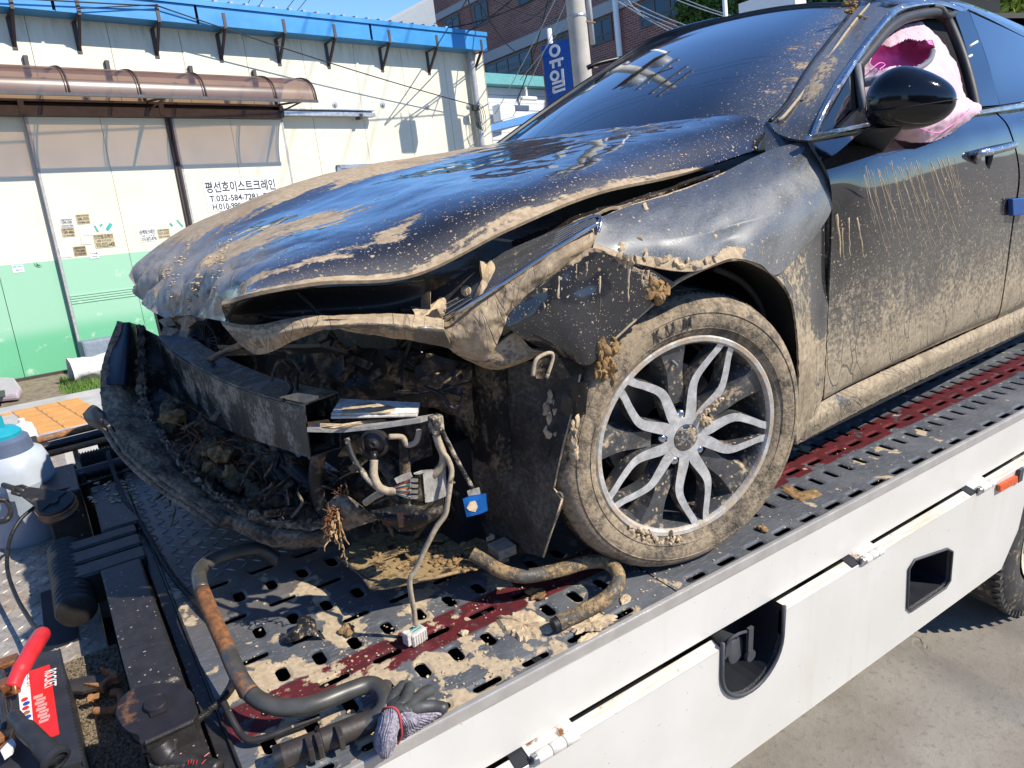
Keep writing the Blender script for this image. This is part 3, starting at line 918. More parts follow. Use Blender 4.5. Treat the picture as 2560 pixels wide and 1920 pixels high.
# hinges in the gap
for (x0, L) in ((-.545, .112), (.585, .092), (1.228, .088)):
    mb = MB()
    mb.obox((x0 - .004, -.034, -.186), (L + .012, 0, 0), (0, .05, .012), (0, 0, .003))
    h = part('hinge', mb, M_HINGE, truck, bevel=.002)
    n = 3
    for k in range(n):
        a = x0 + .006 + (L - .006) * k / n; b = x0 + .006 + (L - .006) * (k + 1) / n - .0016
        mb = MB(); mb.lathe([(0, 0), (.0118, 0), (.0128, .0015), (.0128, b - a - .0015), (.0118, b - a), (0, b - a)], (a, -.034, -.178), (1, 0, 0), 18)
        part('hinge_barrel', mb, M_HINGE, h, smooth=40)
    mb = MB(); mb.lathe([(0, 0), (.0095, 0), (.0105, .002), (.0105, .012), (0, .012)], (x0 - .004, -.034, -.178), (1, 0, 0), 16)
    part('hinge_pin', mb, M_STEEL, h, smooth=40)
    mb = MB(); mb.obox((x0 - .040, -.0305, -.186), (.034, 0, 0), (0, .042, .010), (0, 0, .003))
    part('dark_notch_plate', mb, M_RECESS, h)  # dark plate laid on the ledge in place of a notch
# orange side reflector
q0, q1, q2, q3 = [Py(*q, YL - .0135) for q in ((2501, 1231), (2546, 1206), (2545, 1190), (2501, 1214))]
mb = MB(); mb.prism([q0, q1, q2, q3], V(0, .012, 0))
part('side_reflector', mb, M_ORANGE, truck, bevel=.002)
mb = MB(); mb.obox(q1 + V(.002, 0, -.004), V(.03, 0, 0), V(0, .010, 0), V(0, 0, .05))
part('reflector_holder', mb, M_RUBBER, truck, bevel=.002)

# truck wheel
def truck_wheel(x, y, z, r=.385, w=.21):
    wc = V(x, y, z); axd = V(0, 1, 0)
    mb = MB()
    mb.lathe([(r * .60, .012), (r * .66, -.004), (r * .82, -.012), (r * .94, .0), (r * .985, .014), (r, .03), (r, w - .02), (r * .94, w), (r * .6, w)], wc, axd, 48)
    t = part('tyre', mb, M_TRUCKTYRE, truck, smooth=45)
    mb = MB()
    for k in range(64):
        a = 2 * math.pi * k / 64
        d = V(math.cos(a), 0, math.sin(a)); tt = V(-math.sin(a), 0, math.cos(a))
        mb.cbox(wc + d * (r * .985) + axd * .018, d * .022, tt * .018, axd * .035)
    part('tread_lug', mb, M_TRUCKTYRE, t, kind='stuff')
    mb = MB()
    mb.lathe([(r * .60, .0), (r * .56, .004), (r * .52, .03), (r * .45, .05), (r * .3, .045), (r * .24, .012), (0, .008)], wc, axd, 40)
    part('rim', mb, M_RIMCREAM, truck, smooth=45)
truck_wheel(1.985, .004, -.615)
truck_wheel(3.2, .004, -.615)
mb = MB(); mb.obox((-1.8, .5, -.55), (6.6, 0, 0), (0, .14, 0), (0, 0, .2)); mb.obox((-1.8, 1.4, -.55), (6.6, 0, 0), (0, .14, 0), (0, 0, .2))
part('chassis_rail', mb, M_BLACKSTEEL, truck)

# ---- front of the deck: crossbeam, roller hinge, winch
mb = MB(); mb.obox((-1.087, .03, -.05), (.026, 0, 0), (0, 1.75, 0), (0, 0, .046)); mb.obox((-1.062, .03, -.05), (.006, 0, 0), (0, 1.75, 0), (0, 0, .054))
part('front_lip', mb, M_BLACKSTEEL, truck, bevel=.002)
mb = MB(); mb.obox((-1.192, .06, -.08), (.096, 0, 0), (0, .92, 0), (0, 0, .108))
part('cross_beam', mb, M_BLACKSTEEL, truck, bevel=.006)
mb = MB(); mb.obox((-1.165, 1.22, -.06), (.10, 0, 0), (0, .36, 0), (0, 0, .085))
part('cross_beam', mb, M_BLACKSTEEL, truck, bevel=.006)
for (ya, yb) in ((.99, 1.06), (1.075, 1.145), (1.16, 1.215)):
    mb = MB(); mb.obox((-1.255, ya, -.07), (.175, 0, 0), (0, yb - ya, 0), (0, 0, .092))
    part('hinge_arm', mb, M_OIL, truck, bevel=.006)
prof = [(0, 0)]
for k in range(14):
    h = k * .026
    prof += [(.034, h), (.045, h + .005), (.048, h + .013), (.044, h + .021)]
prof += [(.03, 14 * .026), (0, 14 * .026)]
mb = MB(); mb.lathe(prof, (-1.262, .90, -.02), (0, 1, 0), 24)
part('roller_hinge', mb, M_OIL, truck, smooth=35)
mb = MB()
mb.obox((-1.75, .86, -.16), (.53, 0, 0), (0, 1.75, 0), (0, 0, .03))
fp = part('floor_plate', mb, M_CHECKER, truck, bevel=.003)
mb = MB(); mb.obox((-1.352, .95, -.131), (.075, 0, 0), (0, .32, 0), (0, 0, .004))
part('pit_shade_slab', mb, M_RECESS, truck)  # flat dark slab on the plate, painting the shade of a pit
mb = MB(); mb.obox((-1.8, -.02, -.40), (.75, 0, 0), (0, 2.2, 0), (0, 0, .02))
mb.obox((-1.8, 2.12, -.5), (.75, 0, 0), (0, .02, 0), (0, 0, .42))
part('under_floor', mb, M_RECESS, truck)
def tread_bars(name, x0, x1, y0, y1, z, mat, par, pitch=.034, L=.030, w=.0062, h=.0022):
    mb = MB(); i = 0
    for a, xx in enumerate(np.arange(x0, x1, pitch)):
        for b, yy in enumerate(np.arange(y0, y1, pitch)):
            ang = math.radians(38 if (a + b) % 2 else 128)
            d = V(math.cos(ang), math.sin(ang), 0) * L; e = V(-math.sin(ang), math.cos(ang), 0) * w
            c = V(xx, yy, z)
            mb.add([c - d / 2, c + e / 2, c + d / 2, c - e / 2, c - d * .36 + V(0, 0, h), c + e * .2 + V(0, 0, h), c + d * .36 + V(0, 0, h), c - e * .2 + V(0, 0, h)],
                   [(0, 3, 7, 4), (3, 2, 6, 7), (2, 1, 5, 6), (1, 0, 4, 5), (4, 7, 6, 5)])
    return part(name, mb, mat, par, kind='stuff')
tread_bars('tread_bars', -1.74, -1.23, .88, 2.5, -.13, M_CHECKER, fp)
tread_bars('tread_bars', -1.045, -.70, .80, 1.75, 0.0005, M_CHECKER, truck)
mb = MB()
mb.obox((-1.295, 1.50, -.14), (.105, 0, 0), (0, .26, 0), (0, 0, .20))
part('winch_housing', mb, M_BLACKSTEEL, truck, bevel=.006)
prof = [(0, 0)]
for k in range(24): prof += [(.047, k * .009), (.053, k * .009 + .0045)]
prof += [(.03, .22), (0, .22)]
mb = MB(); mb.lathe(prof, (-1.17, 1.80, .02), (1, 0, 0), 24)
part('winch_drum', mb, M_WIRE, truck, smooth=30)
for (yy, zz, r_, m_) in ((2.02, .085, .013, M_RUSTY), (1.95, .075, .016, M_BLACKSTEEL), (1.88, .07, .011, M_RUSTY), (1.69, .035, .022, M_OIL)):
    mb = MB(); mb.tube([V(-1.285, yy, zz), V(-.7, yy + .02, zz)], r_, 14)
    part('winch_tie_bar', mb, m_, truck, smooth=40)
mb = MB(); mb.obox((-1.30, 1.74, -.08), (.02, 0, 0), (0, .30, 0), (0, 0, .18)); mb.obox((-1.185, 1.66, -.08), (.018, 0, 0), (0, .36, 0), (0, 0, .13))
part('winch_end_plate', mb, M_BLACKSTEEL, truck, bevel=.004)
mb = MB(); mb.tube(smooth_path([Pz(1130 * .28933, 960 + 745 * .28933, .03), Pz(1000 * .28933, 960 + 780 * .28933, .03), Pz(202, 1214, .05), Pz(120, 1232, .07)], 6), .0045, 8)
part('control_cable', mb, M_WIRE, truck, smooth=True)

def rope(pts, r, pitch=.03, n=6):
    path = smooth_path(pts, 14)
    strands = []
    for s in range(5):
        out = []; L = 0
        for i, q in enumerate(path):
            a = path[max(i - 1, 0)]; b = path[min(i + 1, len(path) - 1)]
            t = nrm(b - a); u = nrm(np.cross(t, V(0, 0, 1))); w = np.cross(t, u)
            if i: L += np.linalg.norm(q - path[i - 1])
            ph = 2 * math.pi * (L / pitch + s / 5)
            out.append(q + (u * math.cos(ph) + w * math.sin(ph)) * r * .55)
        strands.append(out)
    mb = MB()
    for st in strands: mb.tube(st, r * .52, n)
    return mb
pts = [(269, 1131, .08), (285, 1183, .045), (307, 1238, .03), (327, 1272, .022), (362, 1325, .014), (394, 1380, .012), (428, 1435, .012), (480, 1497, .012), (540, 1560, .012), (590, 1640, .010), (592, 1690, .010), (560, 1745, .02), (486, 1806, .035), (430, 1830, .035)]
part('winch_rope', rope([Pz(*q) for q in pts], .0075), M_WIRE, truck, smooth=True)

# bent guard tubes that stop a load sliding off the deck
g = [(690, 1400, .055), (640, 1372, .10), (560, 1388, .125), (512, 1412, .13), (497, 1445, .13), (522, 1520, .12), (566, 1620, .10), (600, 1695, .085), (640, 1745, .07),
     (700, 1768, .06), (780, 1762, .058), (870, 1728, .055), (925, 1712, .052), (957, 1730, .048), (962, 1770, .04), (930, 1802, .03), (880, 1822, .026)]
path = smooth_path([Pz(*q) for q in g], 8)
k0, k1 = 36, 62
mb = MB(); mb.tube(path[:k0 + 1], .0165, 18)
gt = part('guard_tube', mb, M_PIPE_GREY, truck, smooth=True)
mb = MB(); mb.tube(path[k0:k1 + 1], .0167, 18)
part('rusty_tube_section', mb, M_PIPE, truck, smooth=True)['label'] = 'rust covered straight run of the guard tube'
mb = MB(); mb.tube(path[k1:], .0165, 18)
part('guard_tube', mb, M_PIPE_GREY, truck, smooth=True)
mb = MB(); s0, s1 = Pz(905, 1812, .026), Pz(700, 1893, .026); dd = nrm(s1 - s0)
mb.tube([s0 - dd * .02, s0, s1, s1 + dd * .002], [.0185, .021, .021, .021], 20)
sl = part('pivot_sleeve', mb, M_SLEEVE, truck, smooth=40)
mb = MB(); mb.tube([s1 - dd * .004, s1 + dd * .010], [.0222, .0222], 20); part('sleeve_end_cap', mb, M_PLASTIC_CLEAN, sl, smooth=40)
q = s0 + dd * (np.linalg.norm(s1 - s0) * .52); up = V(0, 0, 1); sd = np.cross(dd, up)
mb = MB(); mb.tube([q + (sd * math.cos(a) + up * math.sin(a)) * .0235 for a in np.linspace(0, 2 * math.pi, 20, endpoint=False)], .0035, 6, closed=True)
part('rubber_ring', mb, M_PLASTIC_CLEAN, sl, smooth=True)
for f_ in (.30, .55, .66):
    q = s0 + dd * (np.linalg.norm(s1 - s0) * f_)
    mb = MB(); mb.cbox(q - sd * .022 + up * .012, dd * .010, sd * .034, up * .030); part('pivot_lug', mb, M_SLEEVE, sl, bevel=.002)
rod = [(560, 1757, .05), (575, 1790, .04), (600, 1832, .022), (622, 1850, .018), (660, 1845, .018), (740, 1815, .02), (800, 1792, .02)]
mb = MB(); mb.tube(smooth_path([Pz(*q) for q in rod], 6), .0065, 10); part('bent_latch_rod', mb, M_BLACKSTEEL, truck, smooth=True)
g = [(1180, 1385, .115), (1215, 1405, .10), (1255, 1428, .085), (1310, 1440, .075), (1390, 1427, .07), (1460, 1407, .065), (1510, 1404, .06), (1540, 1425, .055), (1545, 1455, .048), (1522, 1490, .038), (1470, 1522, .030), (1395, 1558, .024)]
path = smooth_path([Pz(*q) for q in g], 8)
mb = MB(); mb.tube(path, .0165, 18, caps=False); part('guard_tube', mb, M_PIPE_MUD, truck, smooth=True)
mb = MB(); dd = nrm(path[-1] - path[-2]); mb.tube([path[-1] - dd * .01, path[-1] + dd * .012], [.0150, .0150], 16); part('tube_hollow_shade', mb, M_RECESS, truck, smooth=40)  # dark stub painting the shade inside the open tube end
# ------------------------------------------------------------------ the wrecked car
car = thing('wrecked_car', 'black saloon car caked in mud with its front end torn open', 'car', CAR(1.2, .93, 0))
def grid(rows): return np.array([[Pc(*q) for q in r] for r in rows])
LEFT = -CY                                            # the side of the car that faces the camera
def gauss(x, c, w): return np.exp(-((x - c) / w) ** 2)

# ---- bonnet
hood_rows = [
    [(555, 753, .40), (640, 730, .33), (799, 704, .27), (1036, 685, .22), (1280, 567, .17), (1494, 480, .17), (1714, 431, .18), (1902, 370, .20)],
    [(549, 798, .52), (620, 690, .44), (760, 640, .38), (980, 590, .32), (1180, 510, .27), (1400, 440, .26), (1640, 385, .25), (1906, 312, .225)],
    [(463, 787, .75), (540, 680, .66), (690, 600, .60), (900, 540, .56), (1080, 470, .53), (1290, 415, .50), (1540, 352, .42), (1829, 289, .30)],
    [(395, 786, .95), (470, 680, .93), (610, 580, .95), (800, 500, .95), (970, 440, .95), (1150, 400, .95), (1390, 350, .80), (1569, 315, .60)],
    [(345, 745, 1.2), (400, 660, 1.2), (530, 560, 1.2), (700, 474, 1.2), (871, 422, 1.2), (1040, 392, 1.25), (1160, 373, 1.3), (1280, 351, 1.15)],
    [(321, 688, 1.4), (350, 650, 1.45), (470, 566, 1.5), (655, 492, 1.5), (830, 437, 1.5), (1010, 403, 1.55), (1110, 386, 1.6), (1190, 369, 1.5)],
]
hood_C = grid(hood_rows)
def hood_disp(S, T, G):
    n = fbm(G.reshape(-1, 3), 5.0, 4).reshape(S.shape); n2 = fbm(G.reshape(-1, 3), 16.0, 3, 3.1).reshape(S.shape)
    fr = np.exp(-(S / .20) ** 2) * sstep(T, .16, .32) * (1 - sstep(T, .86, 1.0))
    fold = np.abs(np.sin((T * 5.2 + S * 2.0 + n * .35) * math.pi)) ** .8 - .5
    lip = np.exp(-(S / .05) ** 2)
    e = np.minimum(1, np.minimum(T, 1 - T) * 14)
    return fr * fold * .030 + n * .0022 * e + n2 * (.0003 + .010 * fr) * e - lip * .02 * (.4 + n) * e
def hood_dirt(S, T, G):
    edge = np.maximum(.66 * (1 - sstep(T, .015, .05 + .12 * sstep(S, .35, .6) * (1 - sstep(S, .72, .86)))), .95 * (1 - sstep(T, .004, .010))) * (1 - sstep(S, .84, .95))
    corner = .74 * gauss(S, .13, .07) * gauss(T, .13, .06) + .70 * gauss(S, .30, .10) * gauss(T, .15, .05) + .66 * gauss(S, .45, .08) * gauss(T, .24, .07)
    mid = .74 * gauss(S, .34, .14) * gauss(T, .46, .09) + .78 * gauss(S, .20, .07) * gauss(T, .50, .09)
    top = .95 * sstep(T, .60, .80) * sstep(S, .12, .3) * (1 - sstep(S, .80, .95)) + .50 * sstep(T, .35, .7) * gauss(S, .60, .18)
    nose = .46 * np.exp(-(S / .22) ** 2) * sstep(T, .12, .3)
    m = np.maximum.reduce([edge, corner, mid, np.broadcast_to(top, S.shape), nose, .12 + 0 * S])
    dust = .06 + 1.0 * np.exp(-(S / .24) ** 4) * sstep(T, .1, .35) + .35 * (1 - sstep(T, .0, .16)) * (1 - sstep(S, .7, .9)) + .25 * sstep(T, .55, .8) + .22 * gauss(S, .84, .1) * gauss(T, .12, .08)
    sp = .42 + .25 * (1 - sstep(T, .1, .4)) + 0 * S
    return m, dust, sp
hood = patch('bonnet', hood_C, 150, 240, M_PAINT, car, .007, hood_dirt, hood_disp, outward=(0, -.3, 1))
hood['label'] = 'buckled bonnet smeared with dried mud'

def lumps(name, pts, parent, mat, seed=1, squash=(1, 1, .6), kind='stuff', nrmv=None, sub=2):
    """Clods of mud: pts = (position, radius)."""
    bm = bmesh.new(); rr = random.Random(seed)
    for (q, r) in pts:
        mtx = Matrix.Translation(Vector(q)) @ Matrix.Rotation(rr.uniform(0, 6.28), 4, 'Z') @ Matrix.Diagonal((*[r * s * rr.uniform(.75, 1.3) for s in squash], 1))
        res = bmesh.ops.create_icosphere(bm, subdivisions=sub, radius=1.0, matrix=mtx)
        off = rr.uniform(0, 50)
        c = Vector(q)
        for v in res['verts']:
            d = v.co - c
            k = 1 + .55 * mnoise.noise(v.co * (1.3 / max(r, .003)) + Vector((off, 0, 0))) + .25 * mnoise.noise(v.co * (3.5 / max(r, .003)) + Vector((0, off, 0)))
            v.co = c + d * k
    me = bpy.data.meshes.new(name); bm.to_mesh(me); bm.free()
    return link(name, me, mat, parent, smooth=50, kind=kind)

def lumps_px(name, items, parent, mat, seed=1, on=True, **k):
    pts = []
    for (x, y, yc, r) in items:
        q = hit(parent, x, y, -r * .15) if on and parent is not None and parent.type == 'MESH' else None
        pts.append((Pc(x, y, yc) if q is None else q, r))
    return lumps(name, pts, parent, mat, seed, **k)
rr_ = random.Random(4)
it = []
for (xa, ya, xb, yb, n, r, y0, y1) in ((405, 700, 455, 640, 16, .007, 1.02, 1.02), (420, 745, 440, 690, 12, .007, .92, .95), (470, 770, 500, 690, 20, .008, .72, .74), (530, 655, 575, 620, 12, .007, .66, .70), (455, 640, 470, 610, 6, .006, 1.0, 1.0), (590, 560, 540, 640, 10, .006, .74, .74), (520, 740, 560, 650, 12, .006, .62, .62)):
    for i in range(n * 4):
        f = i / (n * 4)
        it.append((xa + (xb - xa) * f + rr_.gauss(0, 6), ya + (yb - ya) * f + rr_.gauss(0, 6), y0 + (y1 - y0) * f - .01, r * rr_.uniform(.3, .85)))
lumps_px('mud_clods', [(x, y, q, r * .75) for (x, y, q, r) in it[::3]], hood, M_MUD, 3, squash=(1.7, .7, .5))
# torn lip at the nose
mb = MB()
for (a, b, c, d) in (((395, 800, .93), (425, 790, .86), (440, 812, .83), (410, 818, .88)), ((440, 800, .80), (470, 785, .72), (492, 800, .70), (462, 825, .74)), ((452, 815, .76), (475, 822, .72), (468, 845, .72), (446, 840, .76)), ((408, 815, .87), (446, 822, .80), (430, 838, .80), (402, 836, .86))):
    q = [Pc(*p_) for p_ in (a, b, c, d)]
    mb.prism(q, nrm(np.cross(q[1] - q[0], q[3] - q[0])) * .004)
part('torn_bonnet_lip', mb, M_PLASTIC, hood, bevel=.001)

# ---- dark boxes added behind it all to block the light
bay = MB()
c = [CAR(-.48, .50, .30), CAR(-.48, 1.80, .30), CAR(-.42, 1.80, .30), CAR(-.42, .50, .30)]
bay.box8(c + [q + V(0, 0, .36) for q in c])
part('radiator', bay, M_DARKBAY, car)
mb = MB(); c = [CAR(-.36, .30, .30), CAR(-.36, .60, .30), CAR(-.33, .60, .30), CAR(-.33, .30, .30)]; mb.box8(c + [q + V(0, 0, .42) for q in c]); part('radiator_support', mb, M_DARKBAY, car)
mb = MB(); c = [CAR(-.74, 1.62, .10), CAR(-.35, 1.72, .10), CAR(-.35, 1.76, .10), CAR(-.74, 1.66, .10)]; mb.box8(c + [q + V(0, 0, .46) for q in c]); part('far_inner_wing', mb, M_DARKBAY, car)
mb = MB(); c = [CAR(-.45, .44, .58), CAR(-.45, 1.6, .58), CAR(.55, 1.6, .70), CAR(.55, .36, .70)]; mb.box8(c + [q + V(0, 0, .03) for q in c])
part('engine_cover', mb, M_DARKBAY, car)
mb = MB(); c = [CAR(-.34, .36, .25), CAR(.6, .32, .25), CAR(.6, .36, .25), CAR(-.34, .40, .25)]; mb.box8(c + [q + V(0, 0, .50) for q in c])
part('inner_wing', mb, M_LINER, car)
mb = MB(); c = [CAR(.52, .15, .2), CAR(.56, .15, .2), CAR(.56, 1.7, .2), CAR(.52, 1.7, .2)]; mb.box8(c + [q + V(0, 0, .68) for q in c])
part('bulkhead', mb, M_INTERIOR, car)
mb = MB(); c = [CAR(.45, .16, .17), CAR(4.0, .16, .17), CAR(4.0, 1.72, .17), CAR(.45, 1.72, .17)]; mb.box8(c + [q + V(0, 0, .04) for q in c])
part('underbody', mb, M_INTERIOR, car)
mb = MB(); c = [CAR(.56, .30, .22), CAR(3.6, .30, .22), CAR(3.6, 1.7, .22), CAR(.56, 1.7, .22)]; mb.box8(c + [q + V(0, 0, .60) for q in c])
part('cabin_floor', mb, M_INTERIOR, car)

# ---- upper edge of the front panel inside the bonnet gap
def dd(m, d, s): return lambda S, T, G: (m + 0 * S, d + 0 * S, s + 0 * S)
C = grid([[(560, 765, .60), (680, 735, .48), (830, 720, .40), (960, 715, .34), (1060, 700, .30)],
          [(560, 800, .62), (690, 790, .50), (840, 780, .42), (970, 770, .35), (1080, 745, .29)],
          [(560, 812, .53), (700, 822, .40), (850, 812, .31), (1000, 802, .25), (1110, 806, .22)]])
patch('radiator_shroud', C, 30, 60, m_dirty_paint('shroud_plastic', paint=(.008, .008, .009), rough=.3, coat=.1, streak=(5, 9), crack=0.0), car, .004,
      lambda S, T, G: (.55 * gauss(S, .05, .16) * sstep(T, .2, .6) + .75 * sstep(T, .86, .97) + .2, .12 + 0 * S, .35 + 0 * S), None, (-.6, -.6, .4))
mb = MB(); mb.tube(smooth_path([Pc(744, 730, .44), Pc(775, 760, .42), Pc(800, 785, .41), Pc(850, 792, .39), Pc(935, 793, .35), Pc(1030, 790, .31)], 6), .0045, 8)
part('bonnet_seal', mb, M_SEAL, car, smooth=True)
mb = MB(); q = [Pc(*p_) for p_ in ((993, 768, .31), (1070, 776, .28), (1072, 783, .28), (995, 782, .31))]; mb.prism(q, LEFT * .012); part('trim_clip', mb, M_PLASTIC_CLEAN, car, bevel=.002)
mb = MB(); q = [Pc(*p_) for p_ in ((672, 786, .50), (748, 790, .46), (745, 799, .46), (670, 797, .5))]; mb.prism(q, LEFT * .008); part('trim_clip', mb, M_PLASTIC_CLEAN, car, bevel=.002)

# ---- muddy upper bar of the front bumper
C = grid([[(556, 806, .50), (640, 817, .415), (755, 799, .335), (880, 795, .275), (1000, 791, .235), (1108, 803, .205)],
          [(570, 830, .47), (650, 845, .39), (755, 820, .31), (880, 812, .25), (1000, 815, .21), (1112, 830, .19)],
          [(600, 862, .48), (655, 886, .41), (755, 846, .34), (850, 832, .29), (1000, 848, .24), (1130, 870, .22)]])
bar = patch('bumper_bar', C, 40, 140, M_BAR, car, .012, lambda S, T, G: (.92 - .42 * sstep(T, .25, .5) * (1 - .6 * gauss(S, .35, .2)) - .25 * gauss(S, .93, .05), .8 + 0 * S, .5 + 0 * S),
            lambda S, T, G: .0022 * fbm(G.reshape(-1, 3), 22, 4).reshape(S.shape) + .006 * (1 - sstep(T, .22, .34)) - .010 * gauss(S, .55, .08) * sstep(T, .4, 1), outward=(-.7, -.7, .1))
C = grid([[(1085, 800, .27), (1120, 802, .24), (1180, 757, .20), (1240, 718, .18), (1280, 694, .16), (1390, 622, .12), (1494, 558, .10)],
          [(1090, 825, .24), (1130, 845, .21), (1200, 815, .17), (1250, 775, .15), (1282, 735, .14), (1386, 657, .10), (1492, 590, .085)],
          [(1090, 845, .27), (1146, 885, .23), (1215, 902, .19), (1256, 830, .165), (1285, 767, .15), (1378, 692, .11), (1484, 616, .09)]])
bez = patch('headlamp_bezel', C, 40, 130, M_BAR, car, .010, lambda S, T, G: (.86 - .35 * gauss(T, 0, .06) * sstep(S, .4, .6) - .30 * gauss(S, .38, .08) * gauss(T, .75, .2), .7 + 0 * S, .5 + 0 * S),
            lambda S, T, G: .0028 * fbm(G.reshape(-1, 3), 16, 4).reshape(S.shape) + .0022 * fbm(G.reshape(-1, 3), 55, 3).reshape(S.shape), outward=(-.6, -.7, .2))
C = grid([[(1130, 880, .24), (1200, 892, .20), (1280, 835, .17), (1300, 840, .16)],
          [(1150, 892, .24), (1230, 912, .2), (1300, 895, .17), (1330, 872, .16)],
          [(1165, 900, .26), (1235, 925, .22), (1310, 905, .18), (1364, 879, .16)]])
patch('bumper_corner', C, 24, 40, M_BAR, car, .008, dd(.62, .8, .6), None, outward=(-.6, -.7, .1))
C = grid([[(1010, 758, .34), (1103, 716, .29), (1180, 670, .25), (1280, 621, .21), (1380, 578, .18), (1484, 534, .14)],
          [(1060, 785, .29), (1130, 745, .26), (1200, 700, .22), (1280, 657, .19), (1385, 600, .155), (1490, 546, .12)],
          [(1103, 803, .27), (1150, 772, .24), (1222, 728, .20), (1280, 692, .175), (1390, 620, .135), (1496, 556, .11)]])
lens = patch('headlamp', C, 30, 90, M_LENS, car, .008, lambda S, T, G: (.12 + .35 * gauss(S, .62, .03), .40 * (.4 + .6 * sstep(S, .1, .5)), .45 + 0 * S), None, outward=(-.5, -.6, .5))
mb = MB()
for k in range(13):
    f = k / 12
    a = Pc(1050 + 430 * f, 765 - 222 * f - 8, .30 - .165 * f); b = Pc(1105 + 385 * f, 795 - 240 * f, .262 - .155 * f)
for k in range(7):
    f = (k + .5) / 7
    pa = Pc(1020 + (1103 - 1020) * f, 757 + (800 - 757) * f, .345 - .08 * f - .012); pb = Pc(1482 + 10 * f, 535 + 20 * f, .145 - .04 * f - .012)
    mb.tube([pa, pa * .5 + pb * .5 + LEFT * .004, pb], .0012, 4)
part('lens_rib', mb, M_GREYRIM, lens, kind='stuff')
mb = MB(); mb.tube(smooth_path([Pc(1103, 804, .245), Pc(1180, 757, .185), Pc(1280, 694, .155), Pc(1390, 621, .115), Pc(1497, 556, .085)], 8), .0042, 8)
part('chrome_strip', mb, M_CHROME, lens, smooth=True)
mb = MB(); mb.tube(smooth_path([Pc(1290, 640, .21), Pc(1390, 585, .175), Pc(1450, 555, .14), Pc(1494, 540, .11), Pc(1502, 555, .09), Pc(1496, 580, .085)], 8), .0035, 8)
part('lens_edge', mb, M_CHROME_MUD, lens, smooth=True)
def splat(pts, o, yc, t=.0035, name='mud_splat'):
    q = [hit(o, x, y, .0005) for x, y in pts]; q = [Pc(x, y, yc) if p_ is None else p_ for p_, (x, y) in zip(q, pts)]
    c = sum(q) / len(q); q = smooth_path(q + [q[0]], 4)[:-1]; n = len(q); up = nrm(CAM_P - c)
    mb = MB(); b = mb.add(q + [c + (p_ - c) * .80 + up * t * rr_.uniform(.7, 1.3) for p_ in q] + [c + up * t * 1.2], [])
    for i in range(n):
        j = (i + 1) % n; mb.f += [(b + i, b + j, b + n + j, b + n + i), (b + n + i, b + n + j, b + 2 * n)]; mb.m += [0, 0]
    me = mesh_of(mb, name); bm = bmesh.new(); bm.from_mesh(me); bmesh.ops.recalc_face_normals(bm, faces=bm.faces); bm.to_mesh(me); bm.free()
    return link(name, me, M_MUD, o, smooth=50)
splat([(1165 + 13 * math.cos(t), 727 + 14 * math.sin(t)) for t in np.linspace(0, 6.0, 12)], lens, .205)
splat([(1200, 652), (1215, 655), (1226, 648), (1238, 668), (1230, 690), (1216, 718), (1192, 756), (1172, 762), (1186, 735), (1202, 704), (1198, 676)], lens, .2)
splat([(1024, 764), (1050, 742), (1076, 728), (1074, 752), (1092, 750), (1100, 742), (1114, 748), (1115, 776), (1106, 800), (1090, 808), (1078, 832), (1068, 806), (1044, 802), (1036, 782)], lens, .25, .006)
C = grid([[(1278, 604, .255), (1400, 556, .215), (1498, 522, .185), (1640, 477, .18), (1800, 424, .20)],
          [(1283, 618, .24), (1400, 572, .20), (1496, 532, .17), (1640, 485, .17), (1800, 428, .19)]])
patch('inner_wing_flange', C, 12, 90, M_BAR, car, .006, lambda S, T, G: (.02 + .80 * sstep(T, .72, .95) * (1 - .7 * sstep(S, .5, 1)), .06 + 0 * S, .5 + 0 * S),
      lambda S, T, G: .005 * fbm(G.reshape(-1, 3), 18, 4).reshape(S.shape), outward=(-.2, -.5, .8))

# ---- front wing, bumper corner, lower wing
C = grid([[(1497, 545, .11), (1569, 515, .12), (1682, 480, .13), (1772, 446, .14), (1850, 410, .15), (1917, 379, .15), (1970, 364, .13), (2021, 353, .10)],
          [(1492, 570, .10), (1560, 560, .09), (1665, 540, .085), (1755, 520, .075), (1840, 490, .07), (1920, 460, .065), (1995, 450, .055), (2069, 440, .045)],
          [(1488, 595, .09), (1555, 605, .065), (1655, 605, .045), (1745, 598, .025), (1830, 575, .015), (1922, 560, .005), (2005, 545, .01), (2079, 517, .032)],
          [(1484, 618, .08), (1560, 648, .05), (1655, 672, .03), (1743, 677, .005), (1829, 646, -.01), (1900, 661, -.005), (1945, 684, .0), (2036, 593, .034)]])
def wing_disp(S, T, G):
    n = fbm(G.reshape(-1, 3), 6, 3).reshape(S.shape)
    dent = gauss(S, .56, .10) * gauss(T, .72, .16)
    crease = np.exp(-np.abs(T - (.62 - .1 * (S - .5))) / .05) * gauss(S, .54, .14)
    return n * .003 - .016 * dent + .006 * crease
wing = patch('front_wing', C, 90, 160, M_FENDER, car, .005, lambda S, T, G: (
    np.maximum(.66 * sstep(T, .74, .92) * (1 - sstep(S, .60, .70)), .10 + .30 * gauss(S, .70, .06) * sstep(T, .7, .9) + .50 * (1 - sstep(T, .01, .04)) * (1 - sstep(S, .45, .6)) ),
    np.clip(.68 + .28 * sstep(S, .5, .8) * sstep(T, .2, .45) + .25 * gauss(T, .65, .25) - .25 * (1 - sstep(T, .1, .35)), 0, .95), .50 + .2 * sstep(T, .5, .9)),
    wing_disp, outward=LEFT)
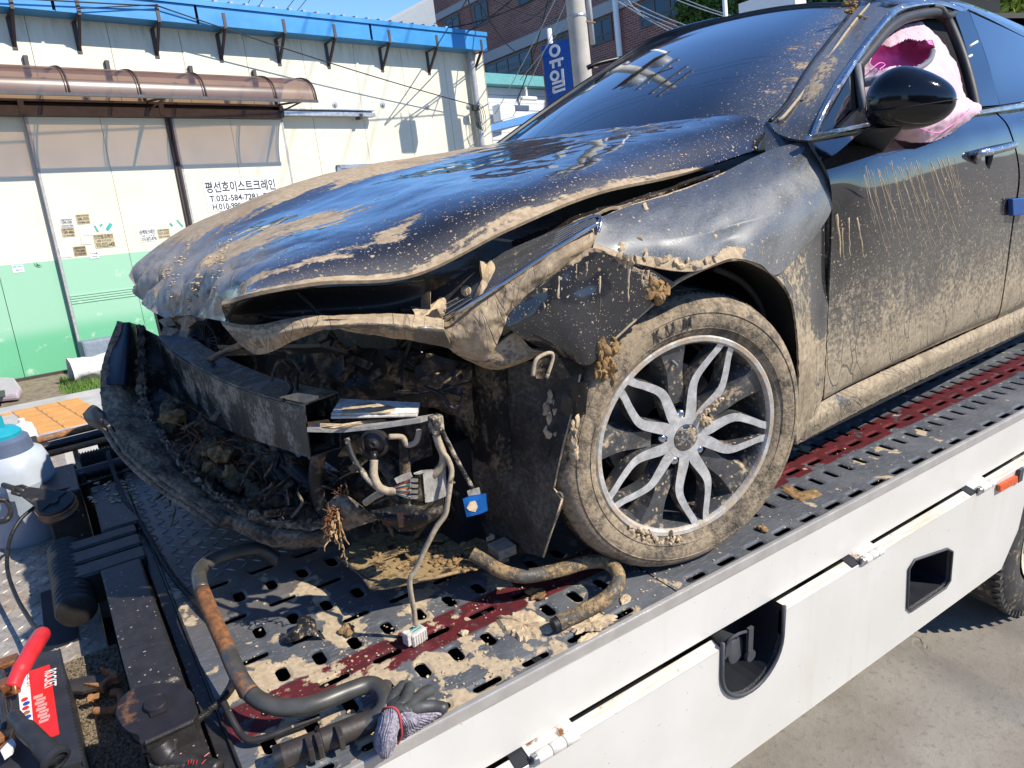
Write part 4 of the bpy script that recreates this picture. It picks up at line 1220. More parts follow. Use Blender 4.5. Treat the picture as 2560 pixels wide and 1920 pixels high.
lumps_px('mud_clods', [(1553, 613, .05, .006), (1556, 625, .048, .007), (1549, 640, .05, .008), (1590, 650, .035, .009), (1615, 640, .04, .008), (1575, 655, .045, .008), (1560, 645, .045, .009), (1640, 655, .03, .009), (1665, 648, .03, .009), (1690, 655, .02, .008), (1720, 650, .015, .008), (1600, 598, .05, .006), (1612, 517, .10, .007), (1616, 524, .10, .006), (1788, 593, .01, .005), (1765, 655, .0, .008), (1785, 650, -.005, .007), (1700, 668, .01, .008), (1735, 668, .0, .009)], wing, M_MUD, 9, squash=(1.2, .5, 1))
C = grid([[(1257, 800, .165), (1300, 755, .145), (1375, 697, .105), (1440, 645, .09), (1482, 620, .08), (1540, 640, .06), (1610, 662, .045)],
          [(1290, 835, .15), (1345, 810, .12), (1410, 770, .09), (1470, 735, .075), (1525, 700, .065), (1580, 680, .05), (1640, 680, .04)],
          [(1364, 877, .15), (1418, 895, .12), (1475, 911, .09), (1530, 850, .075), (1580, 802, .06), (1637, 752, .045), (1690, 708, .035)]])
corner = patch('bumper_corner', C, 60, 110, M_CORNER, car, .005, lambda S, T, G: (
    np.maximum.reduce([.10 + 0 * S, .66 * gauss(S, .88, .13) * (1 - .3 * T), .60 * (1 - sstep(T, .04, .14)) * sstep(S, .25, .5)]), .28 + .25 * gauss(T, .7, .25) * gauss(S, .25, .2), .62 + 0 * S),
    lambda S, T, G: .003 * fbm(G.reshape(-1, 3), 9, 3).reshape(S.shape) - .008 * gauss(S, .55, .12) * gauss(T, .4, .2), outward=(-.5, -.8, 0))
# runs of wet mud that dried on the way down
rng_r = random.Random(12)
def drip(mb, x, y, L, on, r, wob=4, lean=0.0):
    pts = []; rs = []
    n = max(5, int(L / 14))
    for i in range(n + 1):
        f = i / n
        q = hit(on, x + lean * f * L + rng_r.uniform(-wob, wob) * (.3 + f * .3), y + L * f, -r * .7)
        if q is None: continue
        pts.append(q); rs.append(r * (1.1 - .55 * f) * rng_r.uniform(.7, 1.2))
    n = len(pts) - 1
    if n < 2: return
    mb.tube(smooth_path(pts, 3), list(np.interp(np.linspace(0, 1, n * 3 + 1), np.linspace(0, 1, n + 1), rs)), 6)
mb = MB()
for (x, y, L, yc, r) in ((1362, 705, 105, .105, .0075), (1395, 690, 110, .098, .0045), (1500, 690, 90, .068, .003), (1570, 660, 140, .045, .004), (1440, 660, 55, .085, .003), (1465, 655, 40, .08, .003), (1604, 675, 50, .04, .006), (1618, 675, 70, .037, .004)):
    drip(mb, x, y, L, corner if y > 680 else corner, r)
part('dried_mud_runs', mb, M_MUD, corner, smooth=True, kind='stuff')
lumps_px('mud_clods', [(1646 + rr_.uniform(-22, 22), 728 + rr_.uniform(-28, 26), .035, rr_.uniform(.006, .012)) for k in range(24)] + [(1515 + rr_.uniform(-28, 22), 890 + rr_.uniform(-45, 60), .11, rr_.uniform(.006, .015)) for k in range(40)], corner, M_SOIL, 5, squash=(1, .5, 1))
C = grid([[(1943, 684, .015), (2012, 615, .034), (2079, 522, .05)], [(1975, 740, .01), (2025, 715, .036), (2077, 690, .055)], [(1988, 790, .01), (2028, 790, .03), (2069, 785, .04)],
          [(1996, 870, .015), (2030, 870, .03), (2065, 865, .04)], [(1997, 960, .025), (2030, 955, .04), (2060, 950, .05)], [(1991, 1055, .045), (2022, 1035, .055), (2053, 1005, .062)], [(1988, 1112, .065), (2003, 1092, .07), (2030, 1062, .075)]])
lw = patch('lower_wing', C, 110, 40, M_LOWER, car, .005, lambda S, T, G: (np.clip(.62 + .35 * sstep(T, .25, .6) - .75 * gauss(S, .80, .22) * (1 - sstep(T, .35, .55)) + .3 * (1 - sstep(S, .03, .2)) * sstep(T, .3, .5), 0, 1), .55 - .4 * gauss(S, .8, .2) * (1 - sstep(T, .3, .5)), .5 + 0 * S),
           lambda S, T, G: .002 * fbm(G.reshape(-1, 3), 60, 3).reshape(S.shape) * sstep(T, .3, .6), outward=LEFT)
C = grid([[(1913, 304, .235), (1962, 330, .16), (2021, 351, .095)], [(1912, 345, .20), (1963, 348, .15), (2021, 352.5, .096)], [(1914, 383, .165), (1966, 366, .138), (2021, 354, .098)]])
patch('cowl_panel', C, 10, 16, M_FENDER, car, .004, dd(.1, .3, .5), None, outward=(-.2, -.7, .6))
arch = [(1470, 908), (1569, 815), (1639, 752), (1685, 709), (1743, 678), (1801, 655), (1829, 648), (1867, 650), (1920, 676), (1949, 702), (1972, 735), (1986, 775), (1992, 827), (1998, 885), (1997, 960), (1992, 1047), (1989, 1108)]
ay = np.interp(np.arange(len(arch)), [0, 3, 6, 9, 12, 16], [.09, .04, -.008, .012, .015, .06])
P0 = [Pc(x, y, float(q) + .004) for (x, y), q in zip(arch, ay)]
C = np.array([P0, [q + CY * .03 for q in P0], [q + CY * .26 + (nrm(CAR(.02, .1, .335) - q) * -.02) for q in P0]])
patch('wheel_arch_liner', C, 12, 90, M_LINER, car, .004, outward=CAR(0, 0, -1))
mb = MB(); mb.tube(smooth_path(P0, 5), .0045, 8)
part('arch_lip', mb, M_CONDUIT, car, smooth=True)
mb = MB(); mb.tube(smooth_path([q + CY * .07 + V(-.02, 0, -.02) for q in P0[7:]], 5), .008, 8)
part('arch_seal', mb, M_LINER, car, smooth=True)

# ---- doors and sill
C = grid([[(2024, 353, .08), (2130, 335, .08), (2260, 310, .085), (2380, 294, .09), (2487, 280, .095)],
          [(2073, 446, .03), (2170, 405, .03), (2280, 378, .035), (2400, 348, .04), (2522, 325, .045)],
          [(2079, 560, .035), (2180, 520, .015), (2300, 480, .02), (2420, 450, .025), (2546, 434, .03)],
          [(2073, 720, .042), (2180, 690, .03), (2300, 640, .03), (2410, 600, .03), (2530, 560, .035)],
          [(2062, 970, .05), (2192, 902, .045), (2300, 845, .05), (2400, 796, .05), (2502, 757, .05)],
          [(2057, 1000, .085), (2192, 930, .085), (2300, 880, .085), (2400, 835, .085), (2490, 797, .085)]])
def door_dirt(S, T, G):
    m = .10 + .55 * sstep(T, .34, .70) + .34 * sstep(T, .64, .82) - .30 * gauss(S, .06, .07) * gauss(T, .42, .12)
    m = np.where(T < .20, .10, m)
    d = .04 + .50 * sstep(T, .36, .72) + .25 * sstep(T, .65, .85)
    return m, d, .34 + .36 * sstep(T, .2, .5)
door = patch('front_door', C, 130, 120, M_DOOR, car, .006, door_dirt, lambda S, T, G: .0012 * fbm(G.reshape(-1, 3), 4, 2).reshape(S.shape), outward=LEFT)
rear = [[Pc(2491, 279, .096), Pc(2560, 268, .10), Pc(2690, 245, .10)], [Pc(2526, 325, .046), Pc(2570, 313, .05), Pc(2690, 285, .05)], [Pc(2550, 434, .03), Pc(2590, 420, .03), Pc(2690, 395, .03)],
        [Pc(2534, 560, .035), Pc(2590, 545, .035), Pc(2690, 520, .035)], [Pc(2506, 757, .05), Pc(2570, 727, .05), Pc(2690, 672, .05)], [Pc(2494, 797, .085), Pc(2565, 765, .085), Pc(2690, 712, .085)]]
patch('rear_door', np.array(rear), 70, 40, M_DOOR, car, .006, door_dirt, None, outward=LEFT)
rq = [[r[2], CAR(3.0, yq, z1), CAR(3.9, y2, z2)] for r, (yq, z1, y2, z2) in zip(rear, ((.12, .97, .22, .98), (.05, .88, .12, .88), (.03, .70, .10, .68), (.035, .52, .11, .5), (.05, .30, .13, .32), (.085, .24, .16, .28)))]
patch('rear_quarter', np.array(rq), 40, 30, M_DOOR, car, .006, door_dirt, None, outward=LEFT)
rr2 = [[Pc(2700, 133, .37), CAR(2.9, .45, 1.26), CAR(3.9, .34, .99)], [Pc(2700, 162, .29), CAR(2.9, .30, 1.13), CAR(3.9, .26, .985)], [rear[0][2], CAR(3.0, .12, .97), CAR(3.9, .22, .98)]]
patch('rear_pillar', np.array(rr2), 16, 24, M_GLOSS, car, .01, None, None, outward=(0, -.7, .6))
C = np.array([[CAR(3.0, .45, 1.36), CAR(3.0, .95, 1.41), CAR(3.0, 1.45, 1.36)], [CAR(3.5, .40, 1.16), CAR(3.5, .95, 1.22), CAR(3.5, 1.5, 1.16)], [CAR(3.95, .34, .99), CAR(4.0, .95, 1.02), CAR(3.95, 1.55, .99)]])
patch('rear_glass', C, 12, 16, M_GLOSS, car, .01, None, None, outward=(.5, 0, .9))
mb = MB(); c = [CAR(2.3, .14, .2), CAR(4.0, .20, .2), CAR(4.0, 1.7, .2), CAR(2.3, 1.78, .2)]; mb.box8(c + [q + V(0, 0, .76) for q in c])
part('rear_body', mb, M_GLOSS, car)
C = grid([[(1998, 1050, .075), (2066, 997, .078), (2134, 962, .08), (2340, 868, .08), (2560, 768, .08), (2690, 712, .08)],
          [(1992, 1085, .062), (2075, 1030, .062), (2180, 975, .064), (2360, 885, .064), (2560, 795, .066), (2690, 740, .066)],
          [(1990, 1112, .085), (2082, 1062, .085), (2200, 1000, .085), (2360, 922, .085), (2560, 829, .085), (2690, 770, .085)]])
patch('sill', C, 30, 180, M_LOWER, car, .02, lambda S, T, G: (.90 - .45 * gauss(S, .28, .04) * gauss(T, .35, .35), .6 + 0 * S, .4 + 0 * S), lambda S, T, G: .002 * fbm(G.reshape(-1, 3), 50, 3).reshape(S.shape), outward=LEFT)
mb = MB(); c0, c1 = Pc(1992, 1112, .088), Pc(2690, 770, .088)
mb.prism([c0, c1, c1 + CY * .1 + V(0, 0, .01), c0 + CY * .1 + V(0, 0, .01)], V(0, 0, .01)); part('sill_flange', mb, M_LINER, car)
mb = MB()
for k in range(34):
    x = 2150 + k * 7.2 + rng_r.uniform(-5, 5)
    y0 = 408 - (x - 2165) * .10 + rng_r.uniform(0, 30)
    drip(mb, x, y0, rng_r.uniform(80, 230), door, rng_r.uniform(.0008, .0019), 3, lean=rng_r.uniform(.12, .38))
for (x, y, L, r, ln) in ((2088, 535, 110, .006, .12), (2120, 545, 95, .004, .05), (2140, 545, 100, .0045, .18), (2105, 570, 80, .003, .05)):
    drip(mb, x, y, L, door, r, 3, ln)
part('dried_mud_runs', mb, M_MUD, door, smooth=True, kind='stuff')
# handle
mb = MB()
hp = smooth_path([Pc(2442, 402, .030), Pc(2448, 385, .012), Pc(2480, 378, .004), Pc(2515, 369, .004), Pc(2532, 364, .016), Pc(2535, 362, .034)], 6)
mb.tube(hp, .0115, 12); h = part('door_handle', mb, M_CHROME_MUD, door, smooth=True)
mb = MB(); mb.lathe([(.0, .002), (.030, .001), (.034, -.002)], Pc(2478, 397, .030), LEFT + V(.15, 0, 0), 24); part('handle_cup_shade', mb, M_INTERIOR, h, smooth=True)  # shallow dark disc painting the shade of the hollow behind the handle
mb = MB(); q = [Pc(*p_) for p_ in ((2532, 497, .012), (2572, 494, .012), (2572, 536, .012), (2534, 540, .012))]; mb.prism(q, CY * .016); part('door_edge_guard', mb, m_simple('blue_foam', (.015, .07, .24), .5), door, bevel=.003)

# ---- cabin
b0, b2 = Pc(1905, 345, .22), Pc(1225, 376, 1.62); t0_, t2 = Pc(2132, 14, .50), Pc(1640, 95, 1.45)
b1 = (b0 + b2) / 2 - CX * .16 + V(0, 0, .01); t1_ = Pc(1900, 30, .95)
m0, m2 = Pc(2018, 171, .31), Pc(1440, 222, 1.58); m1 = (b1 + t1_) / 2 + V(-.018, 0, .030)
K3 = np.array([[b0, b1, b2], [m0, m1, m2], [t0_, t1_, t2]])
def quad3(A, B, C_, t): return A * ((1 - t) * (1 - 2 * t)) + B * (4 * t * (1 - t)) + C_ * (t * (2 * t - 1))
C = np.array([[quad3(*[quad3(K3[r][0], K3[r][1], K3[r][2], u) for r in range(3)], v) for u in np.linspace(0, 1, 5)] for v in np.linspace(0, 1, 4)])
ws = patch('windscreen', C, 60, 90, M_GLASS, car, .006, lambda S, T, G: (.05 + .42 * (1 - sstep(S, .02, .22)) * gauss(T, .5, .35), .05 + .55 * (1 - sstep(S, .0, .20)) + 0 * S, .28 + .55 * (1 - sstep(S, .0, .22))), None, outward=(-.6, -.1, .8))
wsb = [C[0][4], C[1][4], C[2][4], C[3][4], C[3][3], C[3][2], C[3][1], C[3][0]]
mb = MB(); mb.tube(smooth_path(wsb, 8), .010, 8); part('windscreen_trim', mb, M_PLASTIC_CLEAN, car, smooth=True)
mb = MB(); mb.tube(smooth_path([q + CX * .06 + V(0, 0, .008) for q in wsb[:5]], 6), .016, 10); part('far_pillar', mb, M_GLOSS, car, smooth=True)
mb = MB(); mb.tube(smooth_path([Pc(1468, 170, 1.70), Pc(1490, 160, 1.68), Pc(1530, 150, 1.66), Pc(1575, 141, 1.64)], 5), [.012] * 4 + [.010] * 12, 6); part('wiper_blade', mb, M_PLASTIC_CLEAN, car, smooth=True)
C = grid([[(1922, 303, .22), (1966, 257, .25), (2018, 171, .31), (2105, 58, .42), (2150, 3, .50)],
          [(1940, 330, .18), (1986, 272, .20), (2036, 180, .26), (2118, 72, .37), (2172, 2, .44)],
          [(1975, 345, .13), (2012, 285, .15), (2062, 192, .20), (2137, 90, .28), (2205, 4, .35)],
          [(2022, 352, .09), (2047, 284, .11), (2094, 197, .15), (2157, 110, .20), (2243, 12, .27)]])
pil = patch('windscreen_pillar', C, 40, 90, M_FENDER, car, .006, lambda S, T, G: (.52 * gauss(S, .45, .3) * gauss(T, .55, .4) + .1, .35 + .45 * sstep(S, .1, .4), .65 + 0 * S), None, outward=(-.3, -.7, .5))
mb = MB(); mb.tube(smooth_path([Pc(1945, 301, .20), Pc(1966, 283, .20), Pc(2036, 194, .25), Pc(2105, 95, .33), Pc(2143, 45, .38), Pc(2182, 2, .42)], 6), .0045, 6); part('roof_moulding', mb, M_CONDUIT, car, smooth=True)
mb = MB(); mb.tube(smooth_path([q + LEFT * .004 for q in C[0]], 6), .006, 6); part('windscreen_seal', mb, M_PLASTIC_CLEAN, car, smooth=True)
lumps_px('mud_clods', [(2130 + rr_.uniform(-18, 14), 20 + rr_.uniform(-18, 22), .40, rr_.uniform(.004, .010)) for k in range(18)] + [(2152, 42, .33, .012), (2165, 46, .32, .008), (2006, 250, .20, .006), (2046, 290, .11, .006)], pil, M_SOIL, 14)
ch = [(2020, 354), (2047, 284), (2094, 197), (2157, 110), (2209, 46), (2247, 12), (2340, 1), (2420, 22)]
ci = [(2046, 338), (2082, 260), (2140, 162), (2176, 115), (2228, 52), (2262, 32), (2340, 17), (2412, 38)]
cy_ = [.085, .105, .145, .185, .225, .25, .25, .25]
C = np.array([[Pc(x, y, q) for (x, y), q in zip(ch, cy_)], [Pc((x + a) / 2, (y + b) / 2, q - .012) for (x, y), (a, b), q in zip(ch, ci, cy_)], [Pc(x, y, q) for (x, y), q in zip(ci, cy_)]])
patch('window_surround', C, 6, 60, M_CHROME_MUD, car, .006, outward=LEFT)
mb = MB(); q = [Pc(*p_) for p_ in ((2024, 352, .07), (2027, 337, .07), (2100, 320, .07), (2176, 306, .07), (2177, 315, .07), (2102, 333, .07))]; mb.prism(q, CY * .012); part('belt_moulding', mb, M_CHROME_MUD, car, bevel=.002)
mb = MB(); q = [Pc(*p_) for p_ in ((2440, 288, .085), (2442, 277, .085), (2560, 257, .088), (2690, 236, .088), (2690, 249, .088), (2560, 271, .088))]; mb.prism(q, CY * .012); part('belt_moulding', mb, M_CHROME_MUD, car, bevel=.002)
C = grid([[(2150, -14, .49), (2240, -22, .36), (2340, -12, .34), (2430, 12, .34), (2560, 66, .35), (2700, 133, .37)], [(2200, 4, .36), (2246, 0, .28), (2340, -1, .28), (2428, 18, .28), (2560, 78, .29), (2700, 147, .31)], [(2205, 5, .33), (2248, 11, .262), (2340, 2, .256), (2424, 24, .256), (2560, 91, .27), (2700, 162, .29)]])
patch('roof_rail', C, 10, 60, M_FENDER, car, .01, dd(.12, .28, .45), None, outward=(0, -.6, .8))
c = [CAR(1.45, .55, 1.33), CAR(1.55, .95, 1.385), CAR(1.52, 1.40, 1.34)]; d2 = [CAR(3.2, .45, 1.36), CAR(3.2, .95, 1.42), CAR(3.2, 1.45, 1.36)]
patch('roof', np.array([c, d2]), 4, 10, M_PAINT, car, .02, dd(.1, .1, .3), None, outward=(0, 0, 1))
mb = MB(); q = [Pc(*p_) for p_ in ((2046, 332, .115), (2084, 258, .13), (2138, 165, .16), (2143, 160, .16), (2150, 286, .125), (2153, 310, .115))]; mb.prism(q, CY * .005)
part('quarter_glass', mb, m_dirty_paint('quarter_glass_mat', paint=(.004, .005, .006), rough=.03, coat=.3), car)
mb = MB(); mb.tube([Pc(2142, 162, .155), Pc(2160, 296, .11)], .0105, 8); part('window_divider', mb, M_GREYRIM, car, smooth=True)
mb = MB(); q = [Pc(*p_) for p_ in ((2100, 318, .10), (2148, 270, .11), (2168, 270, .105), (2176, 312, .10))]; mb.prism(q, CY * .012); part('mirror_sail', mb, M_PLASTIC_CLEAN, car)
seal = [(2140, 170, .17), (2182, 118, .19), (2222, 72, .215), (2265, 45, .235), (2330, 32, .245), (2352, 38, .245), (2372, 58, .235), (2395, 110, .20), (2414, 165, .165), (2430, 225, .13), (2440, 272, .105)]
mb = MB(); mb.tube(smooth_path([Pc(*q) for q in seal], 6), .015, 10); part('window_seal', mb, M_SEAL, car, smooth=True)
mb = MB(); mb.tube(smooth_path([Pc(*q) for q in ((2330, 18, .25), (2352, 22, .24), (2366, 40, .23), (2384, 36, .24))], 6), .011, 8); part('torn_seal', mb, M_SEAL, car, smooth=True)
C = grid([[(2384, 26, .235), (2412, 108, .195), (2436, 198, .14), (2448, 266, .10)], [(2422, 28, .24), (2453, 108, .20), (2480, 190, .145), (2499, 262, .105)]])
patch('door_pillar', np.transpose(C, (1, 0, 2)), 20, 6, M_GLOSS, car, .01, outward=LEFT)
C = grid([[(2424, 30, .255), (2560, 93, .265), (2700, 164, .28)], [(2465, 140, .19), (2560, 165, .20), (2700, 200, .21)], [(2500, 262, .115), (2560, 253, .115), (2700, 232, .12)]])
patch('rear_window', C, 16, 16, M_GLASS, car, .005, dd(.02, .06, .15), None, outward=LEFT)
mb = MB()
for (x, y, x2, y2) in ((2423, 116, 2443, 104), (2415, 146, 2429, 138)): mb.tube([Pc(x, y, .17), Pc(x2, y2, .17)], .004, 6)
part('glint_strip', mb, M_WHITEPRINT, car, smooth=True)  # white strips painted in as sun glints
c = [Pc(2040, 345, .55), Pc(2500, 262, .55), Pc(2500, 0, .55), Pc(2120, 0, .55)]
mb = MB(); mb.prism(c, CY * .01); part('dark_cabin_sheet', mb, M_INTERIOR, car)  # dark sheet put in for the dark inside of the cabin

# ---- burst airbag in the open window
def project(G):
    d = G.reshape(-1, 3) - CAM_P
    x, y, z = d @ RR, d @ UU, d @ FF
    return np.stack([IW / 2 + FPX * x / z, IH / 2 - FPX * y / z], 1)
def inpoly(pts, poly):
    x, y = pts[:, 0], pts[:, 1]; c = np.zeros(len(pts), bool); n = len(poly)
    for i in range(n):
        (x1, y1), (x2, y2) = poly[i], poly[(i + 1) % n]
        cond = ((y1 > y) != (y2 > y)) & (x < (x2 - x1) * (y - y1) / (y2 - y1 + 1e-9) + x1)
        c ^= cond
    return c
def z4(l): return [(1920 + x * .28933, y * .28933) for x, y in l]
bag_rows = [
    [(2163, 141, .24), (2205, 96, .26), (2250, 66, .26), (2285, 55, .26), (2308, 52, .26)],
    [(2162, 180, .17), (2210, 135, .17), (2268, 105, .18), (2325, 90, .18), (2366, 120, .19)],
    [(2163, 235, .13), (2225, 190, .09), (2290, 175, .08), (2360, 165, .09), (2402, 185, .14)],
    [(2168, 280, .11), (2230, 250, .05), (2300, 245, .03), (2375, 240, .04), (2420, 245, .10)],
    [(2175, 305, .10), (2235, 305, .03), (2310, 305, -.01), (2395, 285, .0), (2450, 272, .05)],
    [(2200, 340, .08), (2245, 352, .05), (2310, 358, .02), (2360, 345, .02), (2395, 325, .04)]]
hole = z4([(880, 540), (930, 385), (985, 390), (1050, 410), (1120, 380), (1210, 340), (1290, 360), (1420, 345), (1438, 400), (1410, 470), (1330, 545), (1210, 590), (1150, 560), (1050, 570), (960, 600)])
def bag_disp(S, T, G):
    n = fbm(G.reshape(-1, 3), 9, 4).reshape(S.shape); n2 = np.abs(fbm(G.reshape(-1, 3), 20, 3, 4.0).reshape(S.shape))
    return n * .007 - n2 * .005
bag = patch('airbag', grid(bag_rows), 110, 110, M_PINK, car, .002, None, bag_disp, outward=LEFT, drop=lambda S, T, G: inpoly(project(G), hole).reshape(S.shape))
C = grid([[(2160, 195, .25), (2190, 105, .26), (2260, 92, .27), (2345, 92, .25)], [(2165, 200, .23), (2215, 150, .25), (2280, 135, .24), (2345, 120, .20)], [(2170, 215, .19), (2220, 185, .22), (2285, 175, .19), (2345, 160, .15)], [(2180, 225, .15), (2230, 215, .16), (2290, 200, .13), (2340, 180, .12)]])
patch('airbag_lining', C, 50, 50, M_MAGENTA, bag, .002, None, lambda S, T, G: .02 * fbm(G.reshape(-1, 3), 12, 4).reshape(S.shape), outward=LEFT)
mb = MB(); mb.tube(smooth_path([Pc(*q, yc) for (q, yc) in zip(z4([(1425, 440), (1405, 510), (1350, 560), (1270, 600), (1190, 610)]), (.125, .10, .085, .08, .085))], 6), .0075, 8); part('airbag_seam_band', mb, M_GREYRIM, bag, smooth=True)
mb = MB(); mb.tube(smooth_path([Pc(*q, yc) for (q, yc) in zip(z4([(835, 715), (900, 700), (960, 690), (1040, 700)]), (.10, .085, .07, .06))], 6), .011, 8); part('airbag_seam_band', mb, M_GREYRIM, bag, smooth=True)
mb = MB(); mb.tube(smooth_path([Pc(*q, yc) for (q, yc) in zip(z4([(880, 610), (960, 545), (1010, 560), (960, 600)]), (.135, .14, .14, .13))], 6), .0016, 5)
mb.tube(smooth_path([Pc(*q, yc) for (q, yc) in zip(z4([(1290, 1100), (1450, 1150), (1560, 1100), (1680, 1010), (1740, 940)]), (-.012, -.018, -.01, .0, .02))], 6), .0014, 5)
part('stitching', mb, M_MAGENTA, bag, smooth=True, kind='stuff')

# ---- door mirror
mc = Pcx(2277, 245, .60)
e1 = nrm(.42 * CX - .90 * CY); e3 = nrm(np.cross(V(0, 0, 1), e1)); e2 = V(0, 0, 1)
sc_ = float((mc - CAM_P) @ FF) / FPX
if e3 @ (CAM_P - mc) < 0: e3 = -e3
stn = [(-99.5, 16, -36, .030), (-96, 30, -45, .045), (-84, 50, -60, .062), (-60, 68, -68, .075), (-30, 78, -72, .080), (0, 72, -74, .078), (30, 60, -72, .070), (55, 46, -66, .060), (78, 30, -54, .045), (92, 14, -40, .028), (99, -4, -24, .012)]
mb = MB(); N_ = 28; base = 0
for k, (s, zt, zb, dp) in enumerate(stn):
    cz = (zt + zb) / 2; hz = (zt - zb) / 2
    for i in range(N_):
        t = 2 * math.pi * i / N_
        ce, se = math.cos(t), math.sin(t)
        f = lambda q: math.copysign(abs(q) ** .85, q)
        mb.v.append(tuple(mc + e1 * s * sc_ * 1.02 + e2 * (cz + hz * f(se)) * sc_ * 1.03 + e3 * dp * f(ce)))
for k in range(len(stn) - 1):
    for i in range(N_):
        j = (i + 1) % N_; mb.f.append((k * N_ + i, k * N_ + j, (k + 1) * N_ + j, (k + 1) * N_ + i)); mb.m.append(0)
mb.f.append(tuple(range(N_))); mb.m.append(0); mb.f.append(tuple((len(stn) - 1) * N_ + i for i in range(N_))[::-1]); mb.m.append(0)
me = mesh_of(mb, 'door_mirror'); bm = bmesh.new(); bm.from_mesh(me); bmesh.ops.recalc_face_normals(bm, faces=bm.faces); bm.to_mesh(me); bm.free()
mir = link('door_mirror', me, m_muddy('mirror_gloss_black', (.006, .007, .009), .06, rough=.07, scale=16, spat=.22, bump=.1), car, smooth=True)
s_ = mir.modifiers.new('sub', 'SUBSURF'); s_.levels = 1; s_.render_levels = 1
mb = MB(); ln = []
for k, (s, zt, zb, dp) in enumerate(stn):
    zz = np.interp(s, [-99, 99], [-27, -11]); ln.append(mc + e1 * s * sc_ * 1.02 + e2 * zz * sc_ + e3 * dp * .985)
mb.tube(smooth_path(ln, 4), .0012, 5); part('mirror_split_line', mb, M_INTERIOR, mir)
mb = MB()
top = [mc + e1 * a * sc_ + e2 * -66 * sc_ + e3 * b for a, b in ((-95, .045), (-8, .045), (-8, -.03), (-95, -.03))]
bot = [Pc(2128, 350, .06), Pc(2205, 384, .05), Pc(2225, 360, .09), Pc(2150, 330, .10)]
mb.box8(bot + top); part('mirror_arm', mb, m_muddy('mirror_arm_plastic', (.016, .016, .016), .2, rough=.45, spat=.3), mir, bevel=.004)
# ------------------------------------------------------------------ front wheel of the car
WY = -.18446
n_in = nrm([-math.sin(WY), math.cos(WY), -.0029]); n_out = -n_in
wx = nrm(np.cross(V(0, 0, 1), n_out)); 
if wx[0] < 0: wx = -wx
wz = nrm(np.cross(wx, n_out)); wz = wz if wz[2] > 0 else -wz
WC = V(0, .0712, .335)
wheel = part('front_wheel', (lambda m: (m.lathe([(.226, -.004), (.221, -.012), (.214, -.05), (.208, -.18), (.236, -.20)], WC, n_out, 64), m)[1])(MB()), M_ALLOY_DARK, car, smooth=45)
mb = MB()
R_ = .3355
prof = [(.240, -.006), (.243, .004), (.252, .010), (.268, .0165), (.286, .0185), (.302, .016), (.314, .009), (.322, .001), (.328, -.008), (.3315, -.018), (.3340, -.030)]
g = [-.052, -.095, -.140, -.185]
mats = [0] * (len(prof) - 1)
tr = [(.3345, -.034)]
for a in g: tr += [(R_, a + .006), (.3275, a + .0045), (.3275, a - .0045), (R_, a - .006)]
tr += [(.334, -.205), (.328, -.222), (.31, -.236), (.285, -.243), (.245, -.232)]
mb.lathe(prof + tr, WC, n_out, 96, mats=[0] * (len(prof) - 1) + [1] * len(tr))
ty = part('tyre', mb, [M_TYRE, M_TREAD], wheel, smooth=50)
mb = MB()
for k in range(150):                                   # shoulder blocks
    a = 2 * math.pi * k / 150
    d = wx * math.cos(a) + wz * math.sin(a); t = -wx * math.sin(a) + wz * math.cos(a)
    c = WC + d * .3295 + n_out * -.0225
    mb.cbox(c, t * .0085, d * .006, (n_out * .030 + d * -.010 + t * .004))
part('tread_block', mb, M_TREAD, ty, kind='stuff')
mb = MB()
for rr, hh in ((.262, .0152), (.297, .0178)): mb.lathe([(rr - .0012, hh - .001), (rr, hh + .0014), (rr + .0012, hh - .001)], WC, n_out, 96)
part('sidewall_ring', mb, M_TYRE, ty, smooth=True)
def wpt(r, a, h): return WC + (wx * math.cos(a) + wz * math.sin(a)) * r + n_out * h
def wang(px, py): q = onplane(px, py, n_in, WC @ n_in) - WC; return math.atan2(q @ wz, q @ wx), np.linalg.norm(q)
# raised maker's lettering round the sidewall
a1, r1_ = wang(1598, 832); a2, _r2 = wang(1690, 800); a3, _r3 = wang(1762, 786)
for ch, a in zip('KUM', (wang(1630, 828)[0], wang(1662, 811)[0], wang(1705, 800)[0])):
    r = .268; q = wpt(r, a, .0182); rd = wx * math.cos(a) + wz * math.sin(a); tg = -wx * math.sin(a) + wz * math.cos(a)
    if tg @ wx < 0: tg = -tg
    lt = lettering(ch, q - tg * .010, tg, rd, .020, .026, M_SEAL, ty, 'raised_lettering', 0.002)
tip = [wang(1754, 1319)[0], wang(1540, 1240)[0], wang(1563, 985)[0], wang(1926, 1062)[0]]
A0 = tip[0]
mb = MB(); mb.lathe([(.2435, -.002), (.2435, .005), (.240, .0075), (.231, .0065), (.227, .001), (.225, -.012)], WC, n_out, 96)
part('rim_lip', mb, M_LIP, wheel, smooth=40)
def strip(pts, hwd, h0, h1, depth, mb, top=0, side=1):
    """Face strip in the wheel plane with side walls going back; pts = (r, t) in spoke axes."""
    n = len(pts)
    P = np.array(pts, float); T = np.gradient(P, axis=0); T /= np.linalg.norm(T, axis=1)[:, None]; N = np.stack([-T[:, 1], T[:, 0]], 1)
    return P + N * np.array(hwd)[:, None], P - N * np.array(hwd)[:, None]
def sp(r, t, a, h):
    rd = wx * math.cos(a) + wz * math.sin(a); tg = -wx * math.sin(a) + wz * math.cos(a)
    return WC + rd * r + tg * t + n_out * h
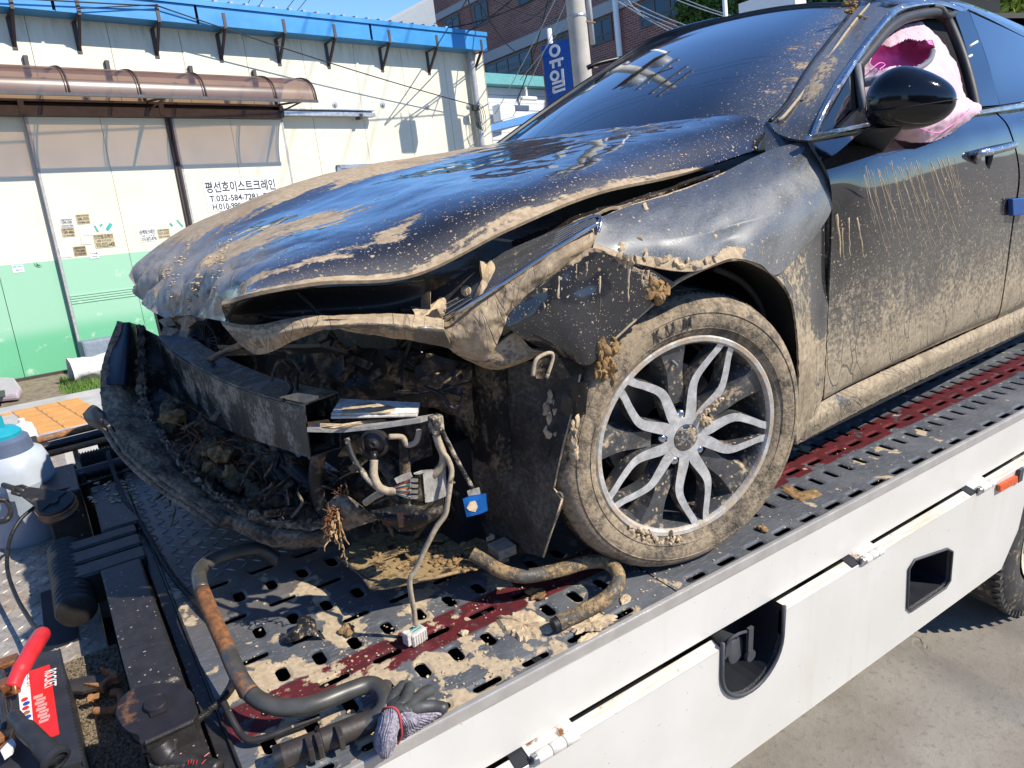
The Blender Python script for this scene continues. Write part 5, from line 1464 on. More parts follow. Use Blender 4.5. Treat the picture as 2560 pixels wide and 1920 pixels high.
for k in range(5):
    a = A0 + 2 * math.pi * k / 5
    mb = MB()
    for sg in (1, -1):
        cr_ = smooth_path([(.030, .008), (.062, .0150), (.090, .0270), (.120, .0385), (.145, .0395), (.180, .0300), (.210, .0195), (.2310, .0150)], 4)
        hwd = np.interp(np.linspace(0, 1, len(cr_)), [0, .2, .4, .6, .8, 1], [.0145, .0140, .0115, .0092, .0082, .0092])
        L_, Rr = strip(cr_, hwd, 0, 0, 0, mb)
        n = len(L_)
        hh = np.interp([q[0] for q in cr_], [.03, .10, .2, .23], [-.010, -.009, -.003, .001])
        vs = []
        for (p_, dz) in ((L_, 0), (Rr, 0), (L_, -.034), (Rr, -.034)):
            for i in range(n): vs.append(sp(p_[i][0], sg * p_[i][1], a, hh[i] + dz))
        f = []; 
        b = mb.add(vs, [])
        for i in range(n - 1):
            quads = [((i, i + 1, n + i + 1, n + i), 0), ((i, 2 * n + i, 2 * n + i + 1, i + 1), 1), ((n + i, n + i + 1, 3 * n + i + 1, 3 * n + i), 1)]
            for q, m_ in quads:
                q = q if sg < 0 else q[::-1]
                mb.f.append(tuple(b + j for j in q)); mb.m.append(m_)
    o = part('spoke', mb, [M_ALLOY, M_ALLOY_DARK], wheel)
    # recessed spoke between, and the bolt well
    a2 = a + math.pi / 5
    mb = MB()
    pts = smooth_path([(.084, 0), (.12, 0), (.16, 0), (.226, 0)], 3); hwd = np.linspace(.017, .012, len(pts)); hwd = np.interp([q[0] for q in pts], [.084, .12, .17, .226], [.018, .020, .020, .034])
    L_, Rr = strip(pts, hwd, 0, 0, 0, mb); n = len(L_)
    vs = []
    hh = np.interp([q[0] for q in pts], [.084, .11, .16, .226], [-.024, -.020, -.014, -.006])
    for (p_, dz) in ((L_, 0), (Rr, 0), (L_ * np.array([1, 1.7]), -.04), (Rr * np.array([1, 1.7]), -.04)):
        for i in range(n): vs.append(sp(p_[i][0], p_[i][1], a2, hh[i] + dz))
    b = mb.add(vs, [])
    for i in range(n - 1):
        for q in ((i, n + i, n + i + 1, i + 1), (i, i + 1, 2 * n + i + 1, 2 * n + i), (n + i, 3 * n + i, 3 * n + i + 1, n + i + 1)):
            mb.f.append(tuple(b + j for j in q)); mb.m.append(0)
    part('recessed_spoke', mb, M_ALLOY_DARK, wheel)
    q = wpt(.060, a2, 0)
    mb = MB(); mb.lathe([(.0215, -.020), (.0195, -.026), (.0185, -.040), (0, -.040)], q, n_out, 24); w_ = part('bolt_well', mb, M_LINER, wheel, smooth=40)
    mb = MB(); mb.lathe([(.0115, -.040), (.0115, -.018), (.0095, -.012), (.0045, -.009), (0, -.0085)], q, n_out, 12); part('wheel_nut', mb, M_CHROME, w_, smooth=50)
mb = MB(); mb.lathe([(.050, -.030), (.052, -.016), (.050, -.0095), (.033, -.0085), (.0325, -.012)], WC, n_out, 40); part('hub', mb, M_ALLOY, wheel, smooth=40)
cap = part('centre_cap', (lambda m: (m.lathe([(.0325, -.012), (.0318, -.0075), (.029, -.006), (.016, -.0045), (0, -.004)], WC, n_out, 40), m)[1])(MB()), m_muddy('scuffed_cap', (.22, .22, .22), .42, rough=.25, metal=.9, scale=50, spat=.5), wheel, smooth=40)
mb = MB()
for (r0, t0, r1, t1) in ((-.018, .006, -.002, -.004), (-.002, -.004, .004, .008), (.004, .008, .018, -.006)):
    pa = WC + wx * r0 + wz * t0 - n_out * .0042; pb = WC + wx * r1 + wz * t1 - n_out * .0042; e = nrm(np.cross(pb - pa, n_out)) * .0028
    mb.prism([pa - e, pb - e, pb + e, pa + e], n_out * .0012)
part('emblem', mb, M_CHROME, cap)
mb = MB(); mb.lathe([(.05, -.105), (.155, -.105), (.158, -.112), (.158, -.13), (.05, -.13)], WC, n_out, 40); part('brake_disc', mb, M_DISC, wheel, smooth=40)
mb = MB(); mb.lathe([(0, -.19), (.21, -.19)], WC, n_out, 40); part('wheel_back', mb, M_INTERIOR, wheel)
mb = MB(); a, _ = wang(1690, 915); mb.tube([wpt(.196, a, -.02), wpt(.185, a, .006)], [.0045, .004], 10); part('tyre_valve', mb, M_GREYRIM, wheel, smooth=40)
it = [(wpt(.060, A0 + math.pi / 5 + 2 * math.pi * j / 5, -.008), .012) for j in range(5)]
best = min(range(5), key=lambda j: np.linalg.norm(project(np.array([it[j][0]]))[0] - np.array([1757, 1050])))
cl = [(it[best][0] + V(rr_.uniform(-.01, .01), 0, rr_.uniform(-.01, .01)), rr_.uniform(.006, .011)) for k in range(5)]
for k in range(26):
    f = k / 25; q = onplane(1745 + 62 * f + rr_.uniform(-5, 5), 1045 - 50 * f + rr_.uniform(-5, 5), n_in, WC @ n_in) + n_out * .002; cl.append((q, rr_.uniform(.003, .006)))
for k in range(40):
    a = wang(1630, 1345)[0] + rr_.uniform(-.35, .35); cl.append((wpt(.243 + rr_.uniform(-.012, .02), a, .010), rr_.uniform(.003, .007)))
lumps('mud_clods', cl, wheel, M_MUD, 21, squash=(1, .7, 1))

# ------------------------------------------------------------------ torn front end
# crash beam: hollow box section, gently bowed
def beam_pt(px, py, yc): return Pc(px, py, yc)
tf = [beam_pt(393, 842, 1.52), beam_pt(455, 893, 1.22), beam_pt(560, 950, .92), beam_pt(655, 986, .66), beam_pt(761, 1012, .44)]
bf = [beam_pt(430, 976, 1.50), beam_pt(520, 1047, 1.17), beam_pt(600, 1085, .88), beam_pt(690, 1115, .63), beam_pt(777, 1143, .43)]
tf = smooth_path(tf, 6); bf = smooth_path(bf, 6)
back = CX * .075
mb = MB(); n = len(tf)
vs = tf + bf + [q + back + V(0, 0, .006) for q in tf] + [q + back * .9 for q in bf]
b = mb.add(vs, [])
for i in range(n - 1):
    for q in ((i, i + 1, n + i + 1, n + i), (i, 2 * n + i, 2 * n + i + 1, i + 1), (n + i, n + i + 1, 3 * n + i + 1, 3 * n + i), (2 * n + i, 3 * n + i, 3 * n + i + 1, 2 * n + i + 1)):
        mb.f.append(q); mb.m.append(0)
beam = part('bumper_beam', mb, M_BEAM, car)
so = beam.modifiers.new('wall', 'SOLIDIFY'); so.thickness = .004; so.offset = 0
mb = MB(); md = [(a * .5 + b_ * .5) for a, b_ in zip(tf, bf)]
for i in range(n - 1):
    mb.prism([md[i], md[i + 1], md[i + 1] + back, md[i] + back], V(0, 0, .004))
part('beam_web', mb, M_BEAM, beam)
mb = MB()
mb.tube([q + CX * -.003 + V(0, 0, -.006) for q in tf], .0022, 5)
part('scraped_edge', mb, M_BEAM, beam, smooth=True)
mb = MB(); q = [Pc(698, 998, .52), Pc(742, 990, .46), Pc(800, 997, .42), Pc(764, 1010, .44)]
mb.prism(q, V(0, 0, .008)); part('mud_cake', mb, M_MUD, beam, bevel=.003)
mb = MB(); q = [Pc(771, 1014, .44), Pc(800, 1002, .40), Pc(806, 1052, .40), Pc(775, 1060, .44)]
mb.prism([Pc(770, 1062, .43), Pc(822, 1055, .40), Pc(830, 1066, .40), Pc(772, 1078, .43)], V(0, 0, .006))
part('mounting_plate', mb, M_RUSTY, beam)
lumps_px('rust_clods', [(806 + rr_.uniform(-8, 8), 1032 + rr_.uniform(-16, 22), .40, rr_.uniform(.004, .008)) for k in range(12)], beam, M_SOIL, 30)

# ribbed bracket lit by the sun, and its lower lip
brk = MB()
A_, B_, C_, D_ = Pc(852, 999, .44), Pc(1050, 1010, .33), Pc(1043, 1037, .285), Pc(826, 1042, .385)
brk.prism([A_, B_, C_, D_], V(0, 0, -.005))
bk = part('ribbed_bracket', brk, M_WHITEPLUG, car, bevel=.0015)
mb = MB()
for k in range(9):
    f = (k + .6) / 9.6; a = A_ * (1 - f) + D_ * f; b_ = B_ * (1 - f) + C_ * f
    mb.tube([a + V(0, 0, .002), b_ + V(0, 0, .002)], .0028, 6)
part('bracket_rib', mb, M_WHITEPLUG, bk, kind='stuff', smooth=True)
mb = MB(); lp = [Pc(768, 1068, .40), Pc(850, 1072, .37), Pc(950, 1062, .32), Pc(1052, 1045, .275)]
lp2 = [Pc(768, 1080, .40), Pc(850, 1082, .37), Pc(950, 1072, .32), Pc(1052, 1057, .275)]
for i in range(3): mb.box8([lp2[i], lp2[i + 1], lp2[i + 1] + CX * .03, lp2[i] + CX * .03, lp[i], lp[i + 1], lp[i + 1] + CX * .03, lp[i] + CX * .03])
part('bracket_lip', mb, M_GREYPLUG, bk)
splat([(872, 1014), (905, 1004), (950, 1006), (992, 1014), (996, 1030), (950, 1036), (900, 1032), (850, 1038), (846, 1024)], bk, .37, .010)
splat([(800, 1058), (850, 1060), (905, 1052), (960, 1048), (958, 1058), (900, 1064), (850, 1072), (805, 1070)], bk, .36, .006)
mb = MB(); mb.tube(smooth_path([Pc(972, 1092, .30), Pc(1005, 1093, .29), Pc(1018, 1112, .28), Pc(1040, 1104, .275), Pc(1048, 1075, .27)], 5), .006, 8); part('bent_tab', mb, M_CONDUIT, bk, smooth=True)
# plug and loom
mb = MB(); mb.cbox(Pc(1090, 1060, .23), LEFT * .022, CX * .026, V(0, 0, .036)); part('lamp_socket', mb, M_CABLE, car, bevel=.004)
loom = thing('wiring_loom', 'x', 'x')
bpy.data.objects.remove(loom, do_unlink=True)
def cable(name, pts, r, mat, par, ringed=False, nseg=8):
    path = smooth_path([Pc(*q) for q in pts], 10)
    if ringed:
        L = np.concatenate([[0], np.cumsum([np.linalg.norm(path[i + 1] - path[i]) for i in range(len(path) - 1)])])
        m = max(8, int(L[-1] / .0022)); s = np.linspace(0, L[-1], m); P = np.stack([np.interp(s, L, [q[k] for q in path]) for k in range(3)], 1)
        rs = r * (1 + .16 * (np.arange(m) % 2)); 
        mb = MB(); mb.tube(list(P), list(rs), nseg)
    else:
        mb = MB(); mb.tube(path, r, nseg)
    return part(name, mb, mat, par, smooth=True)
main = cable('wiring_loom', [(1094, 1085, .235), (1102, 1122, .23), (1120, 1148, .225), (1129, 1176, .22), (1126, 1206, .215), (1120, 1249, .215), (1113, 1286, .22), (1091, 1318, .23), (1077, 1344, .235), (1060, 1378, .245), (1039, 1424, .255), (1025, 1448, .26), (1027, 1483, .265), (1035, 1527, .275), (1038, 1560, .28)], .0052, M_CONDUIT, car, True)
cable('conduit', [(1090, 1085, .24), (1098, 1110, .235), (1109, 1139, .235), (1104, 1165, .24), (1085, 1186, .25), (1078, 1200, .26)], .0078, M_CONDUIT, main, True)
cable('conduit', [(866, 1096, .36), (883, 1145, .34), (906, 1180, .32), (929, 1206, .30), (955, 1226, .29), (985, 1226, .28)], .0062, M_CABLE, main)
cable('conduit', [(935, 1150, .31), (935, 1188, .30), (947, 1216, .29), (967, 1227, .285), (990, 1227, .275)], .0085, M_CONDUIT, main)
cable('conduit', [(912, 1258, .34), (935, 1242, .32), (955, 1232, .30)], .0065, M_CONDUIT, main, True)
cable('conduit', [(1106, 1078, .23), (1122, 1110, .225), (1149, 1162, .215), (1172, 1203, .205), (1181, 1220, .20)], .0042, M_CABLE, main, True)
wc = [(.25, .04, .03), (.5, .48, .42), (.05, .10, .06), (.45, .20, .05), (.5, .47, .42), (.28, .05, .04), (.12, .12, .12), (.42, .3, .2), (.06, .16, .12)]
for k, c_ in enumerate(wc):
    f = k / (len(wc) - 1)
    mb = MB(); mb.tube(smooth_path([Pc(983, 1219 + 14 * f, .278), Pc(1003, 1211 + 28 * f, .262), Pc(1028, 1203 + 45 * f, .25)], 5), .0016, 6)
    part('wire', mb, m_simple('wire_colour_%d' % k, c_, .5), main, smooth=True)
def pxbox(a, b, c, d, yc, t, mat, name, par, bevel=.002):
    q = [Pc(*p_, yc) for p_ in (a, b, c, d)]
    mb = MB(); mb.prism(q, CX * t); return part(name, mb, mat, par, bevel=bevel)
pg = pxbox((1026, 1192), (1060, 1196), (1064, 1256), (1028, 1254), .25, .03, M_PLASTIC, 'wire_plug', main)
for k in range(4):
    y0 = 1197 + k * 14
    pxbox((1024, y0), (1040, y0 + 1), (1040, y0 + 10), (1024, y0 + 9), .246, .006, M_GREYPLUG, 'plug_tooth', pg, .001)
pxbox((1056, 1184), (1078, 1178), (1083, 1254), (1062, 1258), .245, .035, M_WHITEPLUG, 'plug_cover', pg)
pxbox((1031, 1181), (1075, 1177), (1078, 1186), (1034, 1189), .25, .02, M_WHITEPLUG, 'plug_lever', pg)
pxbox((985, 1196), (1005, 1186), (1012, 1202), (992, 1210), .27, .02, M_WHITEPLUG, 'wire_clip', main)
pxbox((1165, 1226), (1186, 1221), (1190, 1241), (1170, 1244), .20, .014, M_WHITEPLUG, 'plug_neck', main)
bp = pxbox((1153, 1245), (1196, 1238), (1201, 1288), (1164, 1297), .198, .022, M_BLUEPLUG, 'blue_plug', main, .003)
bp['label'] = 'bright blue plug at the end of a thin cable'
mb = MB(); q = [Pc(1166 + x, 1252 + y, .1968) for x, y in ((0, 18), (8, 3), (22, 0), (28, 14), (22, 28), (6, 24))]; mb.prism(q, LEFT * .001); part('mud_patch', mb, M_MUD, bp)
pc = Pz(1040, 1588, .016); pa = nrm(Pz(1064, 1576, 0) - Pz(1018, 1606, 0)); pb = np.cross(V(0, 0, 1), pa)
mb = MB(); mb.cbox(pc, pa * .040, pb * .030, V(0, 0, .030)); cn = part('white_plug', mb, M_WHITEPLUG, main, bevel=.003)
mb = MB()
for k in range(6): mb.cbox(pc + pa * (-.016 + k * .0064) - pb * .0155, pa * .0028, pb * .002, V(0, 0, .024))
part('plug_rib', mb, M_WHITEPLUG, cn, kind='stuff')
mb = MB()
for k in range(10): mb.cbox(pc + pa * (-.008 + (k % 5) * .005) + pb * (.004 - .008 * (k // 5)) + V(0, 0, .0155), pa * .003, pb * .004, V(0, 0, .001))
part('plug_contact', mb, M_TEALTAPE, cn, kind='stuff')
mb = MB(); mb.cbox(pc - pa * .024 + V(0, 0, .006), pa * .01, pb * .02, V(0, 0, .03)); part('plug_latch', mb, M_WHITEPLUG, cn, bevel=.002)
cable('wire', [(1036, 1555, .282), (1040, 1565, .283), (1042, 1578, .284)], .0016, M_RUSTY, main)
# horn
hc = Pc(936, 1108, .33); hax = nrm(CX * -.75 + LEFT * .65 + V(0, 0, .05))
mb = MB(); mb.lathe([(0, .006), (.006, .010), (.012, .004), (.022, .001), (.024, .006), (.030, .004), (.031, -.006), (.028, -.012), (0, -.014)], hc, hax, 32); part('horn', mb, M_OIL, car, smooth=40)
mb = MB(); mb.tube([Pc(934, 1130, .325), Pc(935, 1152, .315)], [.009, .006], 10); part('horn_plug', mb, M_PLASTIC_CLEAN, car, smooth=True)

# dark plastic and pipes deep inside
tub = [((640, 1110, .95), (700, 1180, .85), (760, 1260, .75), (800, 1310, .68), .016), ((690, 1120, .9), (740, 1170, .8), (800, 1230, .7), (850, 1280, .6), .022), ((800, 1120, .6), (790, 1190, .62), (800, 1250, .62), (830, 1300, .6), .018), ((880, 1100, .55), (930, 1130, .5), (980, 1180, .45), (1000, 1250, .42), .02), ((1010, 1090, .4), (1012, 1150, .4), (1015, 1220, .4), (1020, 1290, .4), .012)]
for (a, b, c, d, r) in tub:
    mb = MB(); mb.tube(smooth_path([Pc(*q) for q in (a, b, c, d)], 6), r, 10); part('cooling_hose', mb, M_DARKBAY, car, smooth=True)
C = grid([[(560, 1050, 1.15), (700, 1130, .95), (850, 1180, .70), (1000, 1200, .52), (1160, 1190, .45)], [(600, 1180, 1.15), (720, 1230, .95), (850, 1260, .75), (1000, 1290, .55), (1170, 1280, .46)], [(640, 1290, 1.05), (740, 1330, .90), (860, 1370, .72), (1000, 1380, .58), (1180, 1370, .48)]])
patch('splash_shield', C, 40, 60, M_DARKBAY, car, .006, None, lambda S, T, G: .02 * fbm(G.reshape(-1, 3), 9, 3).reshape(S.shape), outward=(-.8, -.5, .2))
C = grid([[(780, 870, .62), (900, 870, .52), (1040, 880, .42), (1180, 910, .36)], [(790, 940, .6), (900, 940, .52), (1040, 940, .42), (1180, 980, .36)], [(800, 1000, .6), (900, 1000, .52), (1050, 1010, .44), (1185, 1060, .38)]])
patch('lamp_carrier', C, 30, 50, M_DARKBAY, car, .005, None, lambda S, T, G: .02 * fbm(G.reshape(-1, 3), 12, 3).reshape(S.shape), outward=(-.8, -.5, .2))
for pl_, r_2 in (([(630, 850, .64), (560, 880, .9), (520, 900, 1.15)], .008), ([(1060, 968, .33), (1100, 985, .30), (1130, 1020, .28), (1150, 1010, .27), (1160, 985, .26)], .004), ([(1010, 990, .36), (1060, 985, .34), (1120, 970, .31), (1180, 955, .29)], .003)):
    mb = MB(); mb.tube(smooth_path([Pc(*q) for q in pl_], 5), r_2, 8); part('torn_brace', mb, M_PLASTIC, car, smooth=True)
mb = MB(); q = [Pc(*p_) for p_ in ((545, 870, .9), (640, 872, .75), (800, 868, .5), (860, 882, .45), (700, 885, .7), (560, 890, .9))]; mb.prism(q, V(0, 0, .008)); part('grille_slat', mb, M_PLASTIC, car)
fan = Pc(512, 850, 1.35)
mb = MB(); mb.lathe([(.05, 0), (.062, .004), (.064, -.006)], fan, CX * -1 + LEFT * .4, 28)
for k in range(12):
    a = math.pi * k / 12; u_ = nrm(np.cross(nrm(CX * -1 + LEFT * .4), V(0, 0, 1))); d_ = u_ * math.cos(a) + V(0, 0, 1) * math.sin(a); mb.tube([fan - d_ * .058, fan + d_ * .058], .0022, 4)
part('horn_grille', mb, M_PLASTIC, car)

# bumper cover hanging low at the far side
outer = [(295, 803, 1.55), (257, 903, 1.50), (253, 1007, 1.40), (277, 1076, 1.25), (314, 1140, 1.12), (384, 1215, .98), (488, 1285, .85), (602, 1335, .74), (694, 1368, .68), (812, 1366, .60)]
inner = [(347, 812, 1.60), (347, 900, 1.55), (352, 985, 1.45), (371, 1045, 1.30), (413, 1110, 1.15), (471, 1178, 1.02), (551, 1245, .88), (652, 1296, .76), (741, 1308, .68), (836, 1300, .60)]
mid = [((a[0] + b[0]) / 2, (a[1] + b[1]) / 2, (a[2] + b[2]) / 2 - .035) for a, b in zip(outer, inner)]
C = grid([inner, mid, outer])
cover = patch('bumper_cover', C, 40, 170, M_COVER, car, .008, None, lambda S, T, G: .009 * fbm(G.reshape(-1, 3), 12, 4).reshape(S.shape) + .005 * fbm(G.reshape(-1, 3), 50, 4).reshape(S.shape), outward=(-.8, -.6, 0))
C = grid([[(300, 806, 1.56), (268, 905, 1.50), (266, 960, 1.44)], [(322, 806, 1.52), (318, 900, 1.44), (316, 962, 1.40)], [(345, 812, 1.60), (350, 880, 1.56), (352, 965, 1.50)]])
cs = patch('grille_cheek', C, 30, 30, m_muddy('blue_black_plastic', (.008, .011, .020), .2, rough=.35, spat=.3), cover, .006, None, None, outward=(-.8, -.6, 0))
C = np.array([[Pc(x - 4, y, yc - .05) for x, y, yc in inner], [Pc(x + (14 if k < 5 else 4), y + (2 if k < 5 else 16), yc - .05) for k, (x, y, yc) in enumerate(inner)]])
patch('torn_inner_edge', C, 10, 160, m_muddy('flaking_plastic', (.05, .05, .055), .52, rough=.5, scale=26, spat=.4, mud=((.44, .33, .21), (.12, .09, .06)), bump=.9), cover, .006, None, lambda S, T, G: .010 * fbm(G.reshape(-1, 3), 60, 3).reshape(S.shape), outward=(-.8, -.6, .2))
lipp = [(252, 1058, 1.2), (292, 1125, 1.05), (350, 1186, .95), (420, 1238, .88), (480, 1276, .80), (540, 1318, .72)]
mb = MB(); mb.tube(smooth_path([Pc(*q) for q in lipp], 8), .006, 8); mb.tube(smooth_path([Pc(x + 9, y - 12, yc) for x, y, yc in lipp], 8), .005, 8)
part('lower_lip', mb, M_COVER, cover, smooth=True)
C = grid([[(206, 1035, 1.28), (232, 1012, 1.25), (262, 1030, 1.2)], [(212, 1050, 1.25), (238, 1050, 1.18), (272, 1062, 1.15)], [(222, 1062, 1.25), (250, 1076, 1.2), (278, 1085, 1.15)]])
patch('torn_lip_end', C, 12, 12, M_PLASTIC, cover, .012, None, None, outward=(-.8, -.5, .3))
C = grid([[(352, 975, 1.45), (420, 985, 1.35), (500, 1045, 1.15), (590, 1095, 1.0), (690, 1130, .88), (790, 1160, .76), (868, 1200, .66)],
          [(365, 1035, 1.35), (440, 1065, 1.22), (520, 1130, 1.08), (610, 1180, .95), (700, 1215, .84), (790, 1240, .74), (860, 1255, .64)],
          [(413, 1112, 1.16), (475, 1178, 1.04), (555, 1245, .90), (640, 1290, .80), (700, 1305, .74), (770, 1312, .68), (840, 1300, .61)]])
patch('crumpled_grille', C, 70, 120, M_DARKBAY, cover, .006, None, lambda S, T, G: .03 * fbm(G.reshape(-1, 3), 9, 5).reshape(S.shape) + .012 * fbm(G.reshape(-1, 3), 30, 3).reshape(S.shape), outward=(-.8, -.5, .3))
mb = MB()
for k in range(70):                                    # torn, scaly edge of the cover
    f = rr_.random(); i = f * 8.9; j = int(i); t = i - j
    a = [inner[j][q] * (1 - t) + inner[j + 1][q] * t for q in range(3)]
    c = Pc(a[0] + rr_.uniform(-10, 8), a[1] + rr_.uniform(-8, 8), a[2] - .05)
    d = V(rr_.uniform(-1, 1), rr_.uniform(-1, 1), rr_.uniform(-1, 1)); d = nrm(d); e = nrm(np.cross(d, V(rr_.uniform(-1, 1), rr_.uniform(-1, 1), .3)))
    s = rr_.uniform(.006, .016)
    mb.prism([c - d * s, c + e * s * .6, c + d * s, c - e * s * .7], np.cross(d, e) * .003)
part('plastic_shreds', mb, M_COVER, cover, kind='stuff')
lumps_px('soil_clods', [(430, 1035, 1.2, .035), (425, 1060, 1.2, .03), (530, 1115, 1.0, .028), (545, 1135, .98, .024), (500, 1150, 1.0, .02), (560, 1180, .95, .03), (600, 1200, .9, .03), (520, 1170, 1.0, .022), (640, 1230, .84, .03), (700, 1250, .8, .025)], cover, M_DARKSOIL, 41, on=False, squash=(1, 1, .8), sub=4)
mb = MB()
for k in range(46):
    x = 500 + rr_.uniform(-60, 150); y = 1085 + (x - 500) * .5 + rr_.uniform(-25, 45)
    p_ = [Pc(x, y, 1.02 - (x - 480) * .0009)]
    d = V(rr_.uniform(-1, 1), rr_.uniform(-1, 1), rr_.uniform(-1.0, .4)) * .012
    for s in range(5): p_.append(p_[-1] + d + V(rr_.uniform(-1, 1), rr_.uniform(-1, 1), rr_.uniform(-1, .4)) * .008)
    mb.tube(p_, .0014, 4)
part('root_tangle', mb, M_ROOTDARK, cover, kind='stuff')
# broken clips, ribs and torn plastic jammed in below the beam
def jumble(name, n, box, dep, mat, seed, par):
    r = random.Random(seed); mb = MB()
    for k in range(n):
        x, y = r.uniform(box[0], box[2]), r.uniform(box[1], box[3]); f = (x - box[0]) / (box[2] - box[0])
        c = Pc(x, y, dep[0] * (1 - f) + dep[1] * f + r.uniform(-.07, .05))
        d = nrm(V(r.uniform(-1, 1), r.uniform(-1, 1), r.uniform(-.8, .8))); e = nrm(np.cross(d, V(r.uniform(-1, 1), r.uniform(-1, 1), r.uniform(-1, 1))))
        t = r.random()
        if t < .45: mb.cbox(c, d * r.uniform(.03, .11), e * r.uniform(.006, .02), np.cross(d, e) * .004)
        elif t < .75:
            p_ = [c, c + d * .03, c + d * .05 + e * .02, c + d * .08 + V(0, 0, -.02)]; mb.tube(smooth_path(p_, 4), r.uniform(.002, .006), 6)
        else: mb.prism([c - d * .03, c + e * .025, c + d * .035, c - e * .02], np.cross(d, e) * .005)
    part(name, mb, mat, par, kind='stuff')
jumble('broken_clips', 70, (640, 1110, 1120, 1320), (.80, .42), M_PLASTIC, 51, car)
jumble('broken_ribs', 20, (375, 1010, 660, 1260), (1.30, .90), M_COVER, 52, cover)
jumble('broken_clips', 34, (700, 870, 1180, 985), (.60, .33), M_DARKBAY, 53, car)
lumps_px('soil_clods', [(428, 1042, 1.18, .034), (534, 1118, .98, .024), (552, 1135, .95, .026), (520, 1128, .99, .016), (575, 1180, .9, .02), (520, 1165, .96, .014)], cover, M_SOIL, 47, on=False, squash=(1, 1, .8), sub=4)  # lighter soil colour paints these lumps as sunlit
C = grid([[(346, 815, 1.58), (396, 842, 1.52)], [(350, 900, 1.54), (412, 908, 1.51)], [(354, 985, 1.44), (434, 978, 1.49)], [(372, 1048, 1.31), (500, 1040, 1.2)]])
patch('grille_side', C, 24, 16, M_DARKBAY, cover, .005, None, None, outward=(-.8, -.5, .2))
# clump of torn roots hanging in front of the wheel
C = grid([[(815, 1262, .42), (843, 1236, .40), (870, 1240, .38), (905, 1265, .36)], [(822, 1290, .40), (855, 1275, .37), (890, 1270, .35), (925, 1282, .34)], [(826, 1320, .42), (848, 1333, .40), (890, 1318, .37), (943, 1300, .35)]])
patch('bent_undershield', C, 30, 40, M_PLASTIC, car, .006, None, None, outward=(-.7, -.7, .2))['label'] = 'brown bent piece of undershield'
mb = MB()
def strand(x, y, x2, y2, yc, r, n=6, j=8):
    p_ = []
    for s in range(n + 1):
        f = s / n; p_.append(Pc(x + (x2 - x) * f + rr_.uniform(-j, j) * f, y + (y2 - y) * f + rr_.uniform(-j, j) * .4, yc + rr_.uniform(-.01, .01)))
    mb.tube(smooth_path(p_, 3), r, 4)
for k in range(46): strand(838 + rr_.uniform(-20, 14), 1275 + rr_.uniform(-18, 25), 822 + rr_.uniform(-22, 40), 1315 + rr_.uniform(-45, 40), .375, .0012, 5, 9)
for k in range(10): strand(846 + rr_.uniform(-10, 16), 1240 + rr_.uniform(-8, 20), 852 + rr_.uniform(-26, 20), 1213 + rr_.uniform(-4, 20), .375, .001, 4, 5)
part('root_clump', mb, M_ROOTDARK, car, kind='stuff')
mb = MB()
for (a, b_) in (((832, 1300), (812, 1378)), ((838, 1290), (828, 1340)), ((842, 1270), (850, 1370)), ((846, 1280), (858, 1395)), ((836, 1300), (838, 1360)), ((858, 1380), (872, 1415)), ((828, 1310), (848, 1372)), ((845, 1290), (840, 1350)), ((840, 1300), (822, 1355)), ((848, 1300), (868, 1360))): strand(*a, *b_, .37, .0015, 6, 6)
part('straw_strands', mb, M_ROOT, car, kind='stuff')
mb = MB(); mb.tube([Pc(1000, 1280, .33), Pc(1003, 1318, .32)], [.008, .005], 8); part('hanging_bolt', mb, M_RUSTY, car, smooth=40)
C = grid([[(925, 1275, .40), (1000, 1262, .36), (1060, 1262, .33), (1105, 1235, .31)], [(945, 1300, .38), (1000, 1300, .34), (1060, 1290, .31), (1108, 1270, .29)], [(960, 1308, .40), (1003, 1325, .36), (1060, 1312, .33), (1100, 1290, .31)]])
patch('lamp_bracket', C, 20, 30, M_PLASTIC, car, .006, None, lambda S, T, G: .01 * fbm(G.reshape(-1, 3), 14, 3).reshape(S.shape), outward=(-.7, -.7, .1))

# perforated undertray lying half torn off
zt = .085
P2z = lambda l: [(lambda q: (q[0], q[1]))(Pz(x, y, zt)) for x, y in l]
outl = P2z([(848, 1392), (872, 1412), (905, 1440), (928, 1472), (965, 1470), (1100, 1441), (1190, 1420), (1272, 1398), (1250, 1372), (1215, 1350), (1160, 1336), (1040, 1328), (950, 1332), (890, 1350)])
def oval(cx, cy, rx, ry, rot=0, n=18): return P2z([(cx + rx * math.cos(t) * math.cos(rot) - ry * math.sin(t) * math.sin(rot), cy + rx * math.cos(t) * math.sin(rot) + ry * math.sin(t) * math.cos(rot)) for t in np.linspace(0, 2 * math.pi, n, endpoint=False)])
holes = [oval(1007, 1391, 19, 11, -.15), oval(1171, 1376, 12, 8, -.1), P2z([(1048, 1348), (1120, 1352), (1105, 1362), (1060, 1366)])]
me = fill2d(outl, holes, (0, 0, zt), (1, 0, 0), (0, 1, 0), .004)
ut = link('undertray', me, m_muddy('soiled_undertray', (.03, .022, .014), .62, rough=.7, scale=22, spat=.5, mud=((.36, .25, .115), (.25, .17, .08)), bump=.9), car)
mb = MB(); mb.tube([Pz(846, 1392, zt), Pz(905, 1440, zt), Pz(928, 1472, zt)], .004, 6); mb.tube([Pz(928, 1472, zt), Pz(1100, 1441, zt), Pz(1272, 1398, zt)], .0045, 6); part('tray_flange', mb, M_PIPE_MUD, ut, smooth=True)
mb = MB(); mb.cbox(Pz(1255, 1372, zt + .015), V(.05, 0, 0), V(0, .05, 0), V(0, 0, .025)); mb.tube([Pz(1230, 1350, .10), Pz(1228, 1338, .13)], .005, 8); mb.cbox(Pz(1226, 1345, .13), V(.022, 0, 0), V(0, .004, 0), V(0, 0, .012)); part('tray_clip', mb, M_CONDUIT, ut, bevel=.004)
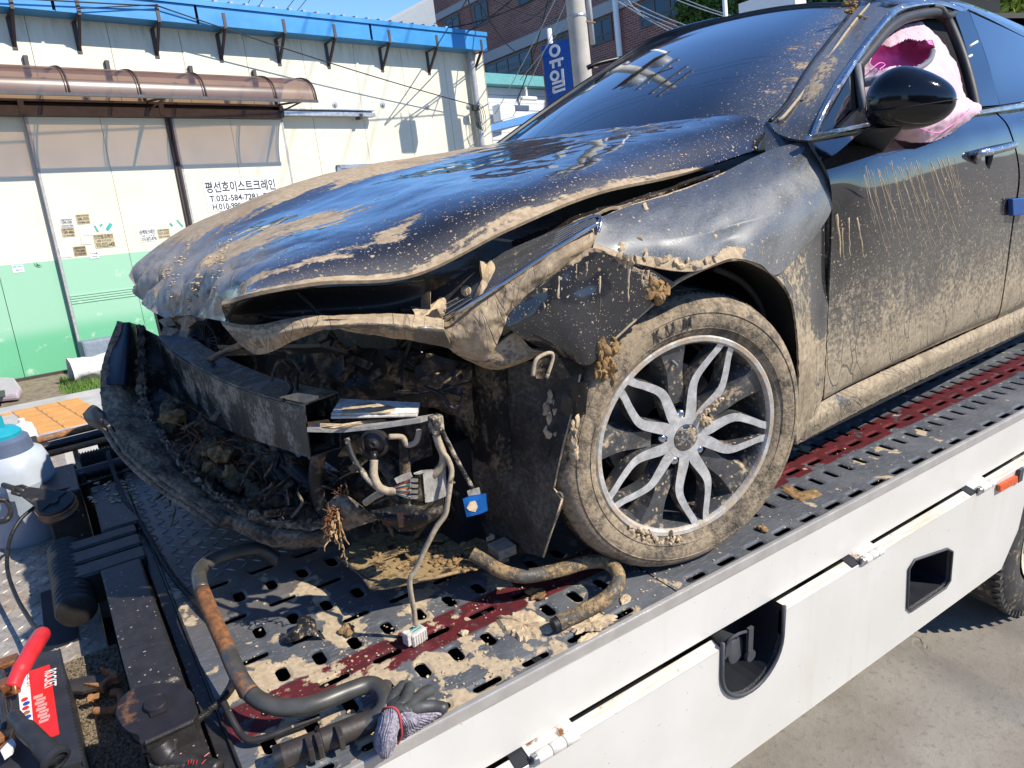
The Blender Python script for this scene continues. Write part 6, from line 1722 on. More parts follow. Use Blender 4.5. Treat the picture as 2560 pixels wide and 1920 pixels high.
lumps('mud_clods', [(Pz(940 + rr_.uniform(-20, 250), 1400 + rr_.uniform(-45, 30), zt) + V(0, 0, .002), rr_.uniform(.003, .009)) for k in range(110)], ut, M_SOIL, 44, squash=(1, 1, .5))

# torn arch liner hanging in front of the tyre
C = grid([[(1165, 905, .42), (1240, 900, .34), (1340, 905, .22), (1450, 930, .125)], [(1172, 1020, .42), (1250, 1020, .33), (1340, 1030, .22), (1424, 1048, .13)], [(1180, 1140, .42), (1255, 1140, .33), (1335, 1140, .23), (1404, 1124, .145)],
          [(1190, 1240, .42), (1255, 1255, .33), (1325, 1255, .24), (1383, 1219, .165)], [(1215, 1330, .40), (1265, 1340, .33), (1325, 1325, .24), (1405, 1249, .14)], [(1255, 1388, .34), (1290, 1384, .30), (1325, 1385, .25), (1358, 1393, .18)]])
lf = patch('hanging_arch_liner', C, 80, 60, m_muddy('liner_plastic', (.022, .021, .020), .46, rough=.45, scale=5, spat=.45, mud=((.21, .175, .13), (.12, .098, .075)), thr=.2), car, .005, None, lambda S, T, G: .008 * fbm(G.reshape(-1, 3), 7, 4).reshape(S.shape), outward=(-.8, -.5, .1))
mb = MB(); mb.tube(smooth_path([q + LEFT * .002 for q in C[:4, 3]], 6), .0022, 6); mb.tube([C[3, 3], C[4, 3]], .0022, 6); mb.tube([C[4, 3], C[5, 3]], .0022, 6); part('muddy_liner_edge', mb, M_MUD, lf, smooth=True, kind='stuff')
lumps_px('mud_clods', [(1378 + rr_.uniform(-14, 14), 1035 + rr_.uniform(-50, 60), .165, rr_.uniform(.005, .011)) for k in range(14)] + [(1435 + rr_.uniform(-6, 10), 1080 + rr_.uniform(-40, 60), .12, rr_.uniform(.005, .011)) for k in range(14)], lf, M_MUD, 46, squash=(1, .5, 1.3))
for (q, nm) in ((((1330, 930), (1345, 895), (1372, 878), (1388, 892), (1372, 950), (1340, 948)), 'bumper_bracket'), (((1395, 895), (1440, 905), (1455, 935), (1400, 950), (1388, 925)), 'bumper_bracket'), (((1425, 960), (1462, 958), (1455, 1040), (1432, 1045)), 'bumper_bracket'), (((1402, 985), (1432, 1010), (1425, 1040), (1400, 1030)), 'bumper_bracket')):
    mb = MB(); mb.prism([Pc(*p_, .12) for p_ in q], CX * .012); part(nm, mb, M_PLASTIC, car, bevel=.003)
mb = MB(); mb.tube(smooth_path([Pc(1332, 940, .117), Pc(1340, 900, .117), Pc(1372, 882, .117), Pc(1382, 895, .117), Pc(1366, 945, .117)], 5), .004, 6); part('bracket_rim', mb, M_CONDUIT, car, smooth=True)
mb = MB(); mb.obox(CAR(-.42, .42, .05), CX * .30, CY * .9, V(0, 0, .30)); part('suspension_block', mb, M_INTERIOR, car)
# ------------------------------------------------------------------ ground
def grid_sheet(name, pts_fn, us, vs, mat, kind='structure'):
    mb = MB(); n = len(us)
    for v_ in vs:
        for u_ in us: mb.v.append(tuple(pts_fn(u_, v_)))
    for j in range(len(vs) - 1):
        for i in range(n - 1):
            mb.f.append((j * n + i, j * n + i + 1, (j + 1) * n + i + 1, (j + 1) * n + i)); mb.m.append(0)
    o = link(name, mesh_of(mb, name), mat, None); o['kind'] = kind
    return o
grid_sheet('ground', lambda x, y: V(x, y, -1.0), np.linspace(-300, 300, 13), [-300, -100, -30, -8, 0, 2.6], M_GROUND)
def far_pt(a, d): return WL(a, d, gh(d))
d_road = 7.6
grid_sheet('road', lambda a, s: V(a, 2.6, -1.0) * (1 - s) + far_pt(a, d_road) * s if abs(a) < 61 else V(a, 2.6, -1.0) * (1 - s) + far_pt(a, d_road) * s, [-60, -20, -8, 0, 8, 20, 60], [0, .25, .5, .75, 1], M_GROUND)
grid_sheet('terrain', lambda a, d: WL(a, d, gh(min(d, 11.0)) + .0), [-300, -60, -20, 0, 20, 60, 300], [d_road, 11, 30, 90, 300, 900], M_DIRT)
# pavement: kerb stones, pale slabs and a strip of ribbed guiding tiles
def slabbox(mb, a0, a1, d0, d1, up, t):
    c = [WL(a, d, gh(d) + up - t) for a, d in ((a0, d0), (a1, d0), (a1, d1), (a0, d1))]
    mb.box8(c + [q + GG * t for q in c])
pave = thing('pavement', 'x', 'x'); bpy.data.objects.remove(pave, do_unlink=True)
pd = [float(Pg(x, y) @ WN) for x, y in ((255, 1108), (0, 1020), (130, 1013), (150, 1075), (190, 1105))]
def dpx(x, y, up=.12): return float(Pg(x, y, up) @ WN)
def apx(x, y, up=.12): return float(Pg(x, y, up) @ WD)
d0 = dpx(180, 1108); d1 = dpx(130, 1077); d2 = dpx(108, 1012); d3 = dpx(100, 1003)
mb = MB(); slabbox(mb, -40, 40, d0, d3 + .1, .115, .14)
pv = part('pavement', mb, M_PAVE); pv['kind'] = 'structure'
k = -3.0
mb = MB()
while k < 3.2:
    mb = MB(); slabbox(mb, k + .004, k + .986, d0 - .14, d0 - .004, .125, .16); part('kerb_stone', mb, M_PAVE, pv, bevel=.012); k += 1.0
aA = apx(42, 1043); aB = apx(215, 1020)
w_t = d2 - d1
def tile(a0, a1, ribs=True):
    mb = MB(); slabbox(mb, a0 + .003, a1 - .003, d1, d2, .121, .04)
    t = part('guiding_tile', mb, M_TACTILE, pv, bevel=.003)
    mb = MB(); n = 6
    for r_ in range(n):
        dc = d1 + (d2 - d1) * (r_ + .5) / n
        slabbox(mb, a0 + .012, a1 - .012, dc - (d2 - d1) * .028, dc + (d2 - d1) * .028, .126, .006)
    part('tile_rib', mb, M_TACTILE, t, kind='stuff')
a = apx(45, 1043)
Lt = (apx(118, 1040) - a) 
for k in range(3): tile(a + k * Lt, a + (k + 1) * Lt)
mb = MB(); slabbox(mb, a - 3.0, a - .01, d2 - .16, d2 - .02, .1165, .02); part('orange_band', mb, M_TACTILE, pv)
for k in range(-4, 5):
    mb = MB(); slabbox(mb, a + k * .62 + .003, a + k * .62 + .615, d0 + .004, d1 - .006, .1172, .02)
    part('paving_slab', mb, m_simple('slab_grey', (.40, .40, .41), .85, var=.25, scale=7, bump=.3) if k % 3 == 0 else M_PAVE, pv, bevel=.003)
# tuft of grass by the wall
mb = MB()
for k in range(900):
    q = Pg(205 + rr_.uniform(-32, 70), 972 + rr_.gauss(0, 16), .0)
    h = rr_.uniform(.04, .14); an = rr_.uniform(0, 6.28); dv = V(math.cos(an), math.sin(an), 0); l = V(rr_.uniform(-.5, .5), rr_.uniform(-.5, .5), 0) * h
    mb.add([q - dv * .006, q + dv * .006, q + GG * h + l], [(0, 1, 2)])
for k in range(700):
    q = Pg(rr_.uniform(150, 230), rr_.uniform(945, 985), .0)
    h = rr_.uniform(.02, .06); an = rr_.uniform(0, 6.28); dv = V(math.cos(an), math.sin(an), 0)
    mb.add([q - dv * .008, q + dv * .008, q + GG * h], [(0, 1, 2)])
gr = part('grass', mb, M_GRASSY); gr['kind'] = 'stuff'

# ------------------------------------------------------------------ warehouse
wh = thing('warehouse', 'low cream and green panelled warehouse with a blue roof edge', 'building', WL(4.0, WALL_D, -.22))
D = WALL_D
A_END = aw(Pw(1229, 340)) + .02
HB = hw(Pw(100, 941)); HE = hw(Pw(607, 70)) + .25
seam0 = aw(Pw(262, 49)); seam1 = aw(Pw(1106, 127)); pitch = (seam1 - seam0) / 6.0
a = seam0 - 4 * pitch
while a < A_END - .05:
    b_ = min(a + pitch, A_END)
    mb = MB(); c = [WL(a + .004, D, HB), WL(b_ - .004, D, HB), WL(b_ - .004, D + .08, HB), WL(a + .004, D + .08, HB)]
    mb.box8(c + [q + GG * (HE - HB) for q in c]); part('wall_panel', mb, M_WALL, wh)
    a += pitch
mb = MB(); c = [WL(seam0 - 4 * pitch, D + .05, HB - .15), WL(A_END, D + .05, HB - .15), WL(A_END, D + 7, HB - .15), WL(seam0 - 4 * pitch, D + 7, HB - .15)]
mb.box8(c + [q + GG * (HE - HB + .1) for q in c]); part('wall_core', mb, M_BROWNSTEEL, wh)
mb = MB(); c = [WL(A_END - .002, D - .001, HB), WL(A_END + .004, D - .001, HB), WL(A_END + .004, D + 7, HB), WL(A_END - .002, D + 7, HB)]
mb.box8(c + [q + GG * (HE - HB) for q in c]); part('end_wall', mb, M_WALL, wh)
# blue fascia (slightly proud, in lengths) and gutter lip
DF = D - .36
def fpt(x, y): return Pw(x, y, DF)
hb_ = .5 * (hw(fpt(640, 74)) + hw(fpt(1150, 120))); ht_ = .5 * (hw(fpt(640, 29)) + hw(fpt(1150, 85)))
aE = aw(fpt(1217, 110))
for (xa, xb) in ((-900, 140), (140, 493), (493, 922), (922, 1217)):
    a0 = aw(fpt(xa, 30)) if xa > -900 else -8; a1 = aw(fpt(xb, 60)) if xb < 1217 else aE
    mb = MB(); c = [WL(a0 + .004, DF, hb_), WL(a1 - .004, DF, hb_), WL(a1 - .004, DF + .02, hb_), WL(a0 + .004, DF + .02, hb_)]
    mb.box8(c + [q + GG * (ht_ - hb_) for q in c]); part('fascia_sheet', mb, M_BLUEROOF, wh)
mb = MB(); c = [WL(-8, DF - .03, ht_ + .002), WL(aE + .01, DF - .03, ht_ + .002), WL(aE + .01, D + 7.2, ht_ + .9), WL(-8, D + 7.2, ht_ + .9)]
mb.box8(c + [q + GG * .07 for q in c]); rf = part('roof_edge', mb, M_BLUEROOF, wh)
mb = MB()
for k in range(60):
    a = -6 + k * .24; mb.box8([WL(a, DF - .02, ht_ + .075), WL(a + .05, DF - .02, ht_ + .075), WL(a + .05, D + 7, ht_ + .97), WL(a, D + 7, ht_ + .97)] + [q + GG * .03 for q in (WL(a, DF - .02, ht_ + .075), WL(a + .05, DF - .02, ht_ + .075), WL(a + .05, D + 7, ht_ + .97), WL(a, D + 7, ht_ + .97))])
part('roof_rib', mb, M_METALCLAD, rf, kind='stuff')
mb = MB(); c = [WL(-8, DF + .02, hb_ + .005), WL(aE, DF + .02, hb_ + .005), WL(aE, D, hb_ + .02), WL(-8, D, hb_ + .02)]
mb.box8(c + [q + GG * .01 for q in c]); part('soffit', mb, M_BLUEROOF, wh)
for (x, y) in ((26, 20), (193, 29), (393, 45), (560, 65), (709, 78), (836, 93), (973, 107), (1092, 118), (1203, 125)):
    a = aw(fpt(x, y)); w_ = .045
    mb = MB()
    mb.obox(WL(a, DF - .012, hb_ - .01), WD * w_, WN * .010, GG * (ht_ - hb_) * .78)
    mb.obox(WL(a, DF - .012, hb_ - .022), WD * w_, WN * (D - DF + .012), GG * .012)
    p_ = [WL(a + .008, DF - .005, hb_ - .01), WL(a + .008, DF + .06, hb_ - .01), WL(a + .008, D - .002, hb_ - .34), WL(a + .008, D - .002, hb_ - .40)]
    mb.prism(p_, WD * .03)
    mb.obox(WL(a - .01, D - .012, hb_ - .42), WD * .06, WN * .010, GG * .40)
    part('gutter_bracket', mb, M_BROWNSTEEL, wh)
# sliding doors
def wbox(mb, a0, a1, d0, d1, h0, h1):
    mb.obox(WL(a0, d0, h0), WD * (a1 - a0), WN * (d1 - d0), GG * (h1 - h0))
dr_l = aw(Pw(112, 480, D - .09)); dr_t = hw(Pw(250, 283, D - .09)); dr_r = aw(Pw(449, 480, D - .09)); dr_b = hw(Pw(205, 898, D - .09))
dr2_l = aw(Pw(470, 480, D - .09)); dr2_r = aw(Pw(352, 300, D - .09) )
dr2_r = aw(Pw(702, 300, D - .09))
for (l, r) in ((dr_l, dr_r), (dr2_l, dr2_r)):
    n = 2; sd = thing
    first = None
    for k in range(n):
        a0 = l + (r - l) * k / n; a1 = l + (r - l) * (k + 1) / n
        mb = MB(); wbox(mb, a0 + .003, a1 - .003, D - .09, D - .03, dr_b, dr_t)
        o = part('sliding_door', mb, M_WALL2, wh)
    mb = MB()
    wbox(mb, l - .03, l, D - .095, D - .02, dr_b, dr_t + .02); wbox(mb, r, r + .03, D - .095, D - .02, dr_b, dr_t + .02)
    wbox(mb, l, r, D - .095, D - .085, dr_t - .04, dr_t + .02)
    part('door_frame', mb, M_DOORFRAME, wh)
hr = hw(Pw(253, 742, D - .1))
for k in range(4):
    mb = MB(); wbox(mb, dr_l, dr_r, D - .102, D - .09, hr - .05 + k * .034, hr - .05 + k * .034 + .024); part('door_rail', mb, M_WALL2, wh, bevel=.004)
mb = MB(); a = (aw(Pw(415, 300, D - .12))); h0 = hw(Pw(440, 478, D - .12)) - 1.5; mb.obox(WL(a - .005, D - .13, dr_b), WD * .075, WN * .05, GG * (dr_t - dr_b + .05)); part('door_post', mb, M_BROWNSTEEL, wh)
mb = MB(); mb.obox(WL(a + .018, D - .137, dr_b), WD * .03, WN * .01, GG * (dr_t - dr_b)); part('door_post_groove', mb, M_INTERIOR, wh)
# hanging rail
hr0 = hw(Pw(300, 273, D - .16))
aR = aw(Pw(935, 283, D - .16)); aM = aw(Pw(700, 280, D - .16))
for (a0, a1, m_) in ((-6, aM, M_BROWNSTEEL), (aM, aR, M_RAILSTEEL)):
    mb = MB(); z_ = 1.9 if m_ is M_BROWNSTEEL else 1.0
    wbox(mb, a0, a1, D - .20, D - .08, hr0 - .055 * z_, hr0 - .028 * z_); wbox(mb, a0, a1, D - .20, D - .19, hr0 - .028 * z_, hr0 + .01 * z_); wbox(mb, a0, a1, D - .20, D - .08, hr0 + .04 * z_, hr0 + .055 * z_); wbox(mb, a0, a1, D - .10, D - .08, hr0 - .028 * z_, hr0 + .04 * z_)
    part('door_track', mb, m_, wh)
for x in (52, 402, 701):
    a = aw(Pw(x, 275, D - .2)); mb = MB(); wbox(mb, a - .02, a + .05, D - .21, D, hr0 - .09, hr0 + .09); part('track_bracket', mb, M_BROWNSTEEL, wh)
a = aw(Pw(903, 289, D - .2)); mb = MB(); wbox(mb, a - .03, a + .03, D - .21, D - .05, hr0 - .09, hr0 - .01); part('track_stop', mb, M_BROWNSTEEL, wh)
# smoked canopy on curved arms
DC = D - 1.0
c_top = hw(Pw(300, 190, D - .25)); c_top = hw(Pw(500, 200, D - .28))
can_e = hw(Pw(500, 243, DC)); aC1 = aw(Pw(793, 258, DC)); 
a_sh = aw(Pw(765, 222, D - .25))
def canpt(a, t):                                        # t: 0 at the wall, 1 at the front edge
    return WL(a, D - .06 - .94 * math.sin(t * math.pi / 2) ** .85, can_e + (c_top + .06 - can_e) * math.cos(t * math.pi / 2) ** .75)
joints = [aw(Pw(x, 235, DC)) for x in (-240, -60, 175, 353, 515, 690)] + [aC1]
ts = np.linspace(0, 1, 14)
joints[0] = joints[1] - 1.6
for i in range(len(joints) - 1):
    mb = MB(); us = np.linspace(joints[i] + .006, joints[i + 1] - .006, 4)
    for t in ts:
        for u in us: mb.v.append(tuple(canpt(u, t)))
    for j in range(len(ts) - 1):
        for q in range(3): mb.f.append((j * 4 + q, j * 4 + q + 1, (j + 1) * 4 + q + 1, (j + 1) * 4 + q)); mb.m.append(0)
    part('canopy_sheet', mb, M_CANOPY, wh, smooth=True)
for a in joints[1:]:
    mb = MB(); mb.tube([canpt(a, t) + GG * .005 - WN * .003 for t in ts], .014, 6); mb.tube([canpt(a - .035, t) + GG * .004 for t in ts], .008, 6)
    part('canopy_rib', mb, M_BROWNSTEEL, wh, smooth=True)
mb = MB(); wbox(mb, joints[0], aC1 + .02, DC - .015, DC + .015, can_e - .03, can_e + .01); part('canopy_front_edge', mb, M_WINFRAME, wh)
for x in (388, 720):
    a = aw(Pw(x, 258, D - .5)); mb = MB()
    mb.tube([WL(a, DC, can_e - .01), WL(a, D - .10, hr0 + .12)], .018, 6); mb.tube([WL(a, D - .10, hr0), WL(a, D - .10, c_top - .15)], .028, 6); mb.tube([WL(a, DC, can_e - .01), WL(a, D - .02, can_e - .01)], .014, 6)
    part('canopy_arm', mb, M_BROWNSTEEL, wh)
for (x, y) in ((68, 165), (271, 176), (479, 188), (638, 197)):
    q = Pw(x, y, D - .03); mb = MB(); mb.cbox(q, WD * .05, WN * .06, GG * .26); mb.cbox(q + GG * .11, WD * .065, WN * .03, GG * .03); part('canopy_hanger', mb, M_BROWNSTEEL, wh)
# drainpipe, bolts, window, electrical loop
xa = Pw(1172, 124, D - .12); xb = Pw(1194, 372, D - .12)
mb = MB(); ax_ = aw(xa) + .03; mb.tube([WL(ax_, D - .12, hb_ + .05), WL(ax_, D - .12, HB)], .062, 16); part('drainpipe', mb, M_PVC, wh, smooth=40)
for (x, y) in ((837, 262), (957, 263), (1068, 268), (1170, 267), (96, 658), (279, 722), (216, 243), (406, 246), (568, 252)):
    q = Pw(x, y, D - .002); mb = MB(); mb.lathe([(.0, -.035), (.022, -.035), (.024, -.012), (.05, -.010), (.052, 0)], q, WN, 16); part('wall_bolt', mb, M_RAILSTEEL if y < 640 else M_WALL, wh, smooth=40)
q0 = Pw(842, 412, D - .04); a0 = aw(q0); h0 = hw(q0)
mb = MB(); wbox(mb, a0, a0 + 1.2, D - .05, D + .01, h0 - .06, h0); wbox(mb, a0, a0 + .06, D - .05, D + .01, h0 - .9, h0); wbox(mb, a0 + 1.14, a0 + 1.2, D - .05, D + .01, h0 - .9, h0)
wf = part('window', mb, M_RAILSTEEL, wh); mb = MB(); wbox(mb, a0 + .06, a0 + 1.14, D - .02, D - .015, h0 - .9, h0 - .06); part('pane', mb, M_SIGNWHITE, wf)
mb = MB(); lq = Pw(1188, 270, D - .22)
for k in range(5): mb.tube([lq + WD * (math.cos(t) * (.04 + .012 * k) + .02 * k) + GG * (math.sin(t) * (.17 + .02 * k) - .2) - WN * .02 * k for t in np.linspace(0, 2 * math.pi, 20, endpoint=False)], .006, 5, closed=True)
mb.cbox(lq, WD * .14, WN * .08, GG * .10); part('cable_coil', mb, M_CABLEBLACK, wh)
mb = MB(); wbox(mb, -6, aw(Pw(205, 925)), D - .10, D - .02, HB - .08, HB + .03); part('wall_foot', mb, M_BROWNSTEEL, wh)
# rust stain patch on the door
q = Pw(428, 499, D - .092); mb = MB(); mb.lathe([(0, 0), (.05, 0), (.075, .0004)], q, -WN, 20)

# signboard and stickers
def board(name, corner_ll, w, h, mat, label, cat, lines, lmat, group=None, dd_=.004, tilt=0.0):
    """Flat board on the wall; lines = (text, x0, y0, width, height) in fractions of the board."""
    right = WD * math.cos(tilt) + GG * math.sin(tilt); up = -WD * math.sin(tilt) + GG * math.cos(tilt)
    mb = MB(); mb.obox(corner_ll, right * w, up * h, -WN * dd_)
    o = tag(part(name, mb, mat), label, cat, group)
    for (s, x0, y0, ww, hh) in lines:
        lettering(s, corner_ll + right * w * x0 + up * h * y0 - WN * (dd_), right, up, w * ww, h * hh, lmat, o, off=.0016, bold=.022)
    return o
dS = D - .094
def bpx(x, y, d=dS): return Pw(x, y, d)
ll = bpx(519, 530); lr = bpx(695, 505); ul = bpx(505, 450)
sw = aw(bpx(688, 447)) - aw(ul); shh = hw(ul) - hw(bpx(518, 530))
board('signboard', WL(aw(ul), dS, hw(ul) - shh), sw, shh, M_SIGNWHITE, 'white crane hire signboard with black lettering on the sliding door', 'sign',
      [('평선호이스트크레인', .02, .58, .96, .36), ('T.032-584-7281  F.032', .05, .30, .96, .20), ('H.010-990', .07, .04, .38, .20)], M_BLACKPRINT)
def stick(x0, y0, x1, y1, mat, label, lines, lm=M_BLACKPRINT, cat='sticker', grp='stickers on the sliding door', d=dS):
    u = bpx(x0, y0, d); b = bpx(x1, y1, d)
    return board('wall_sticker', WL(aw(u), d, hw(b)), aw(b) - aw(u), hw(u) - hw(b), mat, label, cat, lines, lm, grp, .003)
def t5(x, y): return x * .28933, 480 + y * .28933
stick(*t5(515, 232), *t5(640, 300), M_STICKERG, 'grey printed sticker with black blocks, left end of the upper row', [('신흥지게차대여', .05, .72, .9, .22), ('1599-1909', .1, .36, .8, .32), ('010-4141-4266', .06, .06, .88, .22)])
stick(*t5(650, 195), *t5(785, 272), M_STICKER, 'yellowed sticker reading 588-3555, topmost on the door', [('매매지게차대여', .05, .72, .9, .22), ('588-3555', .08, .36, .84, .32), ('010-8860-5387', .05, .05, .9, .24)])
stick(*t5(525, 314), *t5(655, 382), M_STICKER, 'yellowed sticker reading 1589-4886, below the grey printed one', [('신흥지게차대여', .05, .70, .9, .24), ('1589-4886', .06, .32, .88, .34), ('010-4264-4887', .06, .06, .86, .18)])
stick(*t5(672, 290), *t5(806, 370), M_STICKERW, 'blank white sticker with a thin dark outline', [])
stick(*t5(690, 390), *t5(800, 448), M_STICKERG, 'faded blank sticker beside the crane hire label', [])
stick(*t5(802, 370), *t5(1000, 472), M_STICKER, 'largest yellowed label reading 010-5532-6400', [('인천림크레인', .03, .66, .94, .32), ('대표 가 고 한 분', .14, .44, .7, .14), ('010-5532-6400', .06, .04, .92, .34)])
stick(*t5(505, 483), *t5(622, 562), M_STICKERG, 'worn pale grey sticker just above the green paint', [])
stick(*t5(628, 474), *t5(754, 545), m_simple('brown_sticker', (.30, .225, .12), .6, var=.15), 'brown sticker with dark lettering just above the green paint', [('신흥지게차대여', .05, .70, .9, .24), ('1599-4886', .12, .38, .78, .26), ('011-9253-4887', .06, .08, .88, .22)])
stick(*t5(765, 518), *t5(858, 570), M_STICKERW, 'small white sticker lapping onto the green paint', [('도크셔틀', .08, .6, .84, .22), ('010-8', .3, .2, .5, .2)])
stick(*t5(1198, 325), *t5(1360, 420), M_STICKERW, 'white label reading 010-3872-8796 near the bonnet', [('승배림크레인', .02, .58, .94, .38), ('대표 가 고 한 분', .1, .40, .8, .12), ('010-3872-8796', .06, .05, .92, .30)])
stick(*t5(1356, 322), *t5(1476, 392), M_STICKER, 'brown and yellow label right of the white one near the bonnet', [('신흥지게차대여', .05, .74, .9, .20), ('1612-5337', .06, .36, .88, .32), ('중고지게차매매', .06, .06, .86, .18)])
stick(*t5(98, 638), *t5(213, 690), M_STICKERW, 'white sticker with blue print on the green wall', [('인력사무소', .06, .66, .9, .26), ('565-1127', .3, .2, .6, .26)], m_simple('blue_print', (.05, .16, .42), .5), grp='sticker on the green wall', d=D - .002)
for (x, y, x2, y2, w_, tl) in ((820, 290, 846, 345, .03, 'thin steep scrap of teal tape beside the blank white sticker'), (862, 292, 886, 278, .03, 'smallest scrap of teal tape above the largest yellowed label'), (920, 325, 965, 275, .06, 'widest teal tape scrap, above the right end of the largest label'), (1472, 268, 1488, 296, .04, 'short scrap of dark teal tape above the brown and yellow label'), (1530, 240, 1578, 300, .03, 'long slanted scrap of teal tape next to the door post')):
    a = bpx(*t5(x, y)); b = bpx(*t5(x2, y2)); d_ = nrm(b - a); e = np.cross(d_, WN) * w_ / 2
    mb = MB(); mb.prism([a - e, b - e * .6, b + e, a + e * .5], -WN * .002)
    tag(part('torn_tape', mb, M_TEALTAPE), tl, 'tape', 'scraps of teal tape on the sliding door')

# things on the ground by the wall
sk = thing('sack', 'white plastic sack lying at the foot of the green wall', 'sack', Pg(228, 942, 0))
q = Pg(232, 952, 0)
C = np.array([[q + WD * x + GG * z + WN * y for x in (-.22, -.06, .10, .24)] for (y, z) in ((-.05, .0), (-.18, .12), (-.10, .27), (.10, .30), (.22, .0))])
patch('sack_body', C, 24, 24, m_simple('white_sacking', (.66, .64, .60), .7, var=.1), sk, .004, None, lambda S, T, G: .03 * fbm(G.reshape(-1, 3), 6, 3).reshape(S.shape), outward=-WN + GG)
q = Pg(248, 935, 0); mb = MB(); mb.obox(q - WD * .12, WD * .5, WN * .3, GG * .46); tag(part('crate', mb, m_simple('dull_blue_grey', (.20, .24, .29), .7, var=.15), bevel=.03), 'grey box standing behind the white sack', 'box')
tub_ = thing('plastic_tub_lid', 'pinkish grey plastic lid with a black plate, left edge by the wall', 'lid', Pg(20, 1000, 0))
c = [Pg(x, y, .02) for x, y in ((-120, 1020), (50, 1000), (58, 985), (40, 960), (-120, 950))]
mb = MB(); mb.prism(c, GG * .09); part('lid', mb, M_VIOLET, tub_, bevel=.03)
c = [Pg(x, y, .115) for x, y in ((-30, 1000), (14, 992), (12, 977), (-30, 982))]; mb = MB(); mb.prism(c, GG * .01); part('plate', mb, M_BLACKPRINT, tub_)

# ------------------------------------------------------------------ brick building beyond
KB = 22.0
bk_ = thing('brick_building', 'tall red brown brick building with blue green windows', 'building', WD * KB + WN * 20)
def Pk(px, py, k=KB): return onplane(px, py, WD, k)
def kw(q): return float(q @ WN)
def wallq(name, n0, n1, h0, h1, k, mat, par):
    P = [WD * k + WN * n + GG * h for n, h in ((n0, h0), (n1, h0), (n1, h1), (n0, h1))]
    me = bpy.data.meshes.new(name); me.from_pydata([tuple(q) for q in P], [], [(0, 1, 2, 3)])
    uv = me.uv_layers.new(name='UVMap')
    for i, (n, h) in enumerate(((n0, h0), (n1, h0), (n1, h1), (n0, h1))): uv.data[i].uv = (n, h)
    return link(name, me, mat, par)
kN = kw(Pk(1079, 20))
H_TOP = 12.6
wallq('brick_wall', 8.6, kN, -2.0, H_TOP, KB, M_BRICK, bk_)
mb = MB(); mb.obox(WD * (KB + .02) + WN * 8.6 + GG * -2, WD * 14, WN * (kN - 8.6), GG * (H_TOP + 2)); part('building_core', mb, M_INTERIOR, bk_)
P = [WD * KB + WN * kN, WD * (KB + 14) + WN * kN]
def kwin(pts, name='window', mullions=(), rail=None):
    q = [Pk(x, y) for x, y in pts]
    n0, n1 = max(kw(p_) for p_ in q), min(kw(p_) for p_ in q); h0, h1 = min(hw(p_) for p_ in q), max(hw(p_) for p_ in q)
    return n0, n1, h0, h1
def put_window(n0, n1, h0, h1, mull, rail):
    if n0 > n1: n0, n1 = n1, n0
    fw = .09
    def bx(mb, a, b, c, d, k0, k1): mb.obox(WD * k0 + WN * a + GG * c, WN * (b - a), GG * (d - c), WD * (k1 - k0))
    mb = MB()
    bx(mb, n0, n1, h0, h0 + fw, KB - .05, KB - .005); bx(mb, n0, n1, h1 - fw, h1, KB - .05, KB - .005); bx(mb, n0, n0 + fw, h0 + fw, h1 - fw, KB - .05, KB - .005); bx(mb, n1 - fw, n1, h0 + fw, h1 - fw, KB - .05, KB - .005)
    hm = h0 + (h1 - h0) * rail
    xs = [n0 + (n1 - n0) * m for m in mull]
    bx(mb, n0 + fw, n1 - fw, hm - fw / 2, hm + fw / 2, KB - .05, KB - .005)
    for x in xs: bx(mb, x - fw / 2, x + fw / 2, h0 + fw, h1 - fw, KB - .053, KB - .004)
    f = part('window', mb, M_WINFRAME, bk_)
    ed = [n0 + fw] + [q for x in xs for q in (x - fw / 2, x + fw / 2)] + [n1 - fw]
    for i in range(0, len(ed), 2):
        for (a, b) in ((h0 + fw, hm - fw / 2), (hm + fw / 2, h1 - fw)):
            mb = MB(); bx(mb, ed[i], ed[i + 1], a, b, KB - .03, KB - .022); part('pane', mb, M_PANE, f)
rows_ = [hw(Pk(1477, 98)), ]
lo0, lo1 = hw(Pk(1505, 110)), hw(Pk(1475, 58))        # lower visible storey
def nk(x, y): return kw(Pk(x, y))
put_window(nk(1479, 90), nk(1532, 70), lo0, lo1, (.5,), .33)
put_window(nk(1602, 60), nk(1800, 0), lo0, lo1, (.2, .4, .6, .8), .33)
put_window(nk(1365, 100), nk(1424, 90), lo0, lo1, (.5,), .33)
l20, l21 = hw(Pk(1218, 216)), hw(Pk(1217, 150))
put_window(nk(1215, 190), nk(1331, 150), lo0, lo1, (.25, .5, .75), .33)
u0, u1 = hw(Pk(1205, 70)), hw(Pk(1190, 8))
put_window(nk(1112, 55), nk(1148, 45), u0 + .1, u1 + .0, (.5,), .33)
put_window(nk(1186, 40), nk(1221, 30), u0 + .1, u1 + .0, (.5,), .33)
put_window(nk(1300, 30), nk(1420, 10), u0 + .1, u1, (.25, .5, .75), .33)
mb = MB(); mb.obox(WD * (KB - .12) + WN * 8.6 + GG * (lo1 + .05), WD * .11, WN * (kN - 8.6), GG * .42); part('stone_band', mb, M_SILL, bk_)
mb = MB(); mb.obox(WD * (KB - .12) + WN * 8.6 + GG * (u1 + .05), WD * .11, WN * (kN - 8.6), GG * .30); part('stone_band', mb, M_SILL, bk_)
q0 = Pk(1540, 30, KB - .2); mb = MB(); mb.tube([WD * (KB - .2) + WN * kw(q0) + GG * -1.5, WD * (KB - .2) + WN * kw(q0) + GG * 15], .11, 10); part('white_downpipe', mb, M_WHITEPRINT, bk_, smooth=True)
